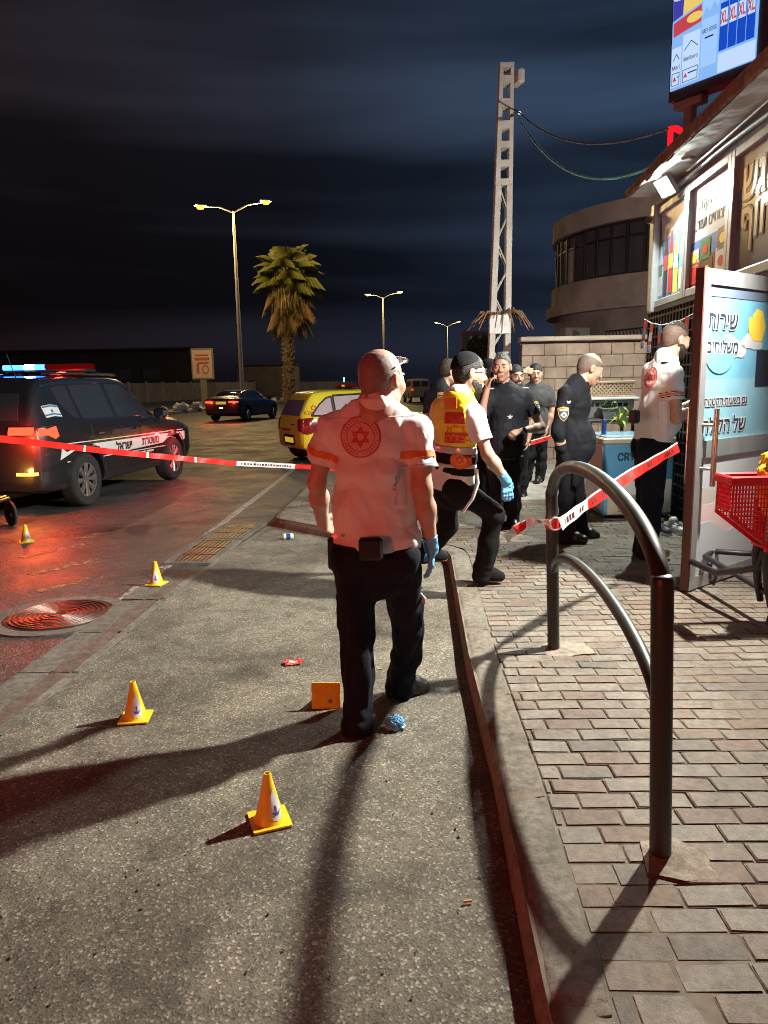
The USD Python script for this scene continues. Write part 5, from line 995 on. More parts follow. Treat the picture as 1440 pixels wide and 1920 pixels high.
def hand_bones(w, d, palm_n, curl=.35, side_=1, L_=.185, spread=1.):
    "bones of a hand: w wrist, d pointing direction, palm_n out of the palm; returns (chains, radii)"
    d, n = nrm(d), nrm(palm_n - np.dot(palm_n, nrm(d)) * nrm(d)); x = np.cross(n, d) * side_; out = []; k = L_ / .185
    pc = w + d * .05 * k
    for i, (off, ln) in enumerate(((-.031, .072), (-.0105, .080), (.0105, .075), (.030, .060))):
        b = w + d * .088 * k + x * off * k * 1.05; p = [w + d * .02 * k + x * off * .6 * k, b]; ang = curl * (1 + .12 * i)
        for j, f in enumerate((.45, .31, .24)):
            a = ang * (j + 1) * .9; p.append(p[-1] + (d * math.cos(a) + n * math.sin(a) + x * off * 3 * spread * (1 - .3 * j)) * ln * f * k)
        out.append((p, np.array([.0145, .0105, .0092, .0084, .0072]) * k))
    t0 = w + d * .025 * k - x * .025 * k; t1 = t0 + (d * .65 - x * .62 + n * .25) * .036 * k; t2 = t1 + (d * .85 - x * .25 + n * .35) * .032 * k; t3 = t2 + (d * .9 + n * .4) * .024 * k
    out.append(([t0, t1, t2, t3], np.array([.016, .0125, .010, .0085]) * k)); return out, pc
def add_hand(Fd, hb, fat=0.):
    ch, pc = hb
    for p, r in ch: Fd.chain(p, r + fat, .010)

class Person:
    def __init__(s, label, J, fwd, look, h=.007, skin='skin', tall=1., up_lean=None, group=None, head_size=1.12, neck=1.):
        s.J = {k: np.array(v, float) for k, v in J.items()}; J = s.J; s.fwd = nrm((*np.asarray(fwd, float)[:2], 0)); s.h, s.skin = h, skin
        s.look = nrm(look); s.lat = nrm(J['sR'] - J['sL']); s.spine = nrm((J['sR'] + J['sL']) / 2 - J['pel']); s.lat = nrm(s.lat - s.spine * (s.lat @ s.spine)); s.front = nrm(np.cross(s.spine, s.lat))
        base = J['pel'].copy(); base[2] = min(J['aL'][2], J['aR'][2]) - .08 if 'aL' in J else 0
        s.t = thing('person', label, 'person', (base[0], base[1], max(base[2], 0)), 0, group)
        hx = nrm(np.cross(s.look, (0, 0, 1))); hu = np.cross(hx, s.look); s.hR = np.stack([hx, s.look, hu]); s.hc = J['head']; s.hs = head_size
        s.chest = (J['sR'] + J['sL']) / 2 - s.spine * .10; s.parts = {}; s.nk = neck
        for k in 'LR':
            if abs(J['t' + k][2] - J['a' + k][2]) < .15: J['t' + k][2] = J['a' + k][2] - .042
    def hp(s, x, y, z): return s.hc + s.hR.T @ (np.array([x, y, z]) * s.hs)
    def torso(s, Fd, g=0., belly=0., hips=True, wide=1.):
        J = s.J; fl = (s.front, .62); P, C = J['pel'], s.chest
        Fd.cap(P + s.spine * .02, P + s.spine * .16, (.158 + g) * wide, (.150 + g + belly * .3) * wide, .05, (s.front, .66)); Fd.cap(P + s.spine * .16, C, (.148 + g + belly * .3) * wide, (.170 + g) * wide, .06, fl)
        Fd.cap(J['sL'] - s.spine * .035 + s.lat * .03, J['sR'] - s.spine * .035 - s.lat * .03, .072 + g, .072 + g, .06); Fd.ell(C + s.front * .03, np.stack([s.lat, s.front, s.spine]), ((.165 + g) * wide, .105 + g, .17), .05)
        tr = .5 * (.5 * (J['sL'] + J['sR']) + s.spine * .08 + J['neck']); Fd.cap(J['sL'] + s.lat * .05, tr, .056 + g, .066 + g, .06); Fd.cap(J['sR'] - s.lat * .05, tr, .056 + g, .066 + g, .06)
        if belly: Fd.ell(P + s.spine * .19 + s.front * (.035 + belly * .55), np.stack([s.lat, s.front, s.spine]), (.140 + g, .10 + g + belly * .6, .20), .10)
    def build_body(s, bare_hands='', hand_dirs=None, palms=None, curls=None, face=True):
        J, h = s.J, s.h; B = Fld(h); s.torso(B, -.012)
        B.cap(J['neck'] - s.spine * .05, c_n := s.hc + s.hR.T @ np.array([0, -.026, -.07]), .070 * s.nk, .060 * s.nk, .04)
        c = s.hp; R = s.hR / s.hs
        B.ell(c(0, -.012, .030), R, (.076, .097, .092), .02); B.ell(c(0, .028, -.035), R, (.060, .066, .082), .03); B.cap(c(-.045, .01, -.065), c(0, .062, -.098), .022, .022, .03); B.cap(c(.045, .01, -.065), c(0, .062, -.098), .022, .022, .03)
        B.cap(c(0, .093, .012), c(0, .112, -.024), .009, .0135, .012); B.cap(c(-.011, .100, -.030), c(.011, .100, -.030), .011, .011, .008)
        B.cap(c(-.034, .082, .026), c(.034, .082, .026), .012, .012, .015); B.ell(c(-.040, .062, -.022), R, (.024, .022, .024), .03); B.ell(c(.040, .062, -.022), R, (.024, .022, .024), .03)
        for s_ in (-1, 1): B.ell(c(.031 * s_, .104, .006), R, (.018, .016, .009), .014, True); B.ell(c(.032 * s_, .083, .008), R, (.015, .0125, .0125), .006)
        B.cap(c(-.021, .090, -.062), c(.021, .090, -.062), .0085, .0085, .008); B.cap(c(-.017, .089, -.074), c(.017, .089, -.074), .009, .009, .008)
        for s_ in (-1, 1): B.ell(c(.080 * s_, -.010, -.004), R, (.0105, .019, .032), .010); B.ell(c(.086 * s_, -.003, .0), R, (.006, .009, .016), .006, True)
        s.hb = {}
        for k in 'LR':
            e, w = J['e' + k], J['w' + k]; B.chain([J['s' + k], (J['s' + k] + e) / 2, e, e + (w - e) * .35, w], [.052, .047, .039, .043, .0285], .035)
            d = nrm(w - e) if not hand_dirs or k not in hand_dirs else nrm(hand_dirs[k]); pn = np.array(palms[k], float) if palms and k in palms else -s.lat * (1 if k == 'R' else -1)
            s.hb[k] = hand_bones(w, d, pn, (curls or {}).get(k, .35), 1 if k == 'R' else -1); add_hand(B, s.hb[k], -.0005 if k in bare_hands else -.002)
        for k in 'LR':
            hp_, kn, an, to = J['h' + k], J['k' + k], J['a' + k], J['t' + k]; B.cap(hp_, kn, .076, .048, .05); B.cap(kn, an, .046, .036, .03); B.cap(an - (0, 0, .01), an + (to - an) * .45, .030, .022, .02)
        m = B.mesh(); s.body = obj('body', m, s.skin, s.t, smooth=True, world=True); s.bmesh = m
        if face:
            for s_ in (-1, 1):
                e_ = c(.032 * s_, .0835, .004); m_ = trimesh.creation.icosphere(2, .0118); m_.apply_translation(e_); ey = obj('eye', m_, 'eye_white', s.t, smooth=True, world=True)
                m_ = trimesh.creation.icosphere(1, .0062); m_.apply_translation(c(.032 * s_, .0905, .004)); obj('iris', m_, 'iris', ey, smooth=True, world=True)
                b_ = Fld(.003).cap(c(.016 * s_, .0985, .028), c(.034 * s_, .0965, .032), .0042, .0042, .01).cap(c(.034 * s_, .0965, .032), c(.050 * s_, .082, .026), .0042, .003, .01); obj('eyebrow', b_.mesh(), s.brow, s.t, smooth=True, world=True)
            l_ = Fld(.003).cap(c(-.021, .0945, -.0635), c(.021, .0945, -.0635), .006, .006, .006).cap(c(-.016, .0935, -.074), c(.016, .0935, -.074), .0065, .0065, .006); obj('lips', l_.mesh(), 'lips', s.t, smooth=True, world=True)
    brow = 'hair_black'
    def hair(s, m='hair_black', t=.010, line=.055, low=-.06, amp=.004, top=0., name='hair', bald=None):
        "scalp hair: skull shell above a line from forehead to nape"
        c, R = s.hp, s.hR / s.hs; H_ = Fld(min(s.h, .006)); H_.ell(c(0, -.014, .032 + top / 2), R, (.077 + t, .098 + t, .093 + t + top), .02); H_.cap(c(0, -.05, -.02), c(0, -.045, low + .01), .058 + t * .6, .05 + t * .4, .03)
        n = s.hR.T @ nrm((0, .62, -.55)); H_.clip(c(0, .075, line), n); H_.clip(c(0, 0, low), s.hR.T @ np.array([0, .25, -1.])); H_.clip(c(0, .085, 0), s.hR.T @ np.array([0, 1., -.12]))
        for s_ in (-1, 1): H_.ell(c(.085 * s_, .005, -.012), R, (.03, .026, .042), .004, True); H_.ell(c(.085 * s_, .065, -.02), R, (.045, .052, .07), .008, True)
        if bald is not None: H_.ell(c(0, bald, .13), R, (.062, .085, .10), .02, True)
        H_.folds(amp, (70, 70, 70), 3); obj(name, H_.mesh(), m, s.t, smooth=True, world=True)
    def hair_top(s, m, t=.016, z=.05, name='hair_top', amp=.005):
        c, R = s.hp, s.hR / s.hs; H_ = Fld(.006).ell(c(0, -.006, .036), R, (.070 + t * .4, .092 + t * .5, .088 + t), .02).clip(c(0, .05, z), s.hR.T @ nrm((0, .25, -1))).folds(amp, (55, 55, 30), 6).folds(amp * .6, (120, 120, 90), 9); obj(name, H_.mesh(), m, s.t, smooth=True, world=True)
    def beard(s, m='hair_brown', t=.006):
        c, R = s.hp, s.hR / s.hs; H_ = Fld(.005); H_.ell(c(0, .028, -.035), R, (.060 + t, .066 + t, .082 + t), .03); H_.cap(c(-.047, .01, -.062), c(0, .064, -.10), .022 + t, .022 + t, .03); H_.cap(c(.047, .01, -.062), c(0, .064, -.10), .022 + t, .022 + t, .03)
        H_.clip(c(0, .09, -.043), R.T @ nrm((0, .55, 1.))); H_.clip(c(0, .0, 0), R.T @ np.array([0, -1., 0])); H_.ell(c(0, .10, -.067), R, (.025, .02, .012), .005, True); H_.folds(.003, (80, 80, 80), 5); obj('beard', H_.mesh(), m, s.t, smooth=True, world=True)
    def shirt(s, m, g=.012, hem=.0, sleeve=.62, belly=0., name='shirt', cuff=.064, amp=.007, parts=None, collar=True, long=False, sides='LR', up_to=None, wide=1.):
        J = s.J; S = Fld(s.h); s.torso(S, g, belly, wide=wide); low = J['pel'] + s.spine * hem; S.cap(J['pel'] + s.spine * (hem - .03), J['pel'] + s.spine * .12, (.168 + g) * wide, .16 + g, .05, (s.front, .70))
        ends = []
        for k in sides:
            e, w = J['e' + k], J['w' + k]; a = J['s' + k]; d = nrm(e - a)
            if long: S.chain([a, (a + e) / 2, e, (e + w) / 2, w - nrm(w - e) * .01], [.070 + g * .5, .062 + g * .4, .052 + g * .5, .048 + g * .4, .040 + g * .3], .035)
            else: S.cap(a, a + (e - a) * sleeve, .072 + g * .4, cuff + g * .3, .035); ends.append((k, a + (e - a) * sleeve, d))
        if collar: S.cap(J['neck'] - s.spine * .02 - s.front * .012, J['neck'] + s.spine * .022 - s.front * .014, .084, .076, .025)
        S.clip(low, -s.spine); S.folds(amp, np.array([5., 5., 6.5]), 3 + len(name)); S.folds(amp * .5, np.array([15., 15., 9.]), 8)
        for k, p, d in ends:      # square sleeve end
            S.ell(p + d * .062, np.eye(3), (.001, .001, .001), .001)
        mesh = S.mesh()
        for k, p, d in ends:
            v = np.array(mesh.vertices); q = (v - p); t_ = q @ d; rad = np.linalg.norm(q - t_[:, None] * d, axis=1); mk = (t_ > 0) & (rad < .13) & (t_ < .16) & (np.abs((v - J['s' + k]) @ d) > .05); v[mk] -= (t_[mk, None]) * d * .97; mesh = trimesh.Trimesh(v, mesh.faces, process=False)
        s.smesh = mesh; s.ends = {k: (p, d) for k, p, d in ends}; s.shirt_prim = obj(name, mesh, m, s.t, smooth=True, world=True); return s.shirt_prim
    def trousers(s, m, g=.0, top=.03, amp=.008, belt=True, hem=.055, cargo=False, wide=1.):
        J = s.J; T_ = Fld(s.h); P = J['pel']; T_.cap(P - s.spine * .10, P + s.spine * (top - .02), (.150 + g) * wide, (.150 + g) * wide, .05, (s.front, .74 / wide)); 
        for k in 'LR':
            hp_, kn, an = J['h' + k], J['k' + k], J['a' + k]; T_.cap(hp_, kn, .100 + g, .084 + g, .045); T_.chain([kn, (kn + an) / 2, an + nrm(an - kn) * (.085 - hem)], [.083 + g, .080 + g, .083 + g], .03); T_.ell(hp_ - s.front * .045, np.eye(3), (.085 + g, .085 + g, .10), .05)
            if cargo: o_ = s.lat * (1 if k == 'R' else -1); c_ = hp_ + (kn - hp_) * .72 + o_ * .075; T_.cap(c_ - (0, 0, .07), c_ + (0, 0, .06), .035, .03, .02)
            T_.folds(amp * .9, (11, 11, 2.6), 10, ((kn + an) / 2, .7)); T_.folds(amp * .6, (8, 8, 11), 11, (kn, .20)); T_.folds(amp * .9, (9, 9, 15), 12, (an, .17)); T_.folds(amp * .6, (9, 9, 7), 13, (hp_, .3))
        T_.clip(P + s.spine * top, s.spine); s.trm = T_.mesh(); s.tr = obj('trousers', s.trm, m, s.t, smooth=True, world=True)
        if belt:
            b_ = Fld(s.h); b_.cap(P + s.spine * (top - .035), P + s.spine * (top + .0), (.158 + g) * wide, (.158 + g) * wide, .02, (s.front, .74 / wide)); b_.clip(P + s.spine * (top + .005), s.spine); b_.clip(P + s.spine * (top - .04), -s.spine); obj('belt', b_.mesh(), 'leather', s.t, smooth=40, world=True)
    def shoes(s, m, sole='sole', dirs=None):
        for k in 'LR':
            a, t_ = s.J['a' + k], s.J['t' + k]; d = nrm(t_ - a); fl = nrm((t_ - a) * (1, 1, 0)); up = np.array([0, 0, 1.]); side_ = np.cross(fl, up)
            heel = a - up * .035 - fl * .03; S = Fld(.006); S.cap(heel, t_ - fl * .045, .043, .040, .03, None); S.cap(a + up * .03, a - up * .03, .05, .048, .03); S.ell(a + (t_ - a) * .45, np.eye(3), (.045, .045, .05), .03)
            nf = np.cross(side_, nrm((t_ - fl * .045) - heel)); zb = heel - nf * .038
            if nf[2] < 0: nf = -nf; zb = heel - nf * .038
            S.clip(zb + nf * .012, -nf); obj('shoe', S.mesh(), m, s.t, smooth=50, world=True)
            so = Fld(.006).cap(heel, t_ - fl * .045, .046, .043, .03); so.clip(zb + nf * .014, nf); so.clip(zb - nf * .006, -nf); obj('sole', so.mesh(), sole, s.t, smooth=50, world=True)
    def glove(s, k):
        G = Fld(.005); add_hand(G, s.hb[k], .0028); w, e = s.J['w' + k], s.J['e' + k]; d = nrm(e - w); G.cap(w + d * -.02, w + d * .045, .036, .038, .015); G.folds(.0035, (30, 30, 60), 4); G.clip(w + d * .05, d); obj('glove', G.mesh(), 'nitrile', s.t, smooth=True, world=True)
    def decal(s, shapes, o, N, off=.003, res=.03, mesh=None, par=None, up=(0, 0, 1)):
        N = nrm(N); U = nrm(np.cross(up, N)); V = np.cross(N, U)
        for nm, shp, m, lay in shapes:
            d = drape(mesh if mesh is not None else s.smesh, shp, o, U, V, N, off + .0016 * lay, res, behind=-.62)
            if d is not None: obj(nm, d, m, par or s.shirt_prim, smooth=40, world=True)
    def cuff(s, k, m, a, b, grow=.004, name='cuff_band'):
        "a band round the sleeve, a..b metres above its end"
        p, d = s.ends[k]; v = s.smesh.vertices; q = v - p; t_ = q @ d; rad = np.linalg.norm(q - t_[:, None] * d, axis=1); mk = (t_ > -b) & (t_ < -a + .001) & (rad < .12); f = s.smesh.faces[mk[s.smesh.faces].all(1)]
        n = s.smesh.vertex_normals; used = np.unique(f); mp = -np.ones(len(v), int); mp[used] = np.arange(len(used)); 
        if len(f): obj(name, trimesh.Trimesh(v[used] + n[used] * grow, mp[f], process=False), m, s.shirt_prim, smooth=True, world=True)
def star_emblem(r, pale='emblem_pale', ink='emblem_red'):
    tri = lambda a0: Polygon([(r * .52 * math.cos(a0 + k * 2 * PI / 3), r * .52 * math.sin(a0 + k * 2 * PI / 3)) for k in range(3)])
    o = union_all([tri(PI / 2), tri(-PI / 2)]); i = union_all([tri(PI / 2).buffer(-r * .085, join_style=2), tri(-PI / 2).buffer(-r * .085, join_style=2)]); star = union_all([tri(PI / 2).difference(tri(PI / 2).buffer(-r * .085, join_style=2)), tri(-PI / 2).difference(tri(-PI / 2).buffer(-r * .085, join_style=2))])
    dots = union_all([affinity.rotate(sbox(-r * .028, r * .76, r * .028, r * .87), k * 11.25, origin=(0, 0)) for k in range(32) if k % 8 not in (0,)])
    return [('emblem_disc', Point(0, 0).buffer(r, 32), pale, 0), ('emblem_ring', ring((0, 0), r * .93, r), ink, 1), ('emblem_ring', ring((0, 0), r * .66, r * .70), ink, 1), ('emblem_star', star, ink, 1), ('emblem_writing', dots, ink, 1)]
def shield(k=1.):
    s_ = affinity.scale(Polygon([(-.036, .04), (-.02, .045), (0, .05), (.02, .045), (.036, .04), (.034, .0), (.022, -.028), (0, -.045), (-.022, -.028), (-.034, 0)]), k, k, origin=(0, 0))
    return [('badge_edge', s_, 'badge_gold', 0), ('badge_field', s_.buffer(-.005 * k), 'badge_blue', 1), ('badge_band', sbox(-.026 * k, .022 * k, .026 * k, .036 * k), 'badge_gold', 2), ('badge_star', ring((0, -.004 * k), .007 * k, .017 * k), 'badge_silver', 2)]
# ------------------------------------------------------------------ the people, posed
def legs(a): return a
# 1. medic walking away, nearest
D = 3.30
P = Person('bald medic in a white emblem shirt walking away, red light on his back', dict(
    head=at(716, 714, D + .02), neck=at(706, 760, D - .02), sL=at(619, 798, D + .02), sR=at(786, 804, D - .02), pel=at(704, 1012, D), hL=at(664, 1040, D), hR=at(746, 1040, D),
    kL=at(671, 1185, D - .02), kR=at(762, 1180, D + .20), aL=at(672, 1345, D - .08), aR=at(754, 1282, D + .30), tL=at(676, 1372, D + .09), tR=at(806, 1300, D + .38),
    eL=at(594, 905, D + .06), wL=at(606, 985, D + .25), eR=at(792, 915, D - .06), wR=at(808, 1022, D + .02)), (0.05, 1), (.62, .77, -.06), neck=1.22)
P.brow = 'hair_grey'; P.build_body('L', hand_dirs={'R': (.02, .12, -1), 'L': (.3, .8, -.2)}, palms={'R': (-1, .1, 0)}, curls={'R': .22})
P.hair('stubble_pale', .0015, .06, -.075, .001, bald=.02); P.shirt('shirt_white', .016, -.035, .64, .01, cuff=.076, amp=.018, wide=1.17); P.decal([('yoke_seam', union_all([LineString([(-.24, .0), (-.1, .012), (.1, .012), (.24, .0)]).buffer(.0022), sbox(-.003, -.20, -.0018, .01)]), 'seam_grey', 0)], at(704, 789, D - .2), -P.front, off=.0015, res=.03); P.trousers('navy_cloth', .006, -.01, .012, cargo=True, wide=1.2); P.shoes('leather'); P.glove('R')
P.decal(star_emblem(.090), at(664, 826, D - .3), -P.front, res=.02)
for k in 'LR': P.cuff(k, 'braid_orange', .035, .070); 
P.cuff('R', 'reflective', .0, .012)
bk = P.J['pel'] - P.front * .14 + P.spine * .0
obj('belt_pouch', rbx(bk - P.front * .045 + (0, .0, .0), (.105, .05, .10), .012), 'leather', P.t, world=True); obj('belt_pouch', rbx(P.J['pel'] - P.lat * .20 + P.front * .02 - (0, 0, .07), (.05, .07, .16), .015), 'leather', P.t, world=True)
obj('pager_light', rbx(at(628, 1006, D - .12), (.02, .02, .014), .005), 'tail_soft', P.t, world=True)
obj('pocket_flap', rbx(P.J['hR'] + (P.J['kR'] - P.J['hR']) * .55 + P.lat * .092, (.018, .11, .035), .006, .2), 'reflective', P.t, world=True)
sg = P.hp
obj('sunglasses', join([tube([sg(-.062, .075, .082), sg(0, .098, .090), sg(.062, .075, .082)], [.012, .015, .012], 8), tube([sg(-.062, .075, .082), sg(-.082, -.02, .05)], .003, 6), tube([sg(.062, .075, .082), sg(.082, -.02, .05)], .003, 6)]), 'badge_silver', P.t, smooth=50, world=True)
obj('collar', Fld(.006).cap(P.J['neck'] - P.spine * .03, P.J['neck'] + P.spine * .028, .084, .080, .02).clip(P.J['neck'] + P.spine * .034, P.spine).mesh(), 'shirt_white', P.t, smooth=40, world=True)

# 2. medic in the hi-vis vest, striding right
D = 5.30
V = Person('medic in a yellow and red vest striding right with blue gloves', dict(
    head=at(880, 700, D + .02), neck=at(862, 740, D), sL=at(828, 764, D + .17), sR=at(888, 776, D - .14), pel=at(850, 895, D + .02), hL=at(838, 912, D + .10), hR=at(862, 915, D - .06),
    kR=at(926, 965, D - .04), kL=at(840, 985, D + .16), aR=at(905, 1072, D + .02), aL=at(800, 1035, D + .22), tR=at(948, 1090, D + .04), tL=at(842, 1062, D + .26),
    eL=at(806, 850, D + .28), wL=at(812, 898, D + .40), eR=at(914, 852, D - .20), wR=at(947, 898, D - .16)), (.86, .5), (.98, .20, -.10), skin='skin')
V.brow = 'hair_black'; V.build_body('', hand_dirs={'R': (.18, .02, -1)}, palms={'R': (-.4, 1, 0)}, curls={'R': .15})
V.hair('hair_black', .006, .052, -.075, .002); V.beard('hair_black', .004)
V.shirt('shirt_white', .020, -.09, .66, name='shirt', cuff=.074); V.trousers('black_cloth', .0, .02); V.shoes('black_cloth', 'sole'); V.glove('R'); V.glove('L')
sm, pr = V.smesh, V.shirt_prim
def vest(a, b, m, name, g=.022, am=.006):
    S = Fld(.007); V.torso(S, g); S.clip(V.J['pel'] + V.spine * a, -V.spine); S.clip(V.J['pel'] + V.spine * b, V.spine); S.folds(am, (8, 8, 12), 5)
    for k in 'LR': S.cap(V.J['s' + k] + V.lat * (.035 if k == 'R' else -.035), V.J['e' + k], .082, .085, .012, None, True)
    return S.mesh()
up_ = vest(.235, .62, 'hi_vis', 'vest', .026); V.smesh = up_; V.shirt_prim = obj('vest_top', up_, 'hi_vis', V.t, smooth=True, world=True)
obj('vest_band', vest(.185, .2351, 0, 0, .034), 'reflective', V.t, smooth=True, world=True); obj('vest_lower', vest(.03, .185, 0, 0, .038), 'black_cloth', V.t, smooth=True, world=True); obj('vest_stripe', vest(.085, .112, 0, 0, .043), 'reflective', V.t, smooth=True, world=True)
bkN = nrm(-V.front * .9 + np.array([0, -.35, 0])); bo = at(818, 806, D - .35)
V.decal([('lettering_block', sbox(-.13, .035, .15, .115), 'vest_red', 0), ('lettering', text('מד"א', .05, 'Hebrew', bold=2, width=.22).buffer(0), 'vest_orange', 1)], bo - (0, 0, .0), bkN, res=.03)
V.decal([('lettering_block', sbox(-.13, -.10, .15, -.025), 'vest_red', 0), ('lettering', sh(text('הצלה', .045, 'Hebrew', bold=2, width=.24), 0, -.062), 'vest_orange', 1)], bo, bkN, res=.03)
V.decal([('redlit_shoulder', Polygon([(-.15, .13), (-.03, .14), (-.04, .22), (-.15, .21)]), 'vest_orange', 0)], bo, bkN, res=.03)  # orange patch paints in the red light on the vest's left shoulder
lm = vest(.02, .185, 0, 0, .043); V.decal(star_emblem(.066, 'vest_orange', 'emblem_red'), at(822, 866, D - .35), bkN, mesh=lm, off=.012, res=.02)
obj('strap', tube([at(893, 880, D - .20), at(896, 905, D - .20), at(886, 935, D - .17), at(868, 960, D - .14)], [.014, .013, .012, .010], 8), 'shirt_white', V.t, smooth=60, world=True)
obj('skullcap', Fld(.006).ell(V.hp(0, -.022, .034), V.hR / V.hs, (.084, .105, .102), .02).clip(V.hp(0, -.01, .058), V.hR.T @ nrm((0, .42, -1))).mesh(), 'black_cloth', V.t, smooth=True, world=True)
c = V.hp; obj('glasses', join([tube([c(s_ * .05, .098, .006) + V.hR.T @ np.array([.018 * math.cos(g), 0, .015 * math.sin(g)]) - V.hR.T @ np.array([s_ * .018, 0, 0]) for g in np.linspace(0, 2 * PI, 14)], .002, 5) for s_ in (-1, 1)] + [tube([c(s_ * .05, .098, .01), c(s_ * .08, .0, .01)], .0025, 5) for s_ in (-1, 1)]), 'black_metal', V.t, world=True)

def cop_kit(Q, L_, N, k_='L'): pass
# 3. police officer on the phone, facing the camera
D = 7.50
C3 = Person('grey haired police officer facing the camera with a phone at his ear', dict(
    head=at(941, 689, D - .03), neck=at(945, 724, D), sR=at(914, 745, D - .02), sL=at(989, 743, D + .02), pel=at(946, 862, D), hR=at(930, 872, D), hL=at(962, 872, D), kR=at(932, 925, D - .02), kL=at(962, 922, D - .04), aR=at(934, 976, D + .02), aL=at(962, 976, D), tR=at(925, 988, D - .17), tL=at(968, 990, D - .2),
    eR=at(896, 800, D - .14), wR=at(914, 728, D - .14), eL=at(1014, 800, D - .05), wL=at(977, 808, D - .25)), (-.05, -1), (-.28, -.95, -.05), skin='skin_tan', h=.008)
C3.brow = 'hair_grey'; C3.build_body('LR', hand_dirs={'R': (.30, -.1, .95), 'L': (-.85, -.35, -.3)}, palms={'R': (1, .1, -.2), 'L': (.1, .6, -.8)}, curls={'R': .45, 'L': .75})
C3.hair('hair_grey', .003, .080, -.055, .002); C3.hair_top('hair_grey', .020, .070, amp=.008); C3.shirt('police_cloth', .012, .02, .60, .02, cuff=.070); C3.trousers('police_cloth', .003, .05); C3.shoes('leather', 'black_rubber')
hb_ = C3.J['wR'] + np.array([.045, -.01, .085]); obj('phone', rbx(hb_, (.014, .075, .15), .006, .2), 'phone_black', C3.t, world=True)
wd = nrm(C3.J['wL'] - C3.J['eL']); obj('watch', join([tube([C3.J['wL'] - wd * .045, C3.J['wL'] - wd * .025], .036, 14), rbx(C3.J['wL'] - wd * .035 + (0, -.036, .015), (.034, .014, .038), .006)]), 'watch_face', C3.t, world=True)
C3.decal(shield(1.0), C3.J['sL'] + (C3.J['eL'] - C3.J['sL']) * .32, (.75, -.66, 0), res=.03)
C3.decal([('name_tape', sbox(-.03, -.008, .03, .008), 'badge_gold', 0)], at(922, 782, D - .3), (0, -1, 0)); C3.decal([('chest_badge', union_all([sbox(-.028, -.006, .028, .004), Polygon([(0, .02), (.018, -.022), (-.018, -.022)])]), 'badge_silver', 0)], at(962, 782, D - .3), (0, -1, 0))
for s_, k in ((1, 'L'), (-1, 'R')): obj('shoulder_slide', rbx(C3.J['s' + k] + (-s_ * .035 * 1, 0, .085), (.085, .05, .012), .005), 'badge_silver', C3.t, world=True)
C3.decal([('pocket', sbox(-.05, -.055, .05, .045).difference(sbox(-.047, -.052, .047, .042)), 'black_cloth', 0), ('pocket', sh(sbox(-.05, -.055, .05, .045).difference(sbox(-.047, -.052, .047, .042)), .19, 0), 'black_cloth', 0), ('placket', sbox(.083, -.26, .088, .10), 'black_cloth', 0)], at(922, 800, D - .3), (0, -1, 0))
obj('collar', Fld(.006).cap(C3.J['neck'] - C3.spine * .02, C3.J['neck'] + C3.spine * .03, .094, .086, .02).clip(C3.J['neck'] + C3.spine * .034, C3.spine).ell(C3.J['neck'] - (0, .09, 0), np.eye(3), (.03, .05, .06), .01, True).mesh(), 'police_cloth', C3.t, smooth=40, world=True)
for s_ in (-1, 1): obj('belt_pouch', rbx(C3.J['pel'] + (s_ * .16, -.05, -.02), (.06, .09, .14), .015), 'leather', C3.t, world=True)
obj('buckle', rbx(C3.J['pel'] + (0, -.128, .03), (.05, .015, .035), .004), 'black_metal', C3.t, world=True)
# 4. bald police officer in profile, looking down
D = 6.75
C4 = Person('bald police officer in a dark jacket standing in profile, looking down by the freezer', dict(
    head=at(1106, 692, D + .02), neck=at(1086, 722, D), sR=at(1062, 738, D - .18), sL=at(1090, 735, D + .18), pel=at(1072, 868, D), hR=at(1068, 880, D - .08), hL=at(1076, 880, D + .09), kR=at(1062, 940, D - .08), kL=at(1082, 940, D + .12), aR=at(1062, 1003, D - .08), aL=at(1090, 996, D + .16), tR=at(1104, 1022, D - .10), tL=at(1126, 1006, D + .16),
    eR=at(1046, 812, D - .24), wR=at(1058, 864, D - .20), eL=at(1078, 810, D + .26), wL=at(1090, 855, D + .2)), (1, .1), (.92, .12, -.38), skin='skin', h=.008)
C4.brow = 'hair_grey'; C4.build_body('', hand_dirs={'R': (.35, .1, -.93)}, palms={'R': (.3, 1, 0)}, curls={'R': .6})
C4.hair('hair_cropped', .003, .05, -.06, .0015, bald=.0); C4.shirt('police_cloth', .020, -.01, .6, .055, name='jacket', long=True, amp=.009); C4.trousers('police_cloth', .004, .02); C4.shoes('leather', 'black_rubber')
C4.decal(shield(1.35), C4.J['sR'] + (C4.J['eR'] - C4.J['sR']) * .52 - np.array([0, .3, 0]), (.0, -1, 0), res=.03); C4.decal([('arm_patch', sbox(-.032, -.024, .032, .024), 'black_cloth', 0), ('patch_wing', Polygon([(-.02, .01), (0, .0), (.02, .01), (.012, -.014), (-.012, -.014)]), 'badge_silver', 1)], C4.J['sR'] + (C4.J['eR'] - C4.J['sR']) * .20 - np.array([-.02, .3, 0]), (0, -1, 0))
G = Fld(.006); add_hand(G, C4.hb['R'], .003); G.cap(C4.J['wR'], C4.J['wR'] + nrm(C4.J['eR'] - C4.J['wR']) * .05, .037, .04, .02); obj('glove', G.mesh(), 'black_cloth', C4.t, smooth=True, world=True)
obj('collar', Fld(.006).cap(C4.J['neck'] - C4.spine * .03, C4.J['neck'] + C4.spine * .03, .096, .086, .02).clip(C4.J['neck'] + C4.spine * .03, C4.spine).mesh(), 'police_cloth', C4.t, smooth=40, world=True)
obj('holster', join([rbx(C4.J['hR'] + (.04, -.10, -.05), (.08, .05, .2), .015), rbx(C4.J['hR'] + (.02, -.11, .06), (.035, .03, .05), .01)]), 'leather', C4.t, world=True)
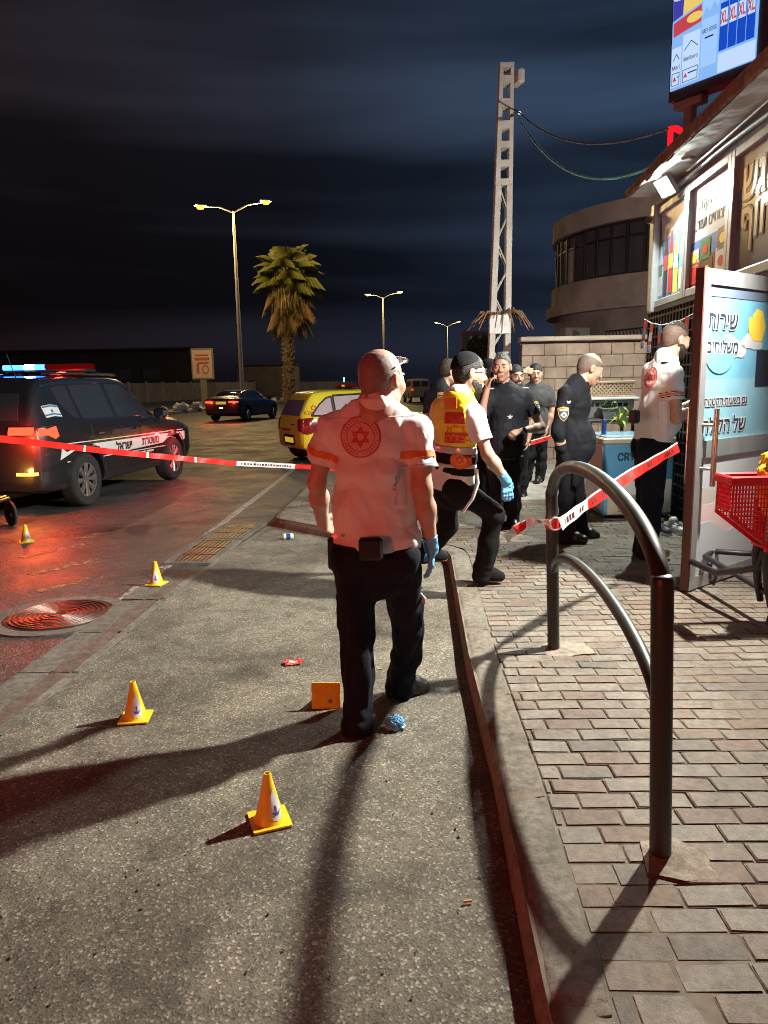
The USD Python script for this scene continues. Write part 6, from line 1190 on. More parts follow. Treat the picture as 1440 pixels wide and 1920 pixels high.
# 5. medic at the door
D = 6.08
M5 = Person('bearded medic in a white shirt seen from behind, standing at the shop door', dict(
    head=at(1266, 639, D + .03), neck=at(1250, 674, D), sL=at(1222, 694, D + .18), sR=at(1262, 700, D - .15), pel=at(1224, 822, D), hL=at(1214, 838, D + .09), hR=at(1228, 840, D - .08), kL=at(1212, 935, D + .10), kR=at(1222, 938, D - .08), aL=at(1206, 1022, D + .10), aR=at(1212, 1028, D - .06), tL=at(1240, 1030, D + .15), tR=at(1256, 1048, D - .05),
    eL=at(1270, 775, D + .3), wL=at(1300, 752, D + .35), eR=at(1268, 785, D - .20), wR=at(1310, 762, D - .02)), (.86, .5), (.95, .28, -.16), skin='skin', h=.008)
M5.brow = 'hair_brown'; M5.build_body('LR'); M5.hair('stubble', .0025, .06, -.03, .001); M5.hair_top('hair_brown', .022, .05); M5.beard('hair_brown', .008); M5.shirt('shirt_white', .018, -.02, .58, .05, cuff=.078, amp=.010, wide=1.08); M5.trousers('navy_cloth', .012, .0); M5.shoes('shoe_tan', 'sole')
M5.decal(star_emblem(.085), at(1205, 706, D - .08), nrm(-M5.front * 1. + np.array([0, -.35, 0])), res=.02)
for a_, b_ in ((.02, .032), (.055, .067)): M5.cuff('R', 'braid_navy', a_, b_)
M5.cuff('R', 'braid_orange', .032, .055, .003)
obj('shoulder_slide', rbx(M5.J['sR'] + (-.03, .06, .085), (.09, .05, .014), .005, .5), 'black_cloth', M5.t, world=True); obj('belt_pouch', rbx(at(1190, 762, D - .12) - (0, 0, .08), (.06, .09, .11), .015, .5), 'leather', M5.t, world=True)
obj('collar', Fld(.006).cap(M5.J['neck'] - M5.spine * .02, M5.J['neck'] + M5.spine * .03, .096, .088, .02).clip(M5.J['neck'] + M5.spine * .03, M5.spine).mesh(), 'shirt_white', M5.t, smooth=40, world=True)
# 6. bystander in a T-shirt
D = 10.3
T6 = Person('young man in a dark T-shirt touching his forehead, before the block wall', dict(
    head=at(1004, 701, D - .02), neck=at(1004, 720, D), sR=at(981, 733, D), sL=at(1029, 733, D), pel=at(1006, 806, D), hR=at(996, 814, D), hL=at(1016, 814, D), kR=at(994, 855, D - .03), kL=at(1016, 855, D - .03), aR=at(990, 890, D), aL=at(1012, 894, D - .02), tR=at(980, 898, D - .12), tL=at(1006, 905, D - .22),
    eR=at(962, 716, D - .14), wR=at(981, 697, D - .16), eL=at(1035, 772, D - .02), wL=at(1026, 800, D - .06)), (-.1, -1), (-.12, -1, -.10), skin='skin_tan', h=.009)
T6.build_body('LR', hand_dirs={'R': (.95, -.1, .05), 'L': (-.2, -.2, -1)}, palms={'R': (.1, 1, -.1)}, curls={'R': .5}); T6.hair('hair_black', .007, .05, -.05, .002); T6.shirt('grey_tee', .014, -.05, .7, collar=False, name='shirt', cuff=.075); T6.trousers('black_cloth', .0, .0, belt=False); T6.shoes('leather', 'black_rubber')
# 7. police officer behind the vest, 8. man in a cap, 9. man behind the officer on the phone
D = 9.0
C7 = Person('police officer with short brown hair turned away between the bald medic and the vest', dict(
    head=at(842, 698, D + .02), neck=at(830, 722, D), sL=at(805, 741, D + .08), sR=at(841, 745, D - .12), pel=at(822, 832, D), hL=at(812, 842, D + .05), hR=at(830, 842, D - .05), kL=at(812, 890, D), kR=at(830, 890, D), aL=at(812, 930, D), aR=at(830, 932, D), tL=at(825, 938, D + .1), tR=at(845, 940, D + .05),
    eL=at(802, 790, D + .02), wL=at(818, 815, D + .2), eR=at(848, 792, D - .2), wR=at(860, 810, D - .05)), (.8, .6), (.93, .3, -.15), h=.009)
C7.build_body('LR'); C7.hair('hair_brown', .010, .05, -.05, .003, .01); C7.shirt('police_cloth', .014, .0, .7, .02); C7.trousers('police_cloth', .0, .03); C7.shoes('leather', 'black_rubber'); C7.decal(shield(1.3), at(806, 747, D - .6), (-.35, -1, 0), res=.03)
D = 8.6
C8 = Person('man in a black cap mostly hidden behind the vest and the officer on the phone', dict(
    head=at(916, 697, D), neck=at(912, 728, D), sL=at(936, 748, D), sR=at(888, 748, D), pel=at(912, 835, D), hL=at(922, 845, D), hR=at(902, 845, D), kL=at(922, 893, D), kR=at(902, 893, D), aL=at(922, 938, D), aR=at(902, 938, D), tL=at(930, 948, D + .15), tR=at(895, 948, D + .15),
    eL=at(942, 795, D), wL=at(936, 835, D + .05), eR=at(882, 795, D), wR=at(888, 835, D + .05)), (-.1, 1), (-.2, .95, 0), h=.010)
C8.build_body('LR', face=False); C8.hair('hair_black', .008); C8.shirt('police_cloth', .014, .0, .7); C8.trousers('black_cloth', .0, .03); C8.shoes('leather', 'black_rubber')
obj('cap', Fld(.007).ell(C8.hp(0, -.012, .04), C8.hR / C8.hs, (.086, .106, .096), .02).clip(C8.hp(0, 0, .035), C8.hR.T @ np.array([0, .1, -1])).cap(C8.hp(-.04, .10, .045), C8.hp(.04, .10, .045), .035, .035, .01).mesh(), 'black_cloth', C8.t, smooth=True, world=True)
D = 9.1
C9 = Person('dark haired man glimpsed behind the ear of the officer on the phone', dict(
    head=at(967, 706, D), neck=at(967, 735, D), sR=at(946, 752, D), sL=at(990, 752, D), pel=at(968, 832, D), hR=at(958, 842, D), hL=at(978, 842, D), kR=at(958, 888, D), kL=at(978, 888, D), aR=at(958, 928, D), aL=at(978, 928, D), tR=at(952, 936, D - .15), tL=at(982, 936, D - .15),
    eR=at(940, 792, D), wR=at(946, 826, D - .1), eL=at(996, 792, D), wL=at(990, 826, D - .1)), (.1, -1), (.25, -.95, -.08), skin='skin_tan', h=.010)
C9.build_body('LR'); C9.hair('hair_black', .010); C9.beard('hair_black'); C9.shirt('black_cloth', .014, .0, .7); C9.trousers('black_cloth', .0, .0); C9.shoes('leather', 'black_rubber')
# ------------------------------------------------------------------ small things
mat('cone_yellow', (.78, .58, .02), .42, var=.12, vscale=20); mat('cone_orange', (.85, .60, .03), .42, var=.15, vscale=20); mat('cone_badge', (.66, .66, .70), .4); mat('cone_blue', (.05, .09, .30), .4)
mat('tape_red', (.52, .014, .010), .35); mat('tape_white', (.70, .66, .64), .35); mat('tape_ink', (.06, .015, .015), .5)
mat('basket_red', (.55, .012, .022), .35, coat=.2); mat('bag_yellow', (.75, .55, .04), .3, bump=.5, bscale=25); mat('litter_red', (.55, .06, .05), .5, var=.4, vscale=40); mat('litter_white', (.6, .58, .54), .6); mat('butt_tan', (.45, .28, .12), .7); mat('can_blue', (.02, .10, .34), .25, metal=.4)
mat('freezer_blue', (.10, .30, .50), .3, var=.3, vscale=1.5); mat('freezer_lid', (.30, .52, .66), .12); mat('freezer_pink', (.42, .30, .30), .35); mat('freezer_beige', (.42, .34, .25), .5); mat('bear_white', (.55, .57, .58), .4); mat('leaf_yucca', (.24, .30, .05), .45, var=.4, vscale=6); mat('leaf_green', (.05, .11, .03), .5, var=.4, vscale=8); mat('pot_grey', (.10, .105, .11), .6); mat('trellis_wood', (.32, .22, .14), .75, var=.3, vscale=9)
def cone_parts(t, badge=True, m='cone_yellow', tip=None):
    "20 cm marker cone; tip: a rotation that lays it down"
    X = (lambda q: q) if tip is None else (lambda q: trimesh.Trimesh(q.vertices @ tip.T, q.faces, process=False))
    b = prism(sbox(-.066, -.066, .066, .066).buffer(.006), .007, 0); obj('base', X(b), m, t)
    sh_m = lathe([(.060, .006), (.055, .016), (.050, .030), (.034, .095), (.016, .172), (.0135, .190), (.0105, .190), (.012, .172), (.030, .095), (.050, .010)], 28); obj('shell', X(sh_m), m, t, smooth=40)
    if tip is not None:
        obj('ring', X(lathe([(.054, .0), (.057, -.003), (.060, 0)], 32)), m, t, smooth=40); obj('sticker', X(prism(Point(.022, .022).buffer(.011), .002, -.002)), 'frame_grey', t)
    if badge:
        N = nrm((.45, -1, 0)); U = nrm(np.cross((0, 0, 1), N)); drop = Polygon([(0, .062), (.012, .03), (.019, .0), (.020, -.018), (.014, -.032), (0, -.037), (-.014, -.032), (-.020, -.018), (-.019, 0), (-.012, .03)])
        drop = affinity.scale(drop, 1.2, 1.2, origin=(0, 0)); d = drape(sh_m, drop, (0, 0, .065), U, (0, 0, 1), N, .0015, .012); bd = obj('badge', d, 'cone_badge', t, smooth=40)
        em = union_all([Polygon([(-.017, -.008), (0, -.018), (.017, -.008), (.008, -.024), (-.008, -.024)]), sbox(-.0022, -.018, .0022, .012), affinity.scale(Point(0, .0).buffer(.006), .6, 1.2)]); obj('emblem', drape(sh_m, em, (0, 0, .065), U, (0, 0, 1), N, .0028, .012), 'cone_blue', bd, smooth=40)
CG = 'yellow evidence marker cones'
q = ground(255, 1352); c0 = thing('marker_cone', 'yellow marker cone with a blue emblem, between the gutter and the long shadow', 'cone', (q[0], q[1], .017), .1, CG); cone_parts(c0)
for (u_, v_, a_, lb_) in ((506, 1545, .35, 'yellow marker cone with a blue emblem, nearest to the camera'), (294, 1100, -.2, 'yellow marker cone standing on the gutter slabs beyond the manhole'), (50, 1016, .5, 'yellow marker cone on the road, farthest left near the police car')):
    q = ground(u_, v_); dup(c0, (q[0], q[1], .0165 if u_ > 400 else (.024 if u_ > 200 else .002)), a_, lb_)
q = ground(612, 1333); fc = thing('marker_cone', 'fallen orange yellow marker cone showing its square base by the medic', 'cone', (q[0], q[1], .075), 0, CG)
a_ = math.radians(97); cone_parts(fc, False, 'cone_orange', np.array([[1, 0, 0], [0, math.cos(-a_ ), -math.sin(-a_)], [0, math.sin(-a_), math.cos(-a_)]]))
# --- barrier tape
def ribbon(pts, w, segs, label, nrm_dir=(0, -1, .1), twist=0., name='barrier_tape', sag=0., plain=False):
    pts = [np.asarray(p, float) for p in pts]; t = thing(name, label, 'tape', (pts[0][0], pts[0][1], 0)); L_ = np.r_[0, np.cumsum([np.linalg.norm(b - a) for a, b in zip(pts, pts[1:])])]; tot = L_[-1]
    P_ = lambda s: np.array([np.interp(s, L_, [p[i] for p in pts]) for i in range(3)]) - np.array([0, 0, 4 * sag * (s / tot) * (1 - s / tot)])
    d = nrm(pts[-1] - pts[0])
    def strip_(s0, s1, v0, v1, off):
        n = max(2, int((s1 - s0) / .04) + 2); V_, F_ = [], []
        for i, s in enumerate(np.linspace(s0, s1, n)):
            a = twist * math.sin(s / tot * 9) + .12 * math.sin(s * 23); N = nrm(nrm_dir); up = nrm(np.cross(np.cross(d, N), d) * 0 + np.cross(N, d)); up = up if up[2] > 0 else -up; N = nrm(np.cross(d, up)); N = N if N[1] < 0 else -N
            u2 = up * math.cos(a) + N * math.sin(a); n2 = N * math.cos(a) - up * math.sin(a); c = P_(s)
            for sd in (1, -1):
                for vv in (v0, v1): V_.append(c + u2 * vv * w + n2 * (off * sd + .0006 * sd))
        for i in range(n - 1):
            k = 4 * i
            for x, y in ((0, 1), (1, 3), (3, 2), (2, 0)): F_ += [(k + x, k + y, k + 4 + y), (k + x, k + 4 + y, k + 4 + x)]
        F_ += [(0, 1, 3), (0, 3, 2), (4 * n - 4, 4 * n - 1, 4 * n - 3), (4 * n - 4, 4 * n - 2, 4 * n - 1)]
        return trimesh.Trimesh(np.array(V_), np.array(F_), process=False)
    base = None
    for a, b, m in segs: base = obj('red_section' if m == 'tape_red' else 'white_section', strip_(a * tot, b * tot, -.5, .5, 0), m, t, world=True)
    for a, b, m in segs:
        ink = []
        if m == 'tape_red' and plain: continue
        if m == 'tape_red': obj('pale_strip', strip_(a * tot, b * tot, .36, .49, .0012), 'tape_white', t, world=True)
        s = a * tot + .05
        while s < b * tot - .06:
            l = .012 + .02 * rng.random(); ink.append(strip_(s, s + l, -.26, .14 + .1 * rng.random(), .0012)); s += l + .012 + (.06 if rng.random() < .25 else 0)
        if ink and b - a > .1: obj('lettering', join(ink), 'tape_ink', t, world=True)
    return t
ribbon([at(-90, 812, 4.7), at(200, 846, 6.2), at(430, 868, 7.4), at(585, 876, 8.0), at(690, 884, 8.4)], .05, [(0, .27, 'tape_red'), (.27, .275, 'tape_white'), (.275, .42, 'tape_red'), (.42, .425, 'tape_white'), (.425, .54, 'tape_red'), (.54, .545, 'tape_white'), (.545, .655, 'tape_red'), (.655, .80, 'tape_white'), (.80, 1, 'tape_red')], 'red and white barrier tape stretched across the road before the police car', twist=.25, plain=True)
kn = at(1037, 984, 3.9)
ribbon([kn + (.03, -.04, .01), at(1100, 946, 4.15), at(1180, 892, 4.62), at(1272, 838, 5.0)], .070, [(0, .24, 'tape_white'), (.24, .48, 'tape_red'), (.48, .495, 'tape_white'), (.495, 1, 'tape_red')], 'red and white barrier tape from the green barrier post to the door handle', twist=.35)
ribbon([kn - (.02, .03, -.01), at(1000, 975, 3.92), at(972, 990, 3.95), at(948, 1010, 3.98)], .06, [(0, .5, 'tape_white'), (.5, .75, 'tape_red'), (.75, 1, 'tape_white')], 'loose fluttering end of barrier tape tied to the barrier post', twist=.9)
ribbon([at(955, 840, 9.4), at(1000, 829, 9.8), at(1032, 820, 10.15)], .06, [(0, .3, 'tape_red'), (.3, .45, 'tape_white'), (.45, 1, 'tape_red')], 'barrier tape stretched behind the officer on the phone', twist=.2)
tk = thing('tape_knot', 'red tape wrapped and knotted round the far barrier post', 'tape', (B2[0], B2[1], kn[2] - .03)); pk = B2 + (T2 - B2) * ((kn[2] - B2[2]) / (T2[2] - B2[2]))
obj('wrap', lathe([(.036, -.03), (.039, -.024), (.039, .024), (.036, .03)], 20, pk), 'tape_red', tk, smooth=50, world=True); obj('loop', tube([pk + (.036 * math.cos(g) + .012, -.035, .034 * math.sin(g)) for g in np.linspace(0, 2 * PI, 20)], .005, 6), 'tape_white', tk, smooth=50, world=True)
# --- shopping cart
ct = thing('shopping_cart', 'red plastic shopping cart on black legs beside the open door', 'cart', (2.49, 4.5, .12))
RZ = 1.035; c8 = lambda x, y, z: np.array([x, y, z]); X0, X1, Y0, Y1 = 2.005, 2.58, 4.20, 4.38
def bzt(x): return .84 + (.63 - .84) * (x - X0) / (2.240 - X0) if x < 2.240 else .63
ft, ftb = c8(X0, Y0 + .03, RZ), c8(X0 + .02, Y1 - .03, RZ)
bars = []
for yy in (Y0, Y1):
    for x in np.arange(X0 + .012, 2.225, .0185): bars.append(bx((x, yy, (RZ - .03 + bzt(x)) / 2), (.006, .008, RZ - .03 - bzt(x))))
    for z in np.arange(.66, RZ - .03, .026):
        xs = X0 if z > .84 else X0 + (.84 - z) / .21 * (2.240 - X0); bars.append(bx(((xs + 2.240) / 2, yy, z), (2.240 - xs, .009, .006)))
for x, zl in ((X0, .84),):
    for yy in np.arange(Y0 + .02, Y1, .022): bars.append(bx((x, yy, (RZ - .03 + zl) / 2), (.008, .006, RZ - .03 - zl)))
    for z in np.arange(zl + .01, RZ - .03, .026): bars.append(bx((x, (Y0 + Y1) / 2, z), (.008, Y1 - Y0, .006)))
obj('basket_grid', join(bars), 'basket_red', ct, kind='stuff', world=True)
obj('rim', join([rbx(((X0 + X1) / 2, yy, RZ - .008), (X1 - X0 + .03, .03, .05), .008) for yy in (Y0 - .004, Y1 + .004)] + [rbx((X0 - .005, (Y0 + Y1) / 2, RZ - .006), (.028, Y1 - Y0, .046), .008)]), 'basket_red', ct, world=True)
obj('corner_panel', join([rbx((2.275, yy, (RZ + .60) / 2), (.075, .022, RZ - .62), .006) for yy in (Y0 - .002, Y1 + .002)] + [rbx((2.430, Y0 - .001, .68), (.28, .016, .10), .005), rbx((2.430, Y0 - .001, .98), (.28, .016, .08), .005)]), 'basket_red', ct, world=True)
hl = lambda y: plate(Polygon([(0, 0), (.26, -.205), (.26, -.235), (0, -.03)]), (X0, y, .84), (1, 0, 0), (0, -1, 0), .02)
obj('lower_rail', join([hl(Y0 + .012), hl(Y1 + .012), rbx((2.400, Y0, .62), (.36, .03, .04), .008), rbx((2.400, (Y0 + Y1) / 2, .62), (.34, Y1 - Y0, .015), .005)] + [rbx((X0 + .035 + .055 * k, Y0 - .004, .80 - .043 * k), (.03, .024, .03), .006) for k in range(5)]), 'basket_red', ct, world=True)
for yy in (Y0 + .03, Y1 - .03): obj('leg', tube([(2.270, yy, .64), (2.255, yy, .56), (2.275, yy, .38), (2.300, yy, .26)], [.03, .03, .024, .02], 8), 'black_metal', ct, smooth=50, world=True)
obj('brace', tube([(2.250, Y0 + .05, .60), (2.240, Y0 + .1, .48), (2.160, Y0 + .45, .36), (2.140, Y0 + .8, .35)], .022, 8), 'black_metal', ct, smooth=50, world=True)
obj('base_frame', join([tube([(2.300, Y0 + .03, .33), (2.280, Y0 + .9, .36), (2.400, Y0 + 1.05, .36), (2.750, Y0 + 1.0, .34), (2.750, Y0 + .1, .33), (2.300, Y0 + .03, .33)], .02, 8)]), 'black_metal', ct, smooth=50, world=True)
obj('red_collar', lathe([(.03, -.008), (.034, 0), (.03, .008)], 16, (2.310, Y0 + .03, .275)), 'basket_red', ct, smooth=50, world=True)
for x, y in ((2.330, Y0 + .0), (2.360, Y0 + 1.0)):
    w_ = obj('wheel', lathe([(.001, -.014), (.03, -.016), (.052, -.015), (.062, -.008), (.062, .008), (.052, .015), (.03, .016), (.001, .014)], 24).apply_transform(trimesh.transformations.rotation_matrix(PI / 2, (1, 0, 0))).apply_translation((x, y, .184)), 'black_rubber', ct, smooth=40, world=True)
    obj('hub', lathe([(.001, -.019), (.03, -.018), (.033, 0), (.03, .018), (.001, .019)], 20).apply_transform(trimesh.transformations.rotation_matrix(PI / 2, (1, 0, 0))).apply_translation((x, y, .184)), 'pot_grey', w_, smooth=40, world=True)
    obj('fork', join([rbx((x - .01, y - .026, .23), (.04, .006, .11), .003), rbx((x - .01, y + .026, .23), (.04, .006, .11), .003), rbx((x - .012, y, .285), (.045, .06, .02), .006)]), 'black_metal', ct, world=True)
def crumple(c, r, seed, amp=.25, fr=3.2, sub=4):
    m = trimesh.creation.icosphere(sub, 1.); v = np.array(m.vertices); n = meshkit.fbm(v * fr + seed, 4, seed); n2 = np.abs(2 * meshkit.fbm(v * fr * 1.7 + seed * 3, 3, seed + 5) - 1); v *= (1 + amp * (n - .5) * 2 - amp * .8 * n2)[:, None]; m.vertices = v * np.asarray(r) + np.asarray(c); return m
single('plastic_bag', crumple((2.335, 4.29, 1.0), (.14, .10, .23), 4, .3), 'bag_yellow', 'crumpled yellow plastic bag in the red shopping cart', 'bag', smooth=30)
# --- freezer with can, shelf with pots, trellis
FX0, FX1, FY0, FY1, FZ = 2.345, 3.10, 7.80, 8.48, 1.02
fr = thing('ice_freezer', 'blue chest freezer printed with a white bear and bold lettering', 'freezer', ((FX0 + FX1) / 2, (FY0 + FY1) / 2, .12))
obj('cabinet', rbx(((FX0 + FX1) / 2, (FY0 + FY1) / 2, .56), (FX1 - FX0, FY1 - FY0, .80), .02), 'freezer_blue', fr, world=True); obj('side_print', rbx((FX0 - .003, (FY0 + FY1) / 2, .58), (.01, FY1 - FY0 - .05, .70), .003), 'freezer_pink', fr, world=True)
obj('rim', rbx(((FX0 + FX1) / 2, (FY0 + FY1) / 2, .965), (FX1 - FX0 + .03, FY1 - FY0 + .03, .07), .015), 'freezer_beige', fr, world=True); obj('lid', rbx(((FX0 + FX1) / 2, (FY0 + FY1) / 2, 1.008), (FX1 - FX0 - .04, FY1 - FY0 - .04, .03), .01), 'freezer_lid', fr, world=True)
fp = lambda poly, lay, m, nm: obj(nm, plate(poly, (FX0, FY0 - .003 - .002 * lay, 0), (1, 0, 0), (0, -1, 0), .002), m, fr, world=True)
fp(sh(text('CRYSTAL', .075, bold=2, width=.42), .36, .80), 1, 'print_ink', 'lettering'); bear = union_all([affinity.scale(Point(.42, .40).buffer(.2), 1.25, .75), Point(.20, .37).buffer(.10), affinity.scale(Point(.11, .33).buffer(.05), 1.2, .8), sbox(.28, .19, .36, .34), sbox(.50, .19, .60, .36)]).intersection(sbox(.01, .2, .74, .7)); fp(bear, 0, 'bear_white', 'bear_print')
gv = obj('vent_panel', rbx((FX0 + .26, FY0 - .006, .285), (.42, .014, .22), .004), 'freezer_beige', fr, world=True); obj('vent_slot', join([bx((FX0 + .30, FY0 - .014, .21 + .03 * k), (.26, .004, .010)) for k in range(6)]), 'pot_grey', gv, world=True)
obj('white_panel', rbx((FX1 - .13, FY0 - .005, .37), (.22, .012, .36), .004), 'white_board', fr, world=True)
for x in (FX0 + .08, FX1 - .08):
    for y in (FY0 + .08, FY1 - .08): obj('foot', cyl((x, y, .118), (x, y, .18), .025, n=10), 'black_rubber', fr, world=True)
ca = at(1132, 818, 8.02); ca[2] = 1.023
t = thing('drink_can', 'slim blue drink can standing on the freezer lid', 'can', ca); obj('can', lathe([(.001, 0), (.022, .001), (.0265, .008), (.0265, .145), (.022, .157), (.001, .157)], 20), 'can_blue', t, smooth=40); obj('rim', lathe([(.022, .156), (.024, .159), (.0225, .161), (.020, .158)], 20), 'steel', t, smooth=40)
sx0, sx1, SY = at(1098, 780, 9.0)[0], at(1196, 780, 9.0)[0], 9.0; sz = at(1140, 785, SY)[2]; tz0, tz1 = at(1140, 750, SY)[2], at(1140, 723, SY)[2]
t = thing('counter', 'white panelled counter with a black shelf behind the freezer', 'counter', ((sx0 + sx1) / 2, SY, .19)); obj('shelf', rbx(((sx0 + sx1) / 2, SY, sz - .02), (sx1 - sx0, .35, .035), .006), 'black_metal', t, world=True); obj('back_board', rbx(((sx0 + sx1) / 2, SY + .17, (sz + tz0) / 2), (sx1 - sx0, .03, tz0 - sz), .006), 'white_board', t, world=True)
obj('small_print', plate(union_all([sbox(-.3 + .07 * q, -.02, -.25 + .07 * q, .02) for q in range(9) if q % 4]), ((sx0 + sx1) / 2, SY + .153, (sz + tz0) / 2 + .05), (1, 0, 0), (0, -1, 0), .003), 'print_ink', t, world=True); obj('top_board', rbx(((sx0 + sx1) / 2, SY + .12, tz0 + .015), (sx1 - sx0 + .04, .2, .03), .006), 'white_board', t, world=True)
for x in (sx0 + .05, sx1 - .05): obj('leg', rbx((x, SY, (sz + .15) / 2), (.05, .05, sz - .17), .005), 'black_metal', t, world=True)
tr = thing('trellis', 'brown wooden lattice trellis above the white counter', 'trellis', ((sx0 + sx1) / 2, SY + .2, tz0)); w_, h_ = sx1 - sx0, tz1 - tz0
lat = [LineString([(k, -.1), (k + h_ + .2, h_ + .1)]).buffer(.009) for k in np.arange(-.5, w_ + .1, .05)] + [LineString([(k, -.1), (k - h_ - .2, h_ + .1)]).buffer(.009) for k in np.arange(0, w_ + .6, .05)]
obj('lattice', plate(union_all(lat).intersection(sbox(0, 0, w_, h_)), (sx0, SY + .20, tz0 + .03), (1, 0, 0), (0, -1, 0), .012), 'trellis_wood', tr, kind='stuff', world=True); obj('frame', join([rbx(((sx0 + sx1) / 2, SY + .195, tz1 + .04), (w_ + .04, .03, .03), .005), rbx(((sx0 + sx1) / 2, SY + .195, tz0 + .04), (w_ + .04, .03, .02), .005)]), 'trellis_wood', tr, world=True)
obj('backing', bx(((sx0 + sx1) / 2, SY + .23, (tz0 + tz1) / 2 + .03), (w_, .01, h_)), 'render_dark', tr, world=True)
pp = at(1140, 785, SY - .08); pp[2] = sz
t = thing('planter', 'small dark planter of low green leaves on the counter shelf', 'planter', pp); obj('pot', join([plate(Polygon([(-.07, 0), (.07, 0), (.10, .12), (-.10, .12)]), (0, .07, 0), (1, 0, 0), (0, -1, 0), .14)]), 'pot_grey', t); obj('rim', rbx((0, 0, .125), (.215, .16, .02), .005), 'pot_grey', t); obj('leaves', leaf_cloud((0, 0, .16), (.09, .07, .05), 160, .03, 8), 'leaf_green', t)
yk = at(1166, 800, 8.62); yk[2] = 1.0
t = thing('yucca_plant', 'bright yellow green yucca with long arching leaves behind the freezer', 'plant', (yk[0], yk[1], .19)); obj('stem', tube([(0, 0, 0), (.01, 0, .5), (0, 0, .86)], [.03, .025, .02], 8), 'bark', t)
for k in range(17):
    g = k * 2.4; up = .9 - .55 * (k / 17); l = .26 + .10 * rng.random(); e = np.array([math.cos(g), math.sin(g), 0]); b_ = np.array([0, 0, .84]); p1 = b_ + e * l * .55 * (1.1 - up) + (0, 0, l * up); p2 = b_ + e * l * (1.25 - up * .8) + (0, 0, l * (1.35 * up - .45)); s_ = np.cross(e, (0, 0, 1)) * .017
    obj('leaf', trimesh.Trimesh(np.array([b_ - s_ * .5, b_ + s_ * .5, p1 + s_, p1 - s_, p2, p1 - (0, 0, .006)]), np.array([[0, 1, 2], [0, 2, 3], [3, 2, 4], [0, 5, 1], [3, 4, 5], [5, 4, 2]]), process=False), 'leaf_yucca', t)
# --- bunting on the grille
bt = thing('bunting', 'string of small coloured pennants hanging across the shop grille', 'bunting', tuple(at(1250, 612, 8.0))); bp = [shop_pt(-.10, *fac(u_, v_, .10)) for u_, v_ in ((1208, 598), (1222, 606), (1240, 609), (1262, 606), (1282, 598), (1300, 588))]
obj('string', tube(bp, .005, 5), 'tape_white', bt, world=True)
fl_ = [('vest_red', 'print_blue', 'BU'), ('tape_red', 'tape_white', 'BU'), ('print_blue', 'vest_red', None), ('print_blue', 'tape_white', None), ('print_ink', 'vest_red', None), ('tape_red', 'print_red', None)]
for k, (c1, c2, s_) in enumerate(fl_):
    f = .06 + k * .165; p = np.array([np.interp(f * 5, range(6), [q[i] for q in bp]) for i in range(3)]); U_ = -wdir; N_ = wout; lean = (-.10 if k < 2 else .02)
    q_ = Polygon([(-.055, 0), (.055, 0), (.075 + lean, -.30), (-.075 + lean, -.30)]); f_ = obj('pennant', plate(q_, p + N_ * .006, U_, N_, .003), c1, bt, world=True)
    obj('pennant_print', plate(Polygon([(-.052 + lean * .3, -.1), (.06 + lean * .3, -.1), (.066 + lean * .6, -.2), (-.06 + lean * .6, -.2)]), p + N_ * .010, U_, N_, .002), c2, f_, world=True)
    if s_: obj('pennant_label', plate(sbox(-.075, -.06, .085, .03), p + N_ * .010 + U_ * lean - (0, 0, .27), U_, N_, .002), 'tape_white', f_, world=True); obj('lettering', plate(text(s_, .06, bold=2), p + N_ * .0125 + U_ * lean - (0, 0, .285), U_, N_, .002), 'print_blue', f_, world=True)
# --- trainers behind the door, trolley wheel at the left, litter
sn = ground(1266, 1000, .12)
t = thing('trainers', 'pair of grey and white trainers behind the open door', 'shoes', (sn[0], sn[1], .122))
for k, dx in ((0, 0.), (1, -.14)):
    S = Fld(.007).cap((dx, .06, .05), (dx + .02, -.12, .04), .045, .038, .02).cap((dx, .07, .06), (dx, .06, .11), .042, .045, .03).clip((0, 0, .012), (0, 0, -1)); sm_ = obj('shoe', S.mesh(), 'bear_white' if k == 0 else 'pot_grey', t, smooth=50); so_ = Fld(.007).cap((dx, .065, .02), (dx + .02, -.125, .02), .046, .040, .01).clip((0, 0, .028), (0, 0, 1)).clip((0, 0, 0.0), (0, 0, -1)); obj('sole', so_.mesh(), 'bear_white', sm_, smooth=50)
    obj('lace', join([tube([(dx - .03, -.02 - .03 * j, .088 - .008 * j), (dx + .01, -.025 - .03 * j, .098 - .008 * j), (dx + .04, -.02 - .03 * j, .086 - .008 * j)], .004, 5) for j in range(3)]), 'pot_grey', sm_)
wq = ground(-14, 1003); t = thing('trolley', 'equipment trolley with a black wheel at the left edge of the road', 'trolley', (wq[0], wq[1], 0))
for dx, dy in ((0, 0), (-.9, -.1), (-.05, .55), (-.95, .5)):
    T_ = lathe([(.06, -.02), (.12, -.024), (.15, -.012), (.15, .012), (.12, .024), (.06, .02)], 28).apply_transform(trimesh.transformations.rotation_matrix(PI / 2, (0, 1, 0))).apply_transform(trimesh.transformations.rotation_matrix(.9, (0, 0, 1))).apply_translation((dx, dy, .151)); w_ = obj('wheel', T_, 'black_rubber', t, smooth=40)
    obj('rim', lathe([(.001, -.018), (.062, -.016), (.062, .016), (.001, .018)], 24).apply_transform(trimesh.transformations.rotation_matrix(PI / 2, (0, 1, 0))).apply_transform(trimesh.transformations.rotation_matrix(.9, (0, 0, 1))).apply_translation((dx, dy, .151)), 'rim_dark', w_, smooth=40) if 'rim_dark' in M else None
    obj('fork', tube([(dx, dy, .15), (dx, dy, .33)], .016, 8), 'black_metal', t)
obj('deck', join([tube([(0, 0, .34), (-.9, -.1, .34), (-.95, .5, .34), (-.05, .55, .34), (0, 0, .34)], .018, 8), rbx((-.48, .23, .37), (.9, .5, .03), .01, .1)]), 'black_metal', t)
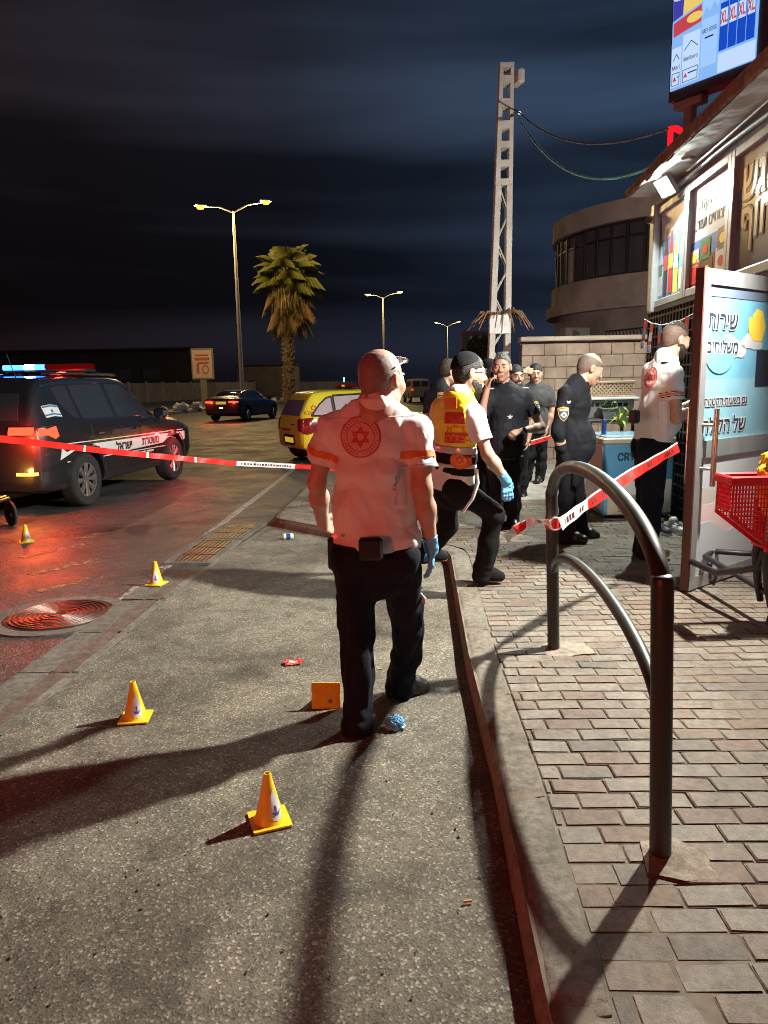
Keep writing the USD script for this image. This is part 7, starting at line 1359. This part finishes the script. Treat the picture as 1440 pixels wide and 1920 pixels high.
gl_ = ground(740, 1372); single('rubber_glove', crumple((gl_[0], gl_[1], .045), (.048, .040, .040), 9, .42, 2.6, 4), 'nitrile', 'crumpled blue rubber glove lying on the asphalt behind the medic', 'glove', smooth=25)
wq = ground(552, 1249); wp = bumpy(affinity.rotate(sbox(-.055, -.03, .055, .03), 12).difference(Point(.05, .03).buffer(.02)), .03, .05, .012, 6, 22); wp.apply_translation((wq[0], wq[1], 0)); t = thing('wrapper', 'torn red and white snack wrapper lying on the asphalt', 'wrapper', (wq[0], wq[1], .012)); obj('foil', wp, 'litter_red', t, smooth=20, world=True); obj('white_patch', drape(wp, Polygon([(-.03, -.012), (.012, -.006), (.02, .012), (-.02, .014)]), (wq[0], wq[1], 0), (1, 0, 0), (0, 1, 0), (0, 0, 1), .0015, .01), 'litter_white', t, world=True)
cq = ground(540, 1014); t = thing('crushed_can', 'small white and blue drink can lying by the island kerb', 'can', (cq[0], cq[1], .045)); obj('can', tube([(-.05, 0, 0), (-.045, 0, 0), (.05, .02, 0), (.055, .02, 0)], [.024, .032, .032, .025], 18), 'litter_white', t, smooth=40); obj('label', tube([(-.02, .006, 0), (.025, .015, 0)], [.0328, .0328], 18, False), 'can_blue', t, smooth=40)
for k, (u_, v_) in enumerate(((877, 1692), (712, 1256), (752, 1202), (1002, 1252))): 
    q = ground(u_, v_, .014 if u_ < 1000 else .126); a_ = rng.random() * 6; d_ = np.array([math.cos(a_), math.sin(a_), 0]) * .014; single('cigarette_butt', tube([q - d_ + (0, 0, .005), q + d_ * .2 + (0, 0, .005), q + d_ + (0, 0, .005)], .004, 8), 'butt_tan', ['cigarette butt on the asphalt near the kerb, closest to the camera', 'cigarette butt on the asphalt left of the medic', 'cigarette butt by the medic on the asphalt', 'cigarette butt on the pavers by the barrier'][k], 'cigarette butt')
peb = []
for k in range(420):
    y = 1.7 + 5.2 * rng.random() ** 1.5; x = -1.6 + 1.9 * rng.random(); r_ = .002 + .004 * rng.random() ** 3; m = trimesh.creation.icosphere(0, 1.); m.vertices = m.vertices * (r_, r_ * 1.3, r_ * .7) * (1 + .2 * rng.standard_normal((12, 1))) + (x, y, .016); peb.append(m)
g_ = obj('loose_grit', join(peb), 'kerb_concrete', kind='stuff'); tag(g_, 'loose stone grit scattered over the asphalt', 'grit')
